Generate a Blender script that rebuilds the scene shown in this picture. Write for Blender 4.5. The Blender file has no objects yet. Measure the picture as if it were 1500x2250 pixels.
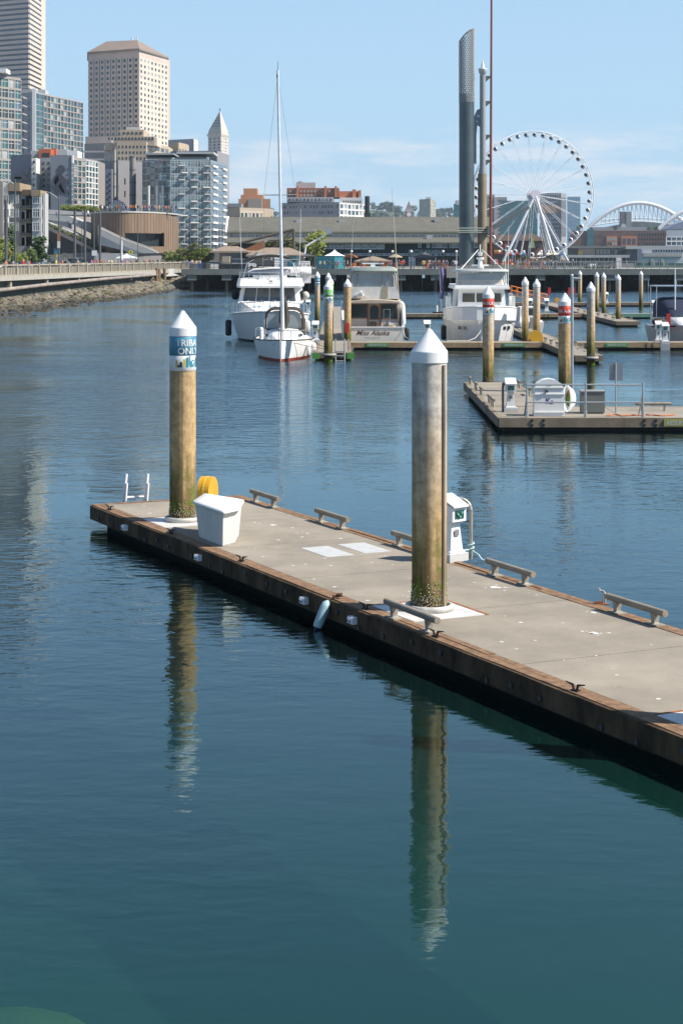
import bpy, math, random
from mathutils import Vector, Matrix
random.seed(7)
PI = math.pi
SC = bpy.context.scene
COL = SC.collection
# ------------------------------------------------------------------ camera
F = 4000.0; CX = 750.0; HY = 564.0; CH = 6.4      # pixels of focal length, principal column, horizon row, eye height (m)
cd = bpy.data.cameras.new('camera'); cam = bpy.data.objects.new('camera', cd); COL.objects.link(cam)
cam.location = (0, 0, CH); cam.rotation_euler = (PI/2, 0, 0)
cd.sensor_fit = 'VERTICAL'; cd.sensor_height = 36; cd.sensor_width = 24
cd.lens = F/2250*36; cd.shift_y = -(1125-HY)/2250; cd.clip_start = .5; cd.clip_end = 30000
SC.camera = cam
# ------------------------------------------------------------------ sky and sun
SUN_AZ, SUN_EL = math.radians(103), math.radians(47)
w = bpy.data.worlds.new('World'); SC.world = w; w.use_nodes = True
nt = w.node_tree; N = nt.nodes; L = nt.links; N.clear()
out = N.new('ShaderNodeOutputWorld'); bg = N.new('ShaderNodeBackground'); bg.inputs[1].default_value = .1
sky = N.new('ShaderNodeTexSky'); sky.sky_type = 'NISHITA'; sky.sun_disc = False
sky.sun_elevation = SUN_EL; sky.sun_rotation = SUN_AZ; sky.altitude = 700; sky.air_density = 1.0; sky.dust_density = .1; sky.ozone_density = 2.5
tc = N.new('ShaderNodeTexCoord'); mp = N.new('ShaderNodeMapping'); mp.inputs['Scale'].default_value = (7, 7, 42)
nz = N.new('ShaderNodeTexNoise'); nz.inputs['Scale'].default_value = 1.7; nz.inputs['Detail'].default_value = 7; nz.inputs['Roughness'].default_value = .62
sep = N.new('ShaderNodeSeparateXYZ')
band = N.new('ShaderNodeValToRGB'); e = band.color_ramp.elements
e[0].position = .012; e[0].color = (.2,)*3+(1,); e[1].position = .074; e[1].color = (0, 0, 0, 1)
q = band.color_ramp.elements.new(.035); q.color = (.9,)*3+(1,)
q = band.color_ramp.elements.new(.062); q.color = (1,)*3+(1,)
cr = N.new('ShaderNodeValToRGB'); cr.color_ramp.elements[0].position = .43; cr.color_ramp.elements[1].position = .60
mu = N.new('ShaderNodeMath'); mu.operation = 'MULTIPLY'; mu2 = N.new('ShaderNodeMath'); mu2.operation = 'MULTIPLY'; mu2.inputs[1].default_value = .7
mx = N.new('ShaderNodeMixRGB'); mx.inputs[2].default_value = (5.9, 6.05, 6.4, 1)
L.new(tc.outputs['Generated'], mp.inputs['Vector']); L.new(mp.outputs[0], nz.inputs['Vector'])
L.new(tc.outputs['Generated'], sep.inputs[0]); L.new(sep.outputs['Z'], band.inputs[0])
L.new(nz.outputs['Fac'], cr.inputs[0]); L.new(cr.outputs[0], mu.inputs[0]); L.new(band.outputs[0], mu.inputs[1])
L.new(mu.outputs[0], mu2.inputs[0]); L.new(mu2.outputs[0], mx.inputs[0])
hz = N.new('ShaderNodeMixRGB'); hz.inputs[2].default_value = (2.9, 4.55, 6.15, 1)      # pale summer haze thickening evenly towards the whole horizon
hr = N.new('ShaderNodeMapRange'); hr.interpolation_type = 'SMOOTHSTEP'; hr.inputs[1].default_value = 0; hr.inputs[2].default_value = .42; hr.inputs[3].default_value = .88; hr.inputs[4].default_value = .0
L.new(sep.outputs['Z'], hr.inputs[0]); L.new(hr.outputs[0], hz.inputs[0]); L.new(sky.outputs[0], hz.inputs[1]); L.new(hz.outputs[0], mx.inputs[1])
L.new(mx.outputs[0], bg.inputs[0]); L.new(bg.outputs[0], out.inputs[0])
sd = bpy.data.lights.new('sun', 'SUN'); sd.energy = 5.0; sd.angle = math.radians(.53); sd.color = (1, .94, .84)
sun = bpy.data.objects.new('sun', sd); COL.objects.link(sun); sun.location = (300, -100, 400)
sv = Vector((math.sin(SUN_AZ)*math.cos(SUN_EL), math.cos(SUN_AZ)*math.cos(SUN_EL), math.sin(SUN_EL)))
sun.rotation_euler = sv.to_track_quat('Z', 'Y').to_euler()
SC.view_settings.view_transform = 'Standard'; SC.view_settings.look = 'None'; SC.view_settings.exposure = .62; SC.view_settings.gamma = 1
SC.render.engine = 'CYCLES'; SC.cycles.use_denoising = True; SC.cycles.max_bounces = 6; SC.cycles.caustics_reflective = False; SC.cycles.caustics_refractive = False
SC.cycles.sample_clamp_indirect = 4

# ------------------------------------------------------------------ helpers
def at(px, d, z=None, py=None):
    "pixel column at distance d -> world; z given or from the pixel row"
    if z is None: z = CH-(py-HY)/F*d
    return Vector(((px-CX)/F*d, d, z))
def gd(py, z): return F*(CH-z)/(py-HY)          # distance of a point of height z seen in row py
def gp(px, py, z): return at(px, gd(py, z), z)
def zz(py, d): return CH-(py-HY)/F*d

MATS = {}
def mat(name, col, rough=.6, metal=0., var=.12, scale=3., bump=0., bscale=30., spec=.5, stretch=None, coat=0., emit=None):
    if name in MATS: return MATS[name]
    m = bpy.data.materials.new(name); m.use_nodes = True; t = m.node_tree; n = t.nodes; l = t.links
    b = n['Principled BSDF']; b.inputs['Roughness'].default_value = rough; b.inputs['Metallic'].default_value = metal
    b.inputs['Specular IOR Level'].default_value = spec
    if coat: b.inputs['Coat Weight'].default_value = coat
    c = n.new('ShaderNodeTexCoord'); v = c.outputs['Object']
    if stretch:
        g = n.new('ShaderNodeMapping'); g.inputs['Scale'].default_value = stretch; l.new(v, g.inputs[0]); v = g.outputs[0]
    z = n.new('ShaderNodeTexNoise'); z.inputs['Scale'].default_value = scale; z.inputs['Detail'].default_value = 5; z.inputs['Roughness'].default_value = .65
    l.new(v, z.inputs['Vector'])
    r = n.new('ShaderNodeValToRGB'); e = r.color_ramp.elements; e[0].position = .3; e[1].position = .7
    e[0].color = tuple(x*(1-var) for x in col)+(1,); e[1].color = tuple(min(1, x*(1+var)) for x in col)+(1,)
    l.new(z.outputs['Fac'], r.inputs[0]); l.new(r.outputs[0], b.inputs['Base Color'])
    if bump:
        z2 = n.new('ShaderNodeTexNoise'); z2.inputs['Scale'].default_value = bscale; z2.inputs['Detail'].default_value = 4; l.new(v, z2.inputs['Vector'])
        bp = n.new('ShaderNodeBump'); bp.inputs['Strength'].default_value = .6; bp.inputs['Distance'].default_value = bump
        l.new(z2.outputs['Fac'], bp.inputs['Height']); l.new(bp.outputs[0], b.inputs['Normal'])
    MATS[name] = m; return m

class MB:
    def __init__(s): s.v = []; s.f = []; s.m = []; s.s = []
    def add(s, vs, fs, m=0, sm=False):
        o = len(s.v); s.v += [tuple(x) for x in vs]
        for f in fs: s.f.append(tuple(i+o for i in f)); s.m.append(m); s.s.append(sm)
        return s
    def box(s, x0, x1, y0, y1, z0, z1, m=0):
        return s.add([(x0,y0,z0),(x1,y0,z0),(x1,y1,z0),(x0,y1,z0),(x0,y0,z1),(x1,y0,z1),(x1,y1,z1),(x0,y1,z1)],
                     [(0,3,2,1),(4,5,6,7),(0,1,5,4),(1,2,6,5),(2,3,7,6),(3,0,4,7)], m)
    def ob(s, c, a, b, h, m=0):
        "oriented box: centre of base c, half vectors a and b, height vector h"
        c, a, b, h = Vector(c), Vector(a), Vector(b), Vector(h)
        p = [c-a-b, c+a-b, c+a+b, c-a+b]
        return s.add(p+[x+h for x in p], [(0,3,2,1),(4,5,6,7),(0,1,5,4),(1,2,6,5),(2,3,7,6),(3,0,4,7)], m)
    def tube(s, p, q, r0, r1=None, n=8, m=0, cap=True, sm=True):
        p, q = Vector(p), Vector(q); d = q-p
        if d.length < 1e-6: return s
        r1 = r0 if r1 is None else r1
        d.normalize(); x = d.orthogonal().normalized(); y = d.cross(x); vs = []
        for c, r in ((p, r0), (q, r1)):
            for i in range(n):
                a = 2*PI*i/n; vs.append(c+(x*math.cos(a)+y*math.sin(a))*r)
        s.add(vs, [(i, (i+1) % n, n+(i+1) % n, n+i) for i in range(n)], m, sm)
        if cap: s.add(vs[:n], [tuple(range(n-1, -1, -1))], m); s.add(vs[n:], [tuple(range(n))], m)
        return s
    def path(s, pts, r, n=6, m=0):
        for a, b in zip(pts, pts[1:]): s.tube(a, b, r, r, n, m)
        return s
    def lathe(s, prof, c=(0, 0, 0), n=24, m=0, sm=True, a0=0, a1=2*PI):
        c = Vector(c); full = abs(a1-a0-2*PI) < 1e-6; k = n if full else n+1; vs = []
        for r, z in prof:
            for i in range(k):
                a = a0+(a1-a0)*i/n; vs.append(c+Vector((r*math.cos(a), r*math.sin(a), z)))
        fs = []
        for j in range(len(prof)-1):
            for i in range(n):
                i2 = (i+1) % k; fs.append((j*k+i, j*k+i2, (j+1)*k+i2, (j+1)*k+i))
        return s.add(vs, fs, m, sm)
    def prism(s, poly, z0, z1, m=0, mt=None):
        n = len(poly); vs = [(p[0], p[1], z0) for p in poly]+[(p[0], p[1], z1) for p in poly]
        s.add(vs, [(i, (i+1) % n, n+(i+1) % n, n+i) for i in range(n)], m)
        s.add(vs[:n], [tuple(range(n-1, -1, -1))], m); s.add(vs[n:], [tuple(range(n))], m if mt is None else mt)
        return s
    def extr(s, poly, vec, m=0):
        n = len(poly); vec = Vector(vec); vs = [Vector(p) for p in poly]; vs += [p+vec for p in vs]
        s.add(vs, [(i, (i+1) % n, n+(i+1) % n, n+i) for i in range(n)], m)
        return s.add(vs[:n], [tuple(range(n-1, -1, -1))], m).add(vs[n:], [tuple(range(n))], m)
    def loft(s, rings, m=0, sm=True, closed=True, cap=True):
        n = len(rings[0]); vs = [p for r in rings for p in r]; fs = []
        for j in range(len(rings)-1):
            for i in range(n if closed else n-1):
                i2 = (i+1) % n; fs.append((j*n+i, j*n+i2, (j+1)*n+i2, (j+1)*n+i))
        s.add(vs, fs, m, sm)
        if cap: s.add(rings[0], [tuple(range(n-1, -1, -1))], m); s.add(rings[-1], [tuple(range(n))], m)
        return s
    def ball(s, c, rx, ry=None, rz=None, n=10, k=6, m=0):
        ry = ry or rx; rz = rz or rx; c = Vector(c); vs = []
        for j in range(k+1):
            b = -PI/2+PI*j/k
            for i in range(n):
                a = 2*PI*i/n; vs.append(c+Vector((rx*math.cos(a)*math.cos(b), ry*math.sin(a)*math.cos(b), rz*math.sin(b))))
        return s.add(vs, [(j*n+i, j*n+(i+1) % n, (j+1)*n+(i+1) % n, (j+1)*n+i) for j in range(k) for i in range(n)], m, True)
    def mesh(s, name, mats, org=(0, 0, 0)):
        me = bpy.data.meshes.new(name); ox, oy, oz = org
        me.from_pydata([(x-ox, y-oy, z-oz) for x, y, z in s.v], [], s.f)
        for x in (mats if isinstance(mats, (list, tuple)) else [mats]): me.materials.append(x)
        me.polygons.foreach_set('material_index', s.m); me.polygons.foreach_set('use_smooth', s.s); me.update()
        return me
    def build(s, name, mats, parent=None, local=False, **k):
        org = (0, 0, 0) if (local or parent is None) else ORG.get(parent.name, (0, 0, 0))
        o = link(name, s.mesh(name, mats, org), parent); 
        if parent is not None: ORG[o.name] = org
        if k: tag(o, **k)
        return o
ORG = {}
def link(name, data, parent=None, loc=None, rot=None):
    o = bpy.data.objects.new(name, data); COL.objects.link(o)
    if parent is not None: o.parent = parent
    if loc is not None: o.location = loc
    if rot is not None: o.rotation_euler = rot
    return o
def tag(o, label=None, cat=None, group=None, kind=None):
    if label: o['label'] = label
    if cat: o['category'] = cat
    if group: o['group'] = group
    if kind: o['kind'] = kind
    return o
def thing(name, label, cat, loc=(0, 0, 0), group=None, rz=0):
    o = link(name, None, None, loc, (0, 0, rz)); o.empty_display_size = .5
    ORG[o.name] = tuple(loc); return tag(o, label, cat, group)
def solo(mb, name, mats, label, cat, loc=None, group=None):
    "a thing that is one mesh; verts are world, origin moved to loc"
    loc = tuple(loc) if loc is not None else (0, 0, 0)
    o = link(name, mb.mesh(name, mats, loc), None, loc); return tag(o, label, cat, group)
def copy_tree(o, parent=None):
    c = o.copy(); COL.objects.link(c); c.parent = parent
    for ch in list(o.children): copy_tree(ch, c)
    return c
def struct(mb, name, mats): 
    o = link(name, mb.mesh(name, mats)); o['kind'] = 'structure'; return o
TXT = {}
def text(s, size, off=0., shear=0., align='CENTER', space=1.):
    "verts (x right, y up, z 0) and faces of a line of lettering"
    cu = bpy.data.curves.new('t', 'FONT'); cu.body = s; cu.size = size; cu.offset = off; cu.shear = shear; cu.align_x = align; cu.space_character = space; cu.resolution_u = 3
    o = bpy.data.objects.new('t', cu); COL.objects.link(o); bpy.context.view_layer.update()
    me = bpy.data.meshes.new_from_object(o.evaluated_get(bpy.context.evaluated_depsgraph_get()))
    v = [tuple(x.co) for x in me.vertices]; f = [tuple(p.vertices) for p in me.polygons]
    bpy.data.objects.remove(o); bpy.data.curves.remove(cu); bpy.data.meshes.remove(me)
    return v, f
# ------------------------------------------------------------------ common materials
WHITE = mat('white_gelcoat', (.82, .81, .78), .35, var=.05, scale=1.2)
WHITE2 = mat('white_paint', (.78, .78, .76), .5, var=.08, scale=2)
GALV = mat('galvanised_steel', (.42, .44, .45), .45, .7, var=.15, scale=12)
STEEL = mat('stainless_steel', (.6, .6, .6), .25, .9, var=.05)
DARK = mat('dark_metal', (.03, .033, .035), .5, .2)
BLACK = mat('black_rubber', (.012, .012, .012), .7)
GLASS = mat('window_glass', (.02, .03, .035), .06, spec=.8, var=.2, scale=.3)
GLASSB = mat('blue_window_glass', (.05, .09, .11), .08, spec=1., var=.3, scale=.2)
BLIND = mat('window_with_blind', (.32, .34, .33), .3, var=.25, scale=.4)
CONC = mat('concrete', (.36, .34, .3), .85, var=.16, scale=.8, bump=.003, bscale=60)
CONCD = mat('dark_concrete', (.12, .115, .1), .9, var=.3, scale=.6)
# ------------------------------------------------------------------ water, sea bed and land
def water_mat():
    m = bpy.data.materials.new('sea_water'); m.use_nodes = True; t = m.node_tree; n = t.nodes; l = t.links; n.clear()
    o = n.new('ShaderNodeOutputMaterial'); c = n.new('ShaderNodeTexCoord')
    def noise(sc, det, mapscale, rough=.55):
        g = n.new('ShaderNodeMapping'); g.inputs['Scale'].default_value = mapscale; g.inputs['Rotation'].default_value = (0, 0, .35); l.new(c.outputs['Object'], g.inputs[0])
        z = n.new('ShaderNodeTexNoise'); z.inputs['Scale'].default_value = sc; z.inputs['Detail'].default_value = det; z.inputs['Roughness'].default_value = rough
        l.new(g.outputs[0], z.inputs['Vector']); return z.outputs['Fac']
    def math_(op, a, b):
        x = n.new('ShaderNodeMath'); x.operation = op
        for i, y in enumerate((a, b)):
            if isinstance(y, (int, float)): x.inputs[i].default_value = y
            else: l.new(y, x.inputs[i])
        return x.outputs[0]
    patch = n.new('ShaderNodeMapRange'); patch.inputs[1].default_value = .41; patch.inputs[2].default_value = .58; patch.inputs[3].default_value = .22; patch.inputs[4].default_value = 1.12
    l.new(noise(.06, 3, (.8, .6, 1)), patch.inputs[0])
    sp = n.new('ShaderNodeSeparateXYZ'); l.new(c.outputs['Object'], sp.inputs[0])          # the basin is more sheltered close in, under the quay
    ex = n.new('ShaderNodeMapRange'); ex.inputs[1].default_value = 16; ex.inputs[2].default_value = 120; ex.inputs[3].default_value = .4; ex.inputs[4].default_value = 3.4; l.new(sp.outputs['Y'], ex.inputs[0])
    h1 = math_('MULTIPLY', noise(4.0, 3, (.7, 1.2, 1), .5), .017)
    h2 = math_('MULTIPLY', noise(1.3, 2, (.7, 1.2, 1)), .036)
    h3 = math_('MULTIPLY', noise(.3, 2, (.8, 1.1, 1)), .022)
    hs = math_('ADD', math_('MULTIPLY', math_('ADD', h1, h2), math_('MULTIPLY', patch.outputs[0], ex.outputs[0])), math_('MULTIPLY', h3, ex.outputs[0]))
    bp = n.new('ShaderNodeBump'); bp.inputs['Strength'].default_value = 1; bp.inputs['Distance'].default_value = 1.; l.new(hs, bp.inputs['Height'])
    fr = n.new('ShaderNodeFresnel'); fr.inputs['IOR'].default_value = 1.45; bf = n.new('ShaderNodeBump'); bf.inputs['Strength'].default_value = 1; bf.inputs['Distance'].default_value = .1; l.new(hs, bf.inputs['Height']); l.new(bf.outputs[0], fr.inputs['Normal'])
    gl = n.new('ShaderNodeBsdfGlossy'); gl.inputs['Roughness'].default_value = .04; gl.inputs['Color'].default_value = (.76, .92, .98, 1); l.new(bp.outputs[0], gl.inputs['Normal'])
    df = n.new('ShaderNodeBsdfDiffuse'); sh = n.new('ShaderNodeMapRange'); sh.inputs[1].default_value = 29; sh.inputs[2].default_value = 14.5; l.new(sp.outputs['Y'], sh.inputs[0])   # siltier, greener water over the shallows by the quay
    dc = n.new('ShaderNodeMixRGB'); dc.inputs[1].default_value = (.003, .011, .012, 1); dc.inputs[2].default_value = (.010, .076, .056, 1); l.new(sh.outputs[0], dc.inputs[0]); l.new(dc.outputs[0], df.inputs['Color'])
    tr = n.new('ShaderNodeBsdfTransparent'); tr.inputs['Color'].default_value = (.35, .62, .55, 1)
    m1 = n.new('ShaderNodeMixShader'); m1.inputs[0].default_value = .6; l.new(df.outputs[0], m1.inputs[1]); l.new(tr.outputs[0], m1.inputs[2])
    m2 = n.new('ShaderNodeMixShader'); l.new(fr.outputs[0], m2.inputs[0]); l.new(m1.outputs[0], m2.inputs[1]); l.new(gl.outputs[0], m2.inputs[2])
    l.new(m2.outputs[0], o.inputs[0]); return m
mb = MB(); mb.add([(-9000, -60, 0), (9000, -60, 0), (9000, 16000, 0), (-9000, 16000, 0)], [(0, 1, 2, 3)]); struct(mb, 'water', water_mat())
mb = MB(); mb.add([(-9000, -60, -5), (9000, -60, -5), (9000, 16000, -5), (-9000, 16000, -5)], [(0, 1, 2, 3)]); struct(mb, 'seabed', mat('seabed_silt', (.03, .05, .04), 1, var=.3, scale=.3))
# ------------------------------------------------------------------ the near floating dock
O2 = Vector((-5.87, 43.3, 0)); U = Vector((.436, -.9, 0)).normalized(); V = Vector((-U.y, U.x, 0)); DZ = .5; DW = 3.74
def D(u, v, z=DZ): return O2+U*u+V*v+Vector((0, 0, z))
def dl(px, py, z=DZ):
    p = gp(px, py, z)-O2; return p.x*U.x+p.y*U.y, p.x*V.x+p.y*V.y
def deck_mat():
    m = mat('deck_concrete', (.27, .235, .185), .9, var=.16, scale=.9, bump=.004, bscale=90)
    t = m.node_tree; n = t.nodes; l = t.links; b = n['Principled BSDF']; src = b.inputs['Base Color'].links[0].from_socket
    z = n.new('ShaderNodeTexNoise'); z.inputs['Scale'].default_value = 70; z.inputs['Detail'].default_value = 3; l.new(n['Texture Coordinate'].outputs['Object'], z.inputs['Vector'])
    r = n.new('ShaderNodeMapRange'); r.inputs[1].default_value = .3; r.inputs[2].default_value = .7; r.inputs[3].default_value = .76; r.inputs[4].default_value = 1.22; l.new(z.outputs['Fac'], r.inputs[0])
    z3 = n.new('ShaderNodeTexNoise'); z3.inputs['Scale'].default_value = .35; z3.inputs['Detail'].default_value = 8; z3.inputs['Roughness'].default_value = .72; l.new(n['Texture Coordinate'].outputs['Object'], z3.inputs['Vector'])
    r3_ = n.new('ShaderNodeMapRange'); r3_.inputs[1].default_value = .36; r3_.inputs[2].default_value = .6; r3_.inputs[3].default_value = .80; r3_.inputs[4].default_value = 1.06; l.new(z3.outputs['Fac'], r3_.inputs[0])
    x3 = n.new('ShaderNodeMixRGB'); x3.blend_type = 'MULTIPLY'; x3.inputs[0].default_value = 1; l.new(src, x3.inputs[1]); l.new(r3_.outputs[0], x3.inputs[2]); src = x3.outputs[0]
    x = n.new('ShaderNodeMixRGB'); x.blend_type = 'MULTIPLY'; x.inputs[0].default_value = 1; l.new(src, x.inputs[1]); l.new(r.outputs[0], x.inputs[2]); l.new(x.outputs[0], b.inputs['Base Color'])
    return m
DECK = deck_mat()
RIM = mat('weathered_rim_timber', (.20, .115, .06), .85, var=.5, scale=2.2, bump=.01, bscale=12, stretch=(3, 3, 8))
RIMD = mat('wet_waler_timber', (.068, .045, .026), .9, var=.75, scale=2.2, bump=.012, bscale=9, stretch=(1, 1, .45), spec=.2)
RAILT = mat('bull_rail_timber', (.25, .215, .165), .85, var=.25, scale=3, bump=.003, bscale=25)
def dock_box(mb, u0, u1, v0, v1, z0, z1, m=0):
    c = (D(u0, v0, z0)+D(u1, v1, z0))/2; return mb.ob(c, U*(u1-u0)/2, V*(v1-v0)/2, (0, 0, z1-z0), m)
dock = thing('floating_dock', 'long concrete decked floating dock with timber edges and two tall white capped piles', 'dock', D(0, 0, 0))
joints = [.12, 3.42, 7.32, 11.15, 15.05, 18.95, 22.85, 26.75, 30.65, 34.5]
for a, b in zip(joints, joints[1:]):
    mb = MB(); dock_box(mb, a+.014, b-.014, .24, DW-.22, .3, DZ); mb.build('concrete_slab', DECK, dock)
mb = MB(); dock_box(mb, .3, 34, .22, DW-.2, -.6, .295); mb.build('float', mat('float_hull', (.02, .02, .018), .9), dock)
def plank_row(v0, v1, z0, z1, name, m, jit=.0, u0=0., step=(2.4, 4.)):
    u = u0
    while u < 34.5:
        s = random.uniform(*step); j = random.uniform(-jit, jit); mb = MB()
        # edges chewed a little along the length
        k = 7; us = [u+.004+(s-.008)*i/k for i in range(k+1)]; rings = []
        for x in us:
            q = random.uniform(-jit, jit)*.6
            rings.append([D(x, v0+q, z0), D(x, v1, z0), D(x, v1, z1+j), D(x, v0+q, z1+j+q*.4)])
        mb.loft(rings, sm=False); mb.build(name, m, dock); u += s
plank_row(-.05, .10, .40, .512, 'rim_plank', RIM, .012); plank_row(.104, .232, .42, .506, 'rim_plank', RIM, .008, .0, (2, 3))
plank_row(DW-.212, DW-.09, .42, .506, 'rim_plank', RIM, .008); plank_row(DW-.086, DW+.05, .38, .512, 'rim_plank', RIM, .012)
plank_row(-.11, -.055, .17, .49, 'waler_plank', RIMD, .006, 0, (4, 6)); plank_row(DW+.055, DW+.11, .13, .49, 'waler_plank', RIMD, .006, 0, (4, 6))
mb = MB(); dock_box(mb, -.06, .11, -.04, DW+.04, .14, .508); mb.build('end_plank', RIM, dock)
# dark bolt plates on the waler
bolt = MB(); bolt.tube((-.02, 0, 0), (.02, 0, 0), .045, n=8)
bm_ = bolt.mesh('bolt_plate', DARK); ang = math.atan2(U.y, U.x)+PI/2
bq = random.Random(9)
for i in range(34):
    u = .7+i*.98+bq.uniform(-.3, .3); p = D(u, -.118, bq.uniform(.21, .38))-O2
    link('bolt_plate', bm_, dock, p, (0, 0, ang))
# bull rails
def bull_rail(u, v, ln=1.9):
    r = MB(); r.tube(D(u-ln/2, v, DZ+.235), D(u+ln/2, v, DZ+.225), .056, n=12); o = r.build('bull_rail', RAILT, dock)
    for s in (-1, 1):
        f = MB(); c = D(u+s*(ln/2-.28), v)
        f.loft([[c+U*x*k+V*y*k+Vector((0, 0, z)) for x, y in ((-1, -1), (1, -1), (1, 1), (-1, 1))] for z, k in ((.012, .06), (.05, .042), (.19, .055))], sm=False)
        f.ob(c+Vector((0, 0, .003)), U*.16, V*.09, (0, 0, .022)); g = f.build('rail_foot', mat('cast_foot', (.3, .27, .22), .7, var=.3, scale=9), o)
for a, b in (((578, 1100), (624, 1116)), ((727, 1144), (778, 1162)), ((1112, 1258), (1186, 1287)), ((1372, 1344), (1462, 1372))):
    ua, va = dl(*a); ub, vb = dl(*b); bull_rail((ua+ub)/2, DW-.10, 1.62)
ua, va = dl(905, 1200); bull_rail(ua+.55, DW-.1); bull_rail(dl(856, 1352)[0]+.85, .12, 1.75)
# cleats on the left edge
CLEAT = mat('black_cleat_iron', (.02, .018, .018), .6, .3)
def cleat_mesh():
    m = MB(); m.ob((0, 0, 0), (.06, 0, 0), (0, .04, 0), (0, 0, .012))
    for s in (-1, 1): m.tube((s*.03, 0, .01), (s*.045, 0, .08), .018, .016, 6); m.tube((s*.04, 0, .075), (s*.17, 0, .10), .018, .008, 6)
    return m.mesh('cleat', CLEAT)
CM = cleat_mesh(); da = math.atan2(U.y, U.x)
for px, py in ((254, 1120), (398, 1172), (551, 1232), (973, 1398), (1272, 1518), (820, 1338)):
    u, v = dl(px, py); link('cleat', CM, dock, D(u, .03, DZ+.012)-O2, (0, 0, da+.3))
# small white dock lights on the waler
for px, py in ((296, 1160), (463, 1225), (691, 1320), (797, 1363)):
    u, v = dl(px, py, .3); mb = MB()
    mb.loft([[D(u+x, y, z) for x, z in ((-.09, .26), (.09, .26), (.09, .38), (-.09, .38))] for y in (-.112, -.2)]+[[D(u+x, -.23, z) for x, z in ((-.06, .28), (.06, .28), (.06, .345), (-.06, .345))]], sm=False)
    o = mb.build('dock_light', WHITE2, dock); 
    for s in (-.045, .045): k = MB(); k.ob(D(u+s, -.232, .295), U*.018, V*.004, (0, 0, .035)); k.build('lens', BLACK, o)
# utility hatches, pile plates
HATCH = mat('hatch_plate', (.5, .5, .48), .6, .1, var=.15, scale=6)
for c in ((719, 1212), (800, 1204)):
    u, v = dl(*c); mb = MB(); dock_box(mb, u-.62, u+.62, v-.30, v+.30, DZ-.03, DZ+.006); mb.build('hatch', HATCH, dock)
PLATE = mat('pile_guide_plate', (.62, .6, .57), .5, .1, var=.15, scale=3)
piles_uv = [(3.43, .93), (14.8, .98)]
for u, v in piles_uv+[(22.95, .95)]:
    mb = MB(); dock_box(mb, u-.72, u+.78, v-.70, v+.62, DZ-.02, DZ+.008); o = mb.build('guide_plate', PLATE, dock)
    mb = MB(); c = D(u, v, 0); mb.lathe([(.315, DZ+.01), (.40, DZ+.01), (.405, DZ+.1), (.375, DZ+.115), (.33, DZ+.10), (.315, DZ+.01)], c, 32); mb.build('guide_ring', mat('guide_ring', (.5, .48, .44), .6, .2, var=.25, scale=5), o)
    mb = MB(); dock_box(mb, u-.78, u-.725, v-.7, v+.66, DZ-.02, DZ+.014); dock_box(mb, u-.725, u+.8, v+.625, v+.68, DZ-.02, DZ+.014); mb.build('rusty_trim', mat('rust', (.28, .1, .035), .9, var=.4, scale=8), o)
mb = MB(); rr = random.Random(3)
def splat(u, v, r, st=1):
    if r > .05:
        for k in range(9): splat(u+rr.gauss(0, r*.8)*st, v+rr.gauss(0, r*.55), r*rr.uniform(.08, .3))
        r *= .6
    c = D(u, v, DZ+.004); n = 9; a0 = rr.random()*6
    mb.add([c+U*math.cos(2*PI*i/n)*r*rr.uniform(.5, 1.1)*st+V*math.sin(2*PI*i/n)*r*rr.uniform(.5, 1.1) for i in range(n)], [tuple(range(n))])
for px, py, r, s in ((600, 1154, .12, 1.6), (642, 1160, .05, 1), (653, 1172, .06, 1), (612, 1187, .07, 1), (675, 1172, .05, 1), (663, 1180, .05, 1.2), (748, 1184, .07, 1.3), (1088, 1291, .2, 1.3), (1303, 1391, .13, 1.6), (1303, 1346, .1, 1.5), (726, 1243, .06, 1.4), (714, 1227, .04, 1), (690, 1273, .04, 1), (578, 1223, .04, 1), (643, 1243, .04, 1), (1143, 1368, .05, 1), (1102, 1411, .045, 1), (972, 1396, .06, 1.5), (1337, 1391, .04, 1), (316, 1112, .05, 1), (330, 1128, .05, 1), (560, 1148, .05, 1), (570, 1150, .04, 1), (531, 1110, .05, 1), (560, 1108, .06, 1), (1445, 1536, .045, 1), (816, 1236, .04, 1), (735, 1290, .05, 1), (808, 1320, .05, 1)):
    u, v = dl(px, py); splat(u, v, r, s)
for i in range(55): splat(rr.uniform(.5, 22), rr.uniform(.4, DW-.4), rr.uniform(.012, .035))
mb.build('bird_droppings', mat('bird_lime', (.62, .61, .57), .9, var=.2, scale=20), dock, kind='stuff')

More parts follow.
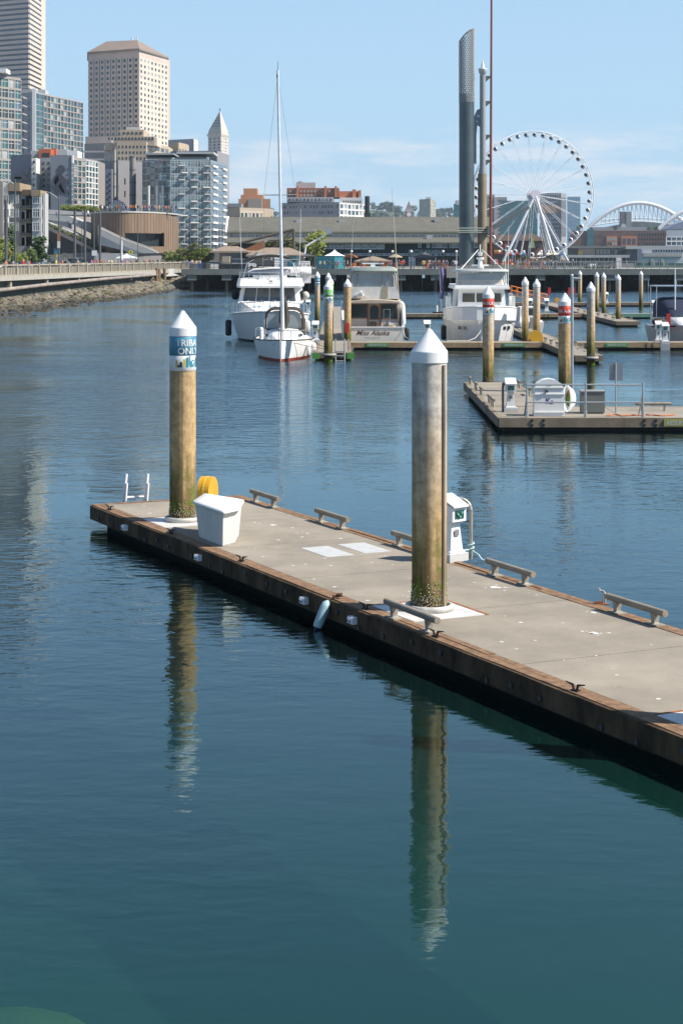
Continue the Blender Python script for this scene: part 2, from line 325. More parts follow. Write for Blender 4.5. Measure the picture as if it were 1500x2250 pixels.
# ------------------------------------------------------------------ piles
def pile_mat(name, grey, tan, low, z1=.9, z2=2.2, z3=3.6, green=.6):
    m = bpy.data.materials.new(name); m.use_nodes = True; t = m.node_tree; n = t.nodes; l = t.links; b = n['Principled BSDF']; b.inputs['Roughness'].default_value = .85; b.inputs['Specular IOR Level'].default_value = .08
    c = n.new('ShaderNodeTexCoord'); sp = n.new('ShaderNodeSeparateXYZ'); l.new(c.outputs['Object'], sp.inputs[0])
    g = n.new('ShaderNodeMapping'); g.inputs['Scale'].default_value = (7, 7, .45); l.new(c.outputs['Object'], g.inputs[0])
    st = n.new('ShaderNodeTexNoise'); st.inputs['Scale'].default_value = 1.4; st.inputs['Detail'].default_value = 6; l.new(g.outputs[0], st.inputs['Vector'])
    bl = n.new('ShaderNodeTexNoise'); bl.inputs['Scale'].default_value = 2.3; bl.inputs['Detail'].default_value = 6; bl.inputs['Roughness'].default_value = .7; l.new(c.outputs['Object'], bl.inputs['Vector'])
    def ma(op, a, b_):
        x = n.new('ShaderNodeMath'); x.operation = op
        for i, y in enumerate((a, b_)):
            if isinstance(y, (int, float)): x.inputs[i].default_value = y
            else: l.new(y, x.inputs[i])
        return x.outputs[0]
    h = ma('ADD', sp.outputs['Z'], ma('MULTIPLY', ma('SUBTRACT', st.outputs['Fac'], .5), 2.2))
    h = ma('ADD', h, ma('MULTIPLY', ma('SUBTRACT', bl.outputs['Fac'], .5), 1.0))
    r = n.new('ShaderNodeValToRGB'); e = r.color_ramp.elements; e[0].position = z1/5.5; e[0].color = low+(1,); e[1].position = z2/5.5; e[1].color = tan+(1,)
    q = e.new(z3/5.5); q.color = tuple((x+y)/2 for x, y in zip(tan, grey))+(1,); q = e.new(min(1, (z3+.6)/5.5)); q.color = grey+(1,)
    l.new(ma('DIVIDE', h, 5.5), r.inputs[0])
    sr = n.new('ShaderNodeMapRange'); sr.inputs[1].default_value = .32; sr.inputs[2].default_value = .68; sr.inputs[3].default_value = .8; sr.inputs[4].default_value = 1.1; l.new(st.outputs['Fac'], sr.inputs[0])
    x = n.new('ShaderNodeMixRGB'); x.blend_type = 'MULTIPLY'; x.inputs[0].default_value = .9; l.new(r.outputs[0], x.inputs[1]); l.new(sr.outputs[0], x.inputs[2])
    b2 = n.new('ShaderNodeTexNoise'); b2.inputs['Scale'].default_value = 5.5; b2.inputs['Detail'].default_value = 8; b2.inputs['Roughness'].default_value = .75; l.new(c.outputs['Object'], b2.inputs['Vector'])
    m2_ = n.new('ShaderNodeMapRange'); m2_.inputs[1].default_value = .35; m2_.inputs[2].default_value = .62; m2_.inputs[3].default_value = .62; m2_.inputs[4].default_value = 1.1; l.new(b2.outputs['Fac'], m2_.inputs[0])
    xx = n.new('ShaderNodeMixRGB'); xx.blend_type = 'MULTIPLY'; xx.inputs[0].default_value = 1; l.new(x.outputs[0], xx.inputs[1]); l.new(m2_.outputs[0], xx.inputs[2]); x = xx
    # algae low down
    al = n.new('ShaderNodeValToRGB'); ae = al.color_ramp.elements; ae[0].position = .47; ae[0].color = (0,)*3+(1,); ae[1].position = .56; ae[1].color = (1,)*3+(1,); l.new(bl.outputs['Fac'], al.inputs[0])
    zr = n.new('ShaderNodeMapRange'); zr.inputs[1].default_value = 2.0; zr.inputs[2].default_value = 1.0; zr.inputs[3].default_value = 0; zr.inputs[4].default_value = green; l.new(sp.outputs['Z'], zr.inputs[0])
    y = n.new('ShaderNodeMixRGB'); y.inputs[2].default_value = (.075, .13, .012, 1); l.new(ma('MULTIPLY', al.outputs[0], zr.outputs[0]), y.inputs[0]); l.new(x.outputs[0], y.inputs[1])
    l.new(y.outputs[0], b.inputs['Base Color'])
    return m
PM_TAN = pile_mat('pile_tan_steel', (.52, .37, .235), (.56, .385, .19), (.10, .07, .028), .7, 2.1, 4.2, .9)
PM_GREY = pile_mat('pile_grey_steel', (.60, .555, .49), (.56, .385, .19), (.11, .076, .03), .7, 2.0, 3.3, .9)
BARN = mat('barnacle', (.33, .29, .21), .95, var=.3, scale=20)
SGN = {'blue': mat('sign_blue', (.055, .22, .32), .5, var=.04), 'green': mat('sign_green', (.13, .42, .06), .5, var=.04), 'red': mat('sign_red', (.55, .05, .02), .5, var=.04), 'teal': mat('sign_teal', (.02, .2, .26), .5), 'navy': mat('sign_navy', (.01, .04, .09), .5), 'yellow': mat('sign_yellow', (.6, .42, .03), .5), 'white': mat('sign_white', (.7, .7, .68), .5, var=.03)}
def wrap(vf, R, phi, z, mb, m=0):
    "lettering bent round a cylinder; phi = bearing of its middle, 0 facing the camera, positive to the right"
    v, f = vf; vs = []
    for x, y, _ in v:
        a = phi+x/R; vs.append((R*math.sin(a), -R*math.cos(a), z+y))
    mb.add(vs, f, m)
def patch(R, phi, z, shape, mb, m=0):
    mb.add([(R*math.sin(phi+x/R), -R*math.cos(phi+x/R), z+y) for x, y in shape], [tuple(range(len(shape)))], m)
def pile(px, d, R, ztop, label, sign=None, lines=(), phi=0., pm=None, zb=-3., group=None, n=20, barn=0, barn_z=.6, cap=True, X=None):
    p = at(px, d, 0) if X is None else Vector((X, d, 0)); t = thing('guide_pile', label, 'pile', p, group)
    mb = MB(); mb.lathe([(R*.985, zb), (R*.985, ztop-.5)], (0, 0, 0), n); mb.tube((R*.99*math.sin(.1), -R*.99*math.cos(.1), .2), (R*.99*math.sin(.1), -R*.99*math.cos(.1), ztop-.6), .006, n=4) if sign and d < 60 else None
    mb.build('shaft', pm or PM_GREY, t, True)
    k = MB(); k.lathe([(R*1.02, ztop-.57), (R*1.035, ztop-.56), (R*1.035, ztop-.39), (R*1.02, ztop-.375), (.035, ztop-.012), (0, ztop)], (0, 0, 0), n+4, sm=False)
    k.build('cap', WHITE2, t, True)
    if sign:
        s = MB(); zt = ztop-.575; s.lathe([(R*1.005, zt-.42), (R*1.012, zt-.418), (R*1.012, zt), (R*1.005, zt+.002)], (0, 0, 0), n+8); so = s.build('sign_band', SGN[sign], t, True)
        s = MB(); s.lathe([(R*1.005, zt-.76), (R*1.011, zt-.758), (R*1.011, zt-.424), (R*1.005, zt-.422)], (0, 0, 0), n+8); lo = s.build('logo_band', SGN['white'], t, True)
        if lines:
            s = MB()
            for tx, size, dz in lines: wrap(text(tx, size, size*.02), R*1.02, phi, zt+dz, s)
            s.build('lettering', SGN['white'], so, True)
        g = MB(); b0 = zt-.71; RR = R*1.018
        for i, (x, w_, h, c, rd) in enumerate(((-.30, .05, .17, 2, 0), (-.255, .045, .06, 1, 0), (-.2, .06, .14, 1, 1), (-.125, .055, .2, 2, 2), (-.06, .06, .24, 3, 0), (.0, .05, .28, 0, 2), (.045, .05, .16, 3, 1), (.10, .10, .18, 0, 2), (.19, .05, .22, 3, 0), (.25, .05, .30, 1, 0), (.31, .05, .18, 3, 1))):
            if rd == 2: sh = [(x+w_/2*math.sin(a), h/2-h/2*math.cos(a)) for a in [2*PI*j/10 for j in range(10)]]
            elif rd == 1: sh = [(x-w_/2, 0), (x+w_/2, 0), (x+w_/2, h*.7), (x, h), (x-w_/2, h*.7)]
            else: sh = [(x-w_/2, 0), (x+w_/2, 0), (x+w_/2, h), (x-w_/2, h*.85)]
            patch(RR, phi, b0+.03, sh, g, c)
        patch(RR, phi, b0, [(-.36, 0), (.36, 0), (.36, .012), (-.36, .012)], g, 0)
        g.build('skyline_emblem', [SGN['blue'], SGN['navy'], SGN['yellow'], SGN['teal']], lo, True)
    if barn:
        b = MB(); r = random.Random(int(px))
        for i in range(barn):
            a = r.uniform(-PI, PI); z = barn_z+abs(r.gauss(0, .16)); s = r.uniform(.008, .02); c = Vector((R*math.sin(a), -R*math.cos(a), z)); nn = Vector((math.sin(a), -math.cos(a), 0)); tt = Vector((nn.y, -nn.x, 0))
            b.add([c+tt*s, c+Vector((0, 0, s)), c-tt*s, c-Vector((0, 0, s)), c+nn*s*1.2], [(0, 1, 4), (1, 2, 4), (2, 3, 4), (3, 0, 4)])
        b.build('barnacles', BARN, t, True, kind='stuff')
    return t
pA = D(*piles_uv[0], 0); pB = D(*piles_uv[1], 0)
pile(0, pA.y, .297, 5.2, 'tan guide pile with blue TRIBAL ONLY sign band and white cone cap', 'blue', (('TRIBAL', .205, -.205), ('ONLY', .205, -.385)), .62, PM_TAN, n=40, barn=420, barn_z=.58, X=pA.x)
pC = D(22.95, .95, 0); pile(0, pC.y, .297, 5.2, 'guide pile beyond the last guide plate of the near dock', None, (), 0, PM_TAN, n=32, X=pC.x)
tB = pile(0, pB.y, .297, 5.2, 'grey streaked guide pile without sign beside the round bull rail, white cone cap', None, (), 0, PM_GREY, n=40, barn=520, barn_z=.6, X=pB.x)
mb = MB(); a = .62; mb.lathe([(.034, .1), (.034, 4.6)], (.305*math.sin(a+.25), -.305*math.cos(a+.25), 0), 10); mb.build('conduit', mat('conduit_tan', (.36, .28, .19), .85, var=.35, scale=2, stretch=(6, 6, .5), spec=.1), tB, True)
# ------------------------------------------------------------------ things standing on the near dock
# dock box (triangular corner locker)
u, v = dl(476, 1196); c0 = D(u, v, DZ)
def wp(px, py, z=DZ): return gp(px, py, z)
b = [wp(433, 1180), wp(490, 1203), wp(519, 1195), wp(524, 1183)]; ctr = sum(b, Vector())/4
mid = sum(b, Vector())/4; back = [b[3]+(b[0]-b[1])*.45, b[0]+(b[2]-b[1])*.6]
poly = [b[0], b[1], b[2], b[3]+Vector((.02, .35, 0)), b[0]+(b[3]-b[1])*.62+Vector((-.02, .3, 0))]
cen = sum(poly, Vector())/5
t = thing('dock_box', 'white fibreglass corner dock box with domed lid beside the tan pile', 'dock box', cen)
mb = MB(); mb.loft([[cen+(p-cen)*k+Vector((0, 0, z)) for p in poly] for z, k in ((.004, .9), (.03, .92), (.70, 1.08))], sm=False); mb.build('box_body', mat('dock_box_fibreglass', (.62, .62, .58), .55, var=.13, scale=2, stretch=(3, 3, .6)), t)
def rnd(poly, k, z):
    n = len(poly); r = []
    for i in range(n):
        a, p, q = poly[i-1], poly[i], poly[(i+1) % n]
        for w_ in (.16, .05): r.append(p+(a-p)*w_)
        for w_ in (.05, .16): r.append(p+(q-p)*w_)
    return [cen+(p-cen)*k+Vector((0, 0, z)) for p in r]
mb = MB(); mb.loft([rnd(poly, 1.12, .69), rnd(poly, 1.20, .70), rnd(poly, 1.215, .735), rnd(poly, 1.18, .757), rnd(poly, .7, .772), rnd(poly, .15, .776)], sm=True); mb.build('lid', WHITE, t)
# hose reel on the far edge
def hose_reel(p, ang, R, W, label, colf=(.62, .33, .02), holes=False, sc=1.):
    t = thing('hose_reel_cover', label, 'hose reel', p)
    ax = Vector((math.cos(ang), math.sin(ang), 0)); sd_ = Vector((-ax.y, ax.x, 0)); Y = mat('yellow_fibreglass', colf, .45, var=.1, scale=2)
    prof = [(R*math.cos(a), .42*R*0+R*.62+R*math.sin(a)) for a in [PI*i/16 for i in range(17)]]
    prof = [(R, 0)]+[(R*math.cos(PI*i/16), R*.45+R*math.sin(PI*i/16)) for i in range(17)]+[(-R, 0)]
    mb = MB()
    for y0, y1, k in ((-W/2, W/2, 1.),):
        mb.extr([Vector(p)+sd_*x*k+ax*y0+Vector((0, 0, z+.004)) for x, z in prof], ax*(y1-y0))
    o = mb.build('drum_cover', Y, t)
    mb = MB(); pr2 = [(x*1.03, z*1.015) for x, z in prof]
    mb.extr([Vector(p)+sd_*x-ax*.02+Vector((0, 0, z+.004)) for x, z in pr2], ax*.04); mb.build('seam_band', mat('yellow_seam', (.7, .42, .05), .4), t)
    mb = MB(); mb.ob(Vector(p)+sd_*R*.75-ax*(W/2+.012)+Vector((0, 0, .1*R)), sd_*R*.14, ax*.012, (0, 0, R*.2)); mb.build('hose_port', mat('port_dark', (.12, .05, .01), .7), t)
    return t
hose_reel(wp(456, 1094), 1.15-PI/2+.15, .36, .30, 'yellow round topped hose reel cover behind the tan pile on the near dock')
# ladder at the dock end
t = thing('dock_ladder', 'white swim ladder rails rising from the end of the near dock', 'ladder', wp(298, 1100))
for i, px in enumerate((272, 319)):
    p = wp(px, 1100); mb = MB(); q = p+Vector((.06, .06, .64)); mb.tube(p+Vector((0, .1, -.9)), p+Vector((0, .02, .02)), .035); mb.tube(p+Vector((0, .02, 0)), q, .04, .036); mb.tube(p+Vector((.05, -.02, 0)), p+Vector((.08, 0, .42)), .028); mb.build('side_rail', WHITE2, t)
p, q = wp(272, 1100), wp(319, 1098)
for k in (.07, -.25, -.55):
    mb = MB(); mb.tube(p+Vector((0, .02, k)), q+Vector((0, .02, k)), .03); mb.build('rung', WHITE2, t)
# power pedestal with grab hoop
def pedestal(p, label, s=1., group=None, rz=0., name='power_pedestal'):
    t = thing(name, label, 'pedestal', p, group, rz)
    PW = mat('pedestal_white', (.74, .75, .73), .45, var=.05); mb = MB()
    mb.loft([[Vector((x*k, y*k2, z)) for x, y in ((-1, -1), (1, -1), (1, 1), (-1, 1))] for z, k, k2 in ((.16, .2, .15), (.2, .2, .15), (.22, .17, .13), (.72, .11, .1), (.8, .14, .12))], sm=False); mb.build('column', PW, t, True)
    mb = MB(); mb.loft([[Vector((x*.19, y, z)) for x, y, z in ((-1, -.2, z0), (1, -.2, z0), (1, .16, z0+zo), (-1, .16, z0+zo))] for z0, zo in ((.78, .0), (1.05, .14))], sm=False); h = mb.build('head', PW, t, True)
    mb = MB(); mb.loft([[Vector((x*.21, y, z)) for x, y, z in ((-1, -.26, z0), (1, -.26, z0), (1, .19, z0+.2), (-1, .19, z0+.2))] for z0 in (1.06, 1.085)], sm=False); mb.build('hood', PW, t, True)
    mb = MB(); mb.box(-.12, .12, -.212, -.2, .84, 1.0); k = mb.build('socket_panel', mat('socket_green', (.008, .07, .055), .4), t, True)
    mb = MB(); [mb.tube((x, -.21, z), (x, -.235, z), .025, n=8) for x, z in ((-.06, .93), (.05, .95), (0, .88))]; mb.build('socket', mat('socket_pale', (.15, .33, .28), .5), k, True)
    mb = MB(); mb.box(-.26, .26, -.2, .2, .004, .16); mb.build('base', mat('pedestal_base', (.5, .5, .48), .7), t, True)
    mb = MB(); mb.box(-.06, .06, -.139, -.132, .5, .62); mb.build('notice', mat('notice_grey', (.2, .2, .19), .6), t, True)
    return t
pp = wp(992, 1232)
pedestal(pp, 'white power pedestal with green sockets behind the grey streaked pile', rz=.75)
mb = MB(); p0 = wp(1034, 1228); arc = [p0, p0+Vector((0, 0, .95))]+[p0+Vector((-.22+.22*math.cos(a), .05*math.sin(a), .95+.22*math.sin(a))) for a in (.4, .8, 1.2, 1.57)]+[p0+Vector((-.36, .06, 1.17))]
mb.path(arc, .035, 8); mb.tube(p0+Vector((-.45, .05, 1.16)), p0+Vector((-.45, .05, 0)), .035, n=8); mb.tube(p0+Vector((-.36, .06, 1.17)), p0+Vector((-.45, .05, 1.14)), .035, n=8)
solo(mb, 'guard_hoop', mat('hoop_pipe', (.36, .34, .29), .5, .5, var=.2), 'bent grey pipe guard hoop next to the white power pedestal', 'guard hoop', p0)
mb = MB(); a = [p0+Vector((.0+.06*math.cos(i*.9), .06*math.sin(i*.9), .14+.012*i)) for i in range(16)]; mb.path(a, .014, 5)
mb.path([p0+Vector((.05, -.05, .15)), p0+Vector((.14, -.1, .1)), p0+Vector((.2, -.22, .02)), p0+Vector((.26, -.3, .015))], .013, 5)
mb.path([p0+Vector((-.05, -.05, .18)), p0+Vector((-.13, -.15, .2)), p0+Vector((-.18, -.24, .05)), p0+Vector((-.3, -.36, .02)), p0+Vector((-.7, -.45, .016))], .015, 5)
solo(mb, 'rope', mat('pale_blue_rope', (.5, .72, .72), .8), 'pale blue rope knotted round the pipe guard hoop', 'rope', p0)
# faucet
p = wp(1324, 1328); mb = MB(); mb.tube(p, p+Vector((0, 0, .2)), .018); mb.path([p+Vector((.03, 0, 0)), p+Vector((.035, 0, .17)), p+Vector((.0, .0, .23)), p+Vector((-.06, 0, .23)), p+Vector((-.075, 0, .28))], .022, 6); mb.ob(p, (.1, 0, 0), (0, .05, 0), (0, 0, .02), 1); mb.ob(p+Vector((-.08, 0, .0)), (.06, 0, 0), (0, .04, 0), (0, 0, .05), 1)
solo(mb, 'water_tap', [GALV, mat('rust', (.28, .1, .035))], 'small bent water tap between bull rails on the far dock edge', 'tap', p)
# fender hung over the edge
u, v = dl(737, 1303); u += .5; p = D(u, -.16, .47); t = thing('hanging_fender', 'long pale blue fender hung over the near dock edge', 'fender', p)
q = p+Vector((-.17, -.05, -.42)); ax = (q-p).normalized(); mb = MB()
x_ = ax.orthogonal().normalized(); y_ = ax.cross(x_); prof = [(.02, -.02), (.07, .03), (.085, .1), (.085, .40), (.075, .47), (.03, .53), (.02, .56)]
mb.loft([[p+ax*z+(x_*math.cos(2*PI*i/14)+y_*math.sin(2*PI*i/14))*r for i in range(14)] for r, z in prof[:5]]); mb.build('fender_body', mat('fender_vinyl', (.34, .5, .52), .5, var=.15, scale=4), t)
mb = MB(); mb.loft([[p+ax*z+(x_*math.cos(2*PI*i/14)+y_*math.sin(2*PI*i/14))*r for i in range(14)] for r, z in prof[4:]]); mb.build('fender_tip', mat('fender_navy', (.02, .03, .07), .5), t)
mb = MB(); r = random.Random(4); pts = [p-ax*.01]+[D(u, .03, DZ+.03)+Vector((r.uniform(-.09, .09), r.uniform(-.07, .07), r.uniform(.0, .07))) for i in range(22)]; mb.path(pts, .014, 5); mb.build('lashing', mat('brown_rope', (.12, .05, .03), .9), t)
# algae covered rock under the water, lower left
mb = MB(); r = random.Random(5); c = at(45, 15.3, -.75); rings = []
c = gp(35, 2285, -.5)
for j in range(7):
    b = PI/2*j/6; rings.append([c+Vector((1.1*math.cos(2*PI*i/18)*math.cos(b)*r.uniform(.97, 1.03), .62*math.sin(2*PI*i/18)*math.cos(b)*r.uniform(.85, 1.1), -.6+.86*math.sin(b))) for i in range(18)])
mb.loft(rings); solo(mb, 'sunken_rock', mat('algae_rock', (.42, .33, .06), .9, var=.2, scale=3), 'green algae covered rock lying under the water', 'rock', c)
# ------------------------------------------------------------------ marina docks further out
TANB = mat('tan_fascia_timber', (.34, .235, .135), .85, var=.35, scale=1.2, stretch=(1, 1, 4)); TEALB = mat('green_fascia', (.14, .30, .22), .7, var=.15)
GREYB = mat('grey_fascia_timber', (.21, .165, .115), .85, var=.3, scale=1.2)
def sdock(label, x0, x1, y0, y1, fascia=TANB, slab=4., name='floating_dock', side=None, group=None):
    t = thing(name, label, 'dock', ((x0+x1)/2, y0, 0), group)
    longx = (x1-x0) > (y1-y0); a, b = (x0, x1) if longx else (y0, y1); n = max(1, round((b-a)/slab)); s = (b-a)/n
    for i in range(n):
        mb = MB(); p, q = a+i*s+.012, a+(i+1)*s-.012
        mb.box(p, q, y0+.14, y1-.14, .32, .5) if longx else mb.box(x0+.14, x1-.14, p, q, .32, .5); mb.build('concrete_slab', DECK, t)
    mb = MB(); mb.box(x0+.2, x1-.2, y0+.2, y1-.2, -.5, .31); mb.build('float', mat('float_hull', (.02, .02, .018), .9), t)
    def boards(a, b, f, m):
        n = max(1, round((b-a)/5.)); s = (b-a)/n
        for i in range(n): mb = MB(); f(mb, a+i*s+.006, a+(i+1)*s-.006); mb.build('fascia_board', m, t)
    boards(x0, x1, lambda m, p, q: m.box(p, q, y0-.04, y0+.13, .16, .505), fascia)
    boards(x0, x1, lambda m, p, q: m.box(p, q, y1-.13, y1+.04, .16, .505), fascia)
    boards(y0+.14, y1-.14, lambda m, p, q: m.box(x0-.04, x0+.13, p, q, .16, .507), side or fascia)
    boards(y0+.14, y1-.14, lambda m, p, q: m.box(x1-.13, x1+.04, p, q, .16, .507), side or fascia)
    bm = MB(); bm.tube((0, -.02, 0), (0, .02, 0), .06, n=6); me = bm.mesh('bolt', BLACK); x = x0+1.2
    if longx:
        while x < x1 and (x-.0)/y0*F+CX < 1560:
            for dx in (0, .42):
                for z in (.24, .41): link('bolt', me, t, (x+dx-(x0+x1)/2, -.05, z))
            x += 4.1
    return t
def bull_small(t, x, y, ln=.9, alongx=False, h=.28):
    ax = Vector((1, 0, 0)) if alongx else Vector((0, 1, 0)); c = Vector((x, y, .5)); mb = MB()
    mb.tube(c+ax*(-ln/2)+Vector((0, 0, h)), c+ax*ln/2+Vector((0, 0, h)), .06, n=8); o = mb.build('bull_rail', RAILT, t)
    for s in (-1, 1): mb = MB(); mb.tube(c+ax*s*ln*.32, c+ax*s*ln*.32+Vector((0, 0, h)), .045, .035, n=6); mb.build('rail_foot', mat('cast_foot', (.3, .27, .22)), o)
# fuel and pump-out dock
P1 = sdock('short concrete floating dock arm carrying cleat rails left of the pump-out station', 5.75, 8.15, 71.75, 85.5, GREYB, 4.6)
P2 = sdock('grey timber pump-out dock with pipe railing and white K cabinet', 5.75, 24, 66.6, 71.7, GREYB, 4.6)
for px, py in ((1034, 838), (1051, 850), (1068, 862), (1087, 880), (1096, 887)):
    p = gp(px, py+6, .5); bull_small(P1 if p.y > 71.7 else P2, 5.95, p.y, 1.1)
for px, py in ((1166, 868), (1143, 852)): p = gp(px, py, .5); bull_small(P1, 7.98, p.y, 1.1)
bull_small(P2, 11.9, 69.6, 1.35, True)
# pump-out cabinet
p = gp(1204, 913, .5); t = thing('pump_out_cabinet', 'white moulded pump-out cabinet with K emblem behind the pipe railing', 'cabinet', p); mb = MB()
W = .57
pr = [(-W, 0), (-W*1.02, .12), (-W*.97, .14), (-W*.97, .78), (-W*.93, .84), (-W*.93, 1.05), (-W*.8, 1.2), (-W*.4, 1.34), (0, 1.38), (W*.4, 1.34), (W*.8, 1.2), (W*.93, 1.05), (W*.93, .84), (W*.97, .78), (W*.97, .14), (W*1.02, .12), (W, 0)]
mb.extr([(x, -.3, z+.004) for x, z in pr], (0, .6, 0)); mb.build('shell', WHITE, t, True)
for z in (.13, .80, 1.04): mb = MB(); mb.box(-W*.99, W*.99, -.33, -.302, z, z+.03); mb.build('rib', WHITE, t, True)
mb = MB(); v, f = text('K', .26, .012); mb.add([(x-.05, -.306, y+.48) for x, y, _ in v], f); mb.box(.05, .14, -.306, -.303, .46, .58); mb.build('emblem', mat('emblem_purple', (.09, .06, .2), .5), t, True)
mb = MB(); mb.tube((-.1, -.3, .93), (-.1, -.36, .93), .05); mb.tube((-.1, -.36, .93), (-.2, -.36, .98), .018); mb.build('latch', DARK, t, True)
mb = MB(); v, f = text('o&m', .1, .003); mb.add([(x, -.312, y+1.13) for x, y, _ in v], f); mb.build('lettering', mat('emblem_grey', (.25, .25, .27), .5), t, True)
mb = MB(); c = gp(1251, 912, .5)
for k in range(5): mb.path([c+Vector((.2*math.cos(a)*(1-.06*k)-.03*k, -.03*k+.03*math.sin(a), .62+(.36+.03*k)*math.sin(a))) for a in [2*PI*i/16 for i in range(17)]], .035, 6)
solo(mb, 'hose_coil', WHITE2, 'white ribbed hose coiled up beside the K cabinet', 'hose', c)
p = gp(1300, 908, .5); t = thing('grey_cabinet', 'plain grey metal cabinet standing between railing posts on the pump-out dock', 'cabinet', p); GREYC = mat('grey_cabinet', (.14, .15, .14), .6, var=.12)
mb = MB(); mb.box(-.44, .44, -.25, .25, .05, .82); mb.build('body', GREYC, t, True); mb = MB(); mb.box(-.46, .46, -.28, .27, .824, .87); mb.build('lid', mat('grey_lid', (.3, .31, .3), .6), t, True); mb = MB(); mb.box(-.4, .4, -.2, .2, .004, .046); mb.build('plinth', DARK, t, True)
t = thing('pipe_railing', 'galvanised two rail pipe railing along the front of the pump-out dock', 'railing', gp(1265, 925, .3))
pts = [gp(1143, 905, .5), gp(1267, 905, .5), gp(1389, 905, .5)]; pts = [Vector((q.x, 66.85, .5)) for q in pts]
for q in pts: mb = MB(); mb.tube(q, q+Vector((0, 0, 1.28)), .035); mb.tube(q+Vector((0, 0, -.25)), q+Vector((0, 0, .25)), .06); mb.build('post', GALV, t)
q = pts[2]; mb = MB(); mb.tube(q+Vector((0, 0, .9)), q+Vector((-.02, .9, .0)), .025); mb.build('brace', GALV, t); q = pts[0]; mb = MB(); mb.tube(q+Vector((0, 0, .9)), q+Vector((.0, .9, .0)), .025); mb.build('brace', GALV, t)
for z in (.55, 1.2): mb = MB(); mb.tube(pts[0]+Vector((-.03, 0, z)), pts[2]+Vector((.03, 0, z)), .03); mb.build('rail', GALV, t)
p = gp(1352, 907, .5); t = thing('sign_post', 'back of a plain metal sign on a thin post at the pump-out dock', 'sign', p)
mb = MB(); mb.tube((0, 0, 0), (0, 0, 1.9), .03); mb.build('post', GALV, t, True); mb = MB(); mb.box(-.26, .26, .02, .035, 1.22, 1.87); mb.build('panel', mat('sign_back', (.24, .26, .28), .5, .4), t, True)
mb = MB(); p = gp(1470, 922, .3); x = p.x; mb.box(x-.5, x+1.9, 66.52, 66.555, .2, .46); o = solo(mb, 'reserved_board', mat('yellow_board', (.34, .33, .07), .7, var=.2), 'long yellow green lettered board on the pump-out dock face', 'sign', (x, 66.55, .2))
mb = MB(); v, f = text('RESERVED E1', .22, .003, align='LEFT'); mb.add([(a+x-.42, 66.515, b+.25) for a, b, _ in v], f); l_ = mb.build('lettering', mat('pale_letters', (.55, .55, .5), .6), o, True)
l_.location = (-x, -66.55, -.2)
mb = MB(); r = random.Random(2); pts = [gp(1330+i*8, 912+r.uniform(-1.5, 1.5), .52) for i in range(20)]; mb.path(pts, .025, 5); solo(mb, 'orange_hose', mat('orange_hose', (.5, .13, .03), .6), 'orange hose lying along the pump-out dock edge', 'hose', pts[0])
pedestal(gp(1121, 905, .5), 'white power pedestal with green sockets left of the K cabinet')
mb = MB(); c = gp(1104, 905, .5); mb.path([c, c+Vector((0, 0, .95)), c+Vector((.05, .1, 1.05)), c+Vector((.05, .35, 1.08)), c+Vector((.05, .5, 1.0)), c+Vector((.05, .52, 0))], .045, 8); solo(mb, 'guard_hoop', GREYC, 'dark grey guard hoop beside the pedestal on the pump-out dock', 'guard hoop', c)
# rows of the marina proper
W1 = sdock('narrow concrete walkway float beside the sailing boat with green corner blocks', -1.6, .58, 112, 215, GREYB, 5)
R1 = sdock('long tan timber faced dock with RESERVED boards in front of the boats', .64, 13.85, 125, 127.2, TANB, 4.4)
R1b = sdock('long tan timber faced dock with RESERVED board and pair of white pedestals', 15.6, 48, 125, 127.2, TANB, 4.4)
W2 = sdock('walkway float with small cleat rails running past the yellow hose reel', 13.9, 15.55, 108.5, 186, GREYB, 5)
R2 = sdock('middle dock row behind the motor boats', .64, 13.85, 188, 190, GREYB, 5)
R2b = sdock('middle dock row with green painted face at its far right', 15.6, 24.8, 188, 190, TANB, 5); R2c = sdock('green painted dock face with pair of white pedestals', 27.3, 60, 188, 190, TEALB, 5)
W3 = sdock('walkway float with cleat rails leading to the back row of piles', 25, 27.2, 166, 232, GREYB, 5)
R3 = sdock('rearmost dock row under the pier with red extinguisher stands', 22, 70, 234, 236.5, GREYB, 6)
for i in range(9): bull_small(W2, 14.05, 112+i*3.4, 1.2)
for i in range(7): bull_small(W2, 15.4, 110.5+i*3.2, 1.2)
for i in range(6): bull_small(W3, 25.2, 169+i*5, 1.4); bull_small(W3, 27.0, 170+i*5, 1.4)
for i in range(5): bull_small(W1, .45, 113.5+i*2.3, 1.0)
for dk, px in ((R1, 829), (R1, 1129), (R1b, 1354)):
    x = (px-CX)/F*124.95; mb = MB(); mb.box(x-.76, x+.76, 124.92, 124.955, .22, .48); o = mb.build('reserved_sign', mat('reserved_green', (.10, .30, .10), .6), dk)
    mb = MB(); v, f = text('RESERVED E1', .215, .004); mb.add([(a+x, 124.915, b+.275) for a, b, _ in v], f); mb.build('lettering', mat('pale_letters', (.55, .55, .5), .6), o)
for x in (-1.58, .56): mb = MB(); mb.box(x-.22, x+.22, 111.86, 112.1, .12, .47); mb.build('corner_block', mat('block_green', (.08, .3, .06), .6), W1)
# wooden ladder on the walkway end
t = thing('dock_ladder', 'grey metal ladder let into the walkway end beside the green banded pile', 'ladder', at(748, 112, 0))
for px in (737, 757): x = (px-CX)/F*111.8; mb = MB(); mb.tube((x, 111.8, -.2), (x, 111.95, 1.35), .045); mb.build('side_rail', GALV, t)
for z in (.0, .3, .6): mb = MB(); mb.tube(((737-CX)/F*111.8, 111.83, z), ((757-CX)/F*111.8, 111.83, z), .035); mb.build('rung', GALV, t)
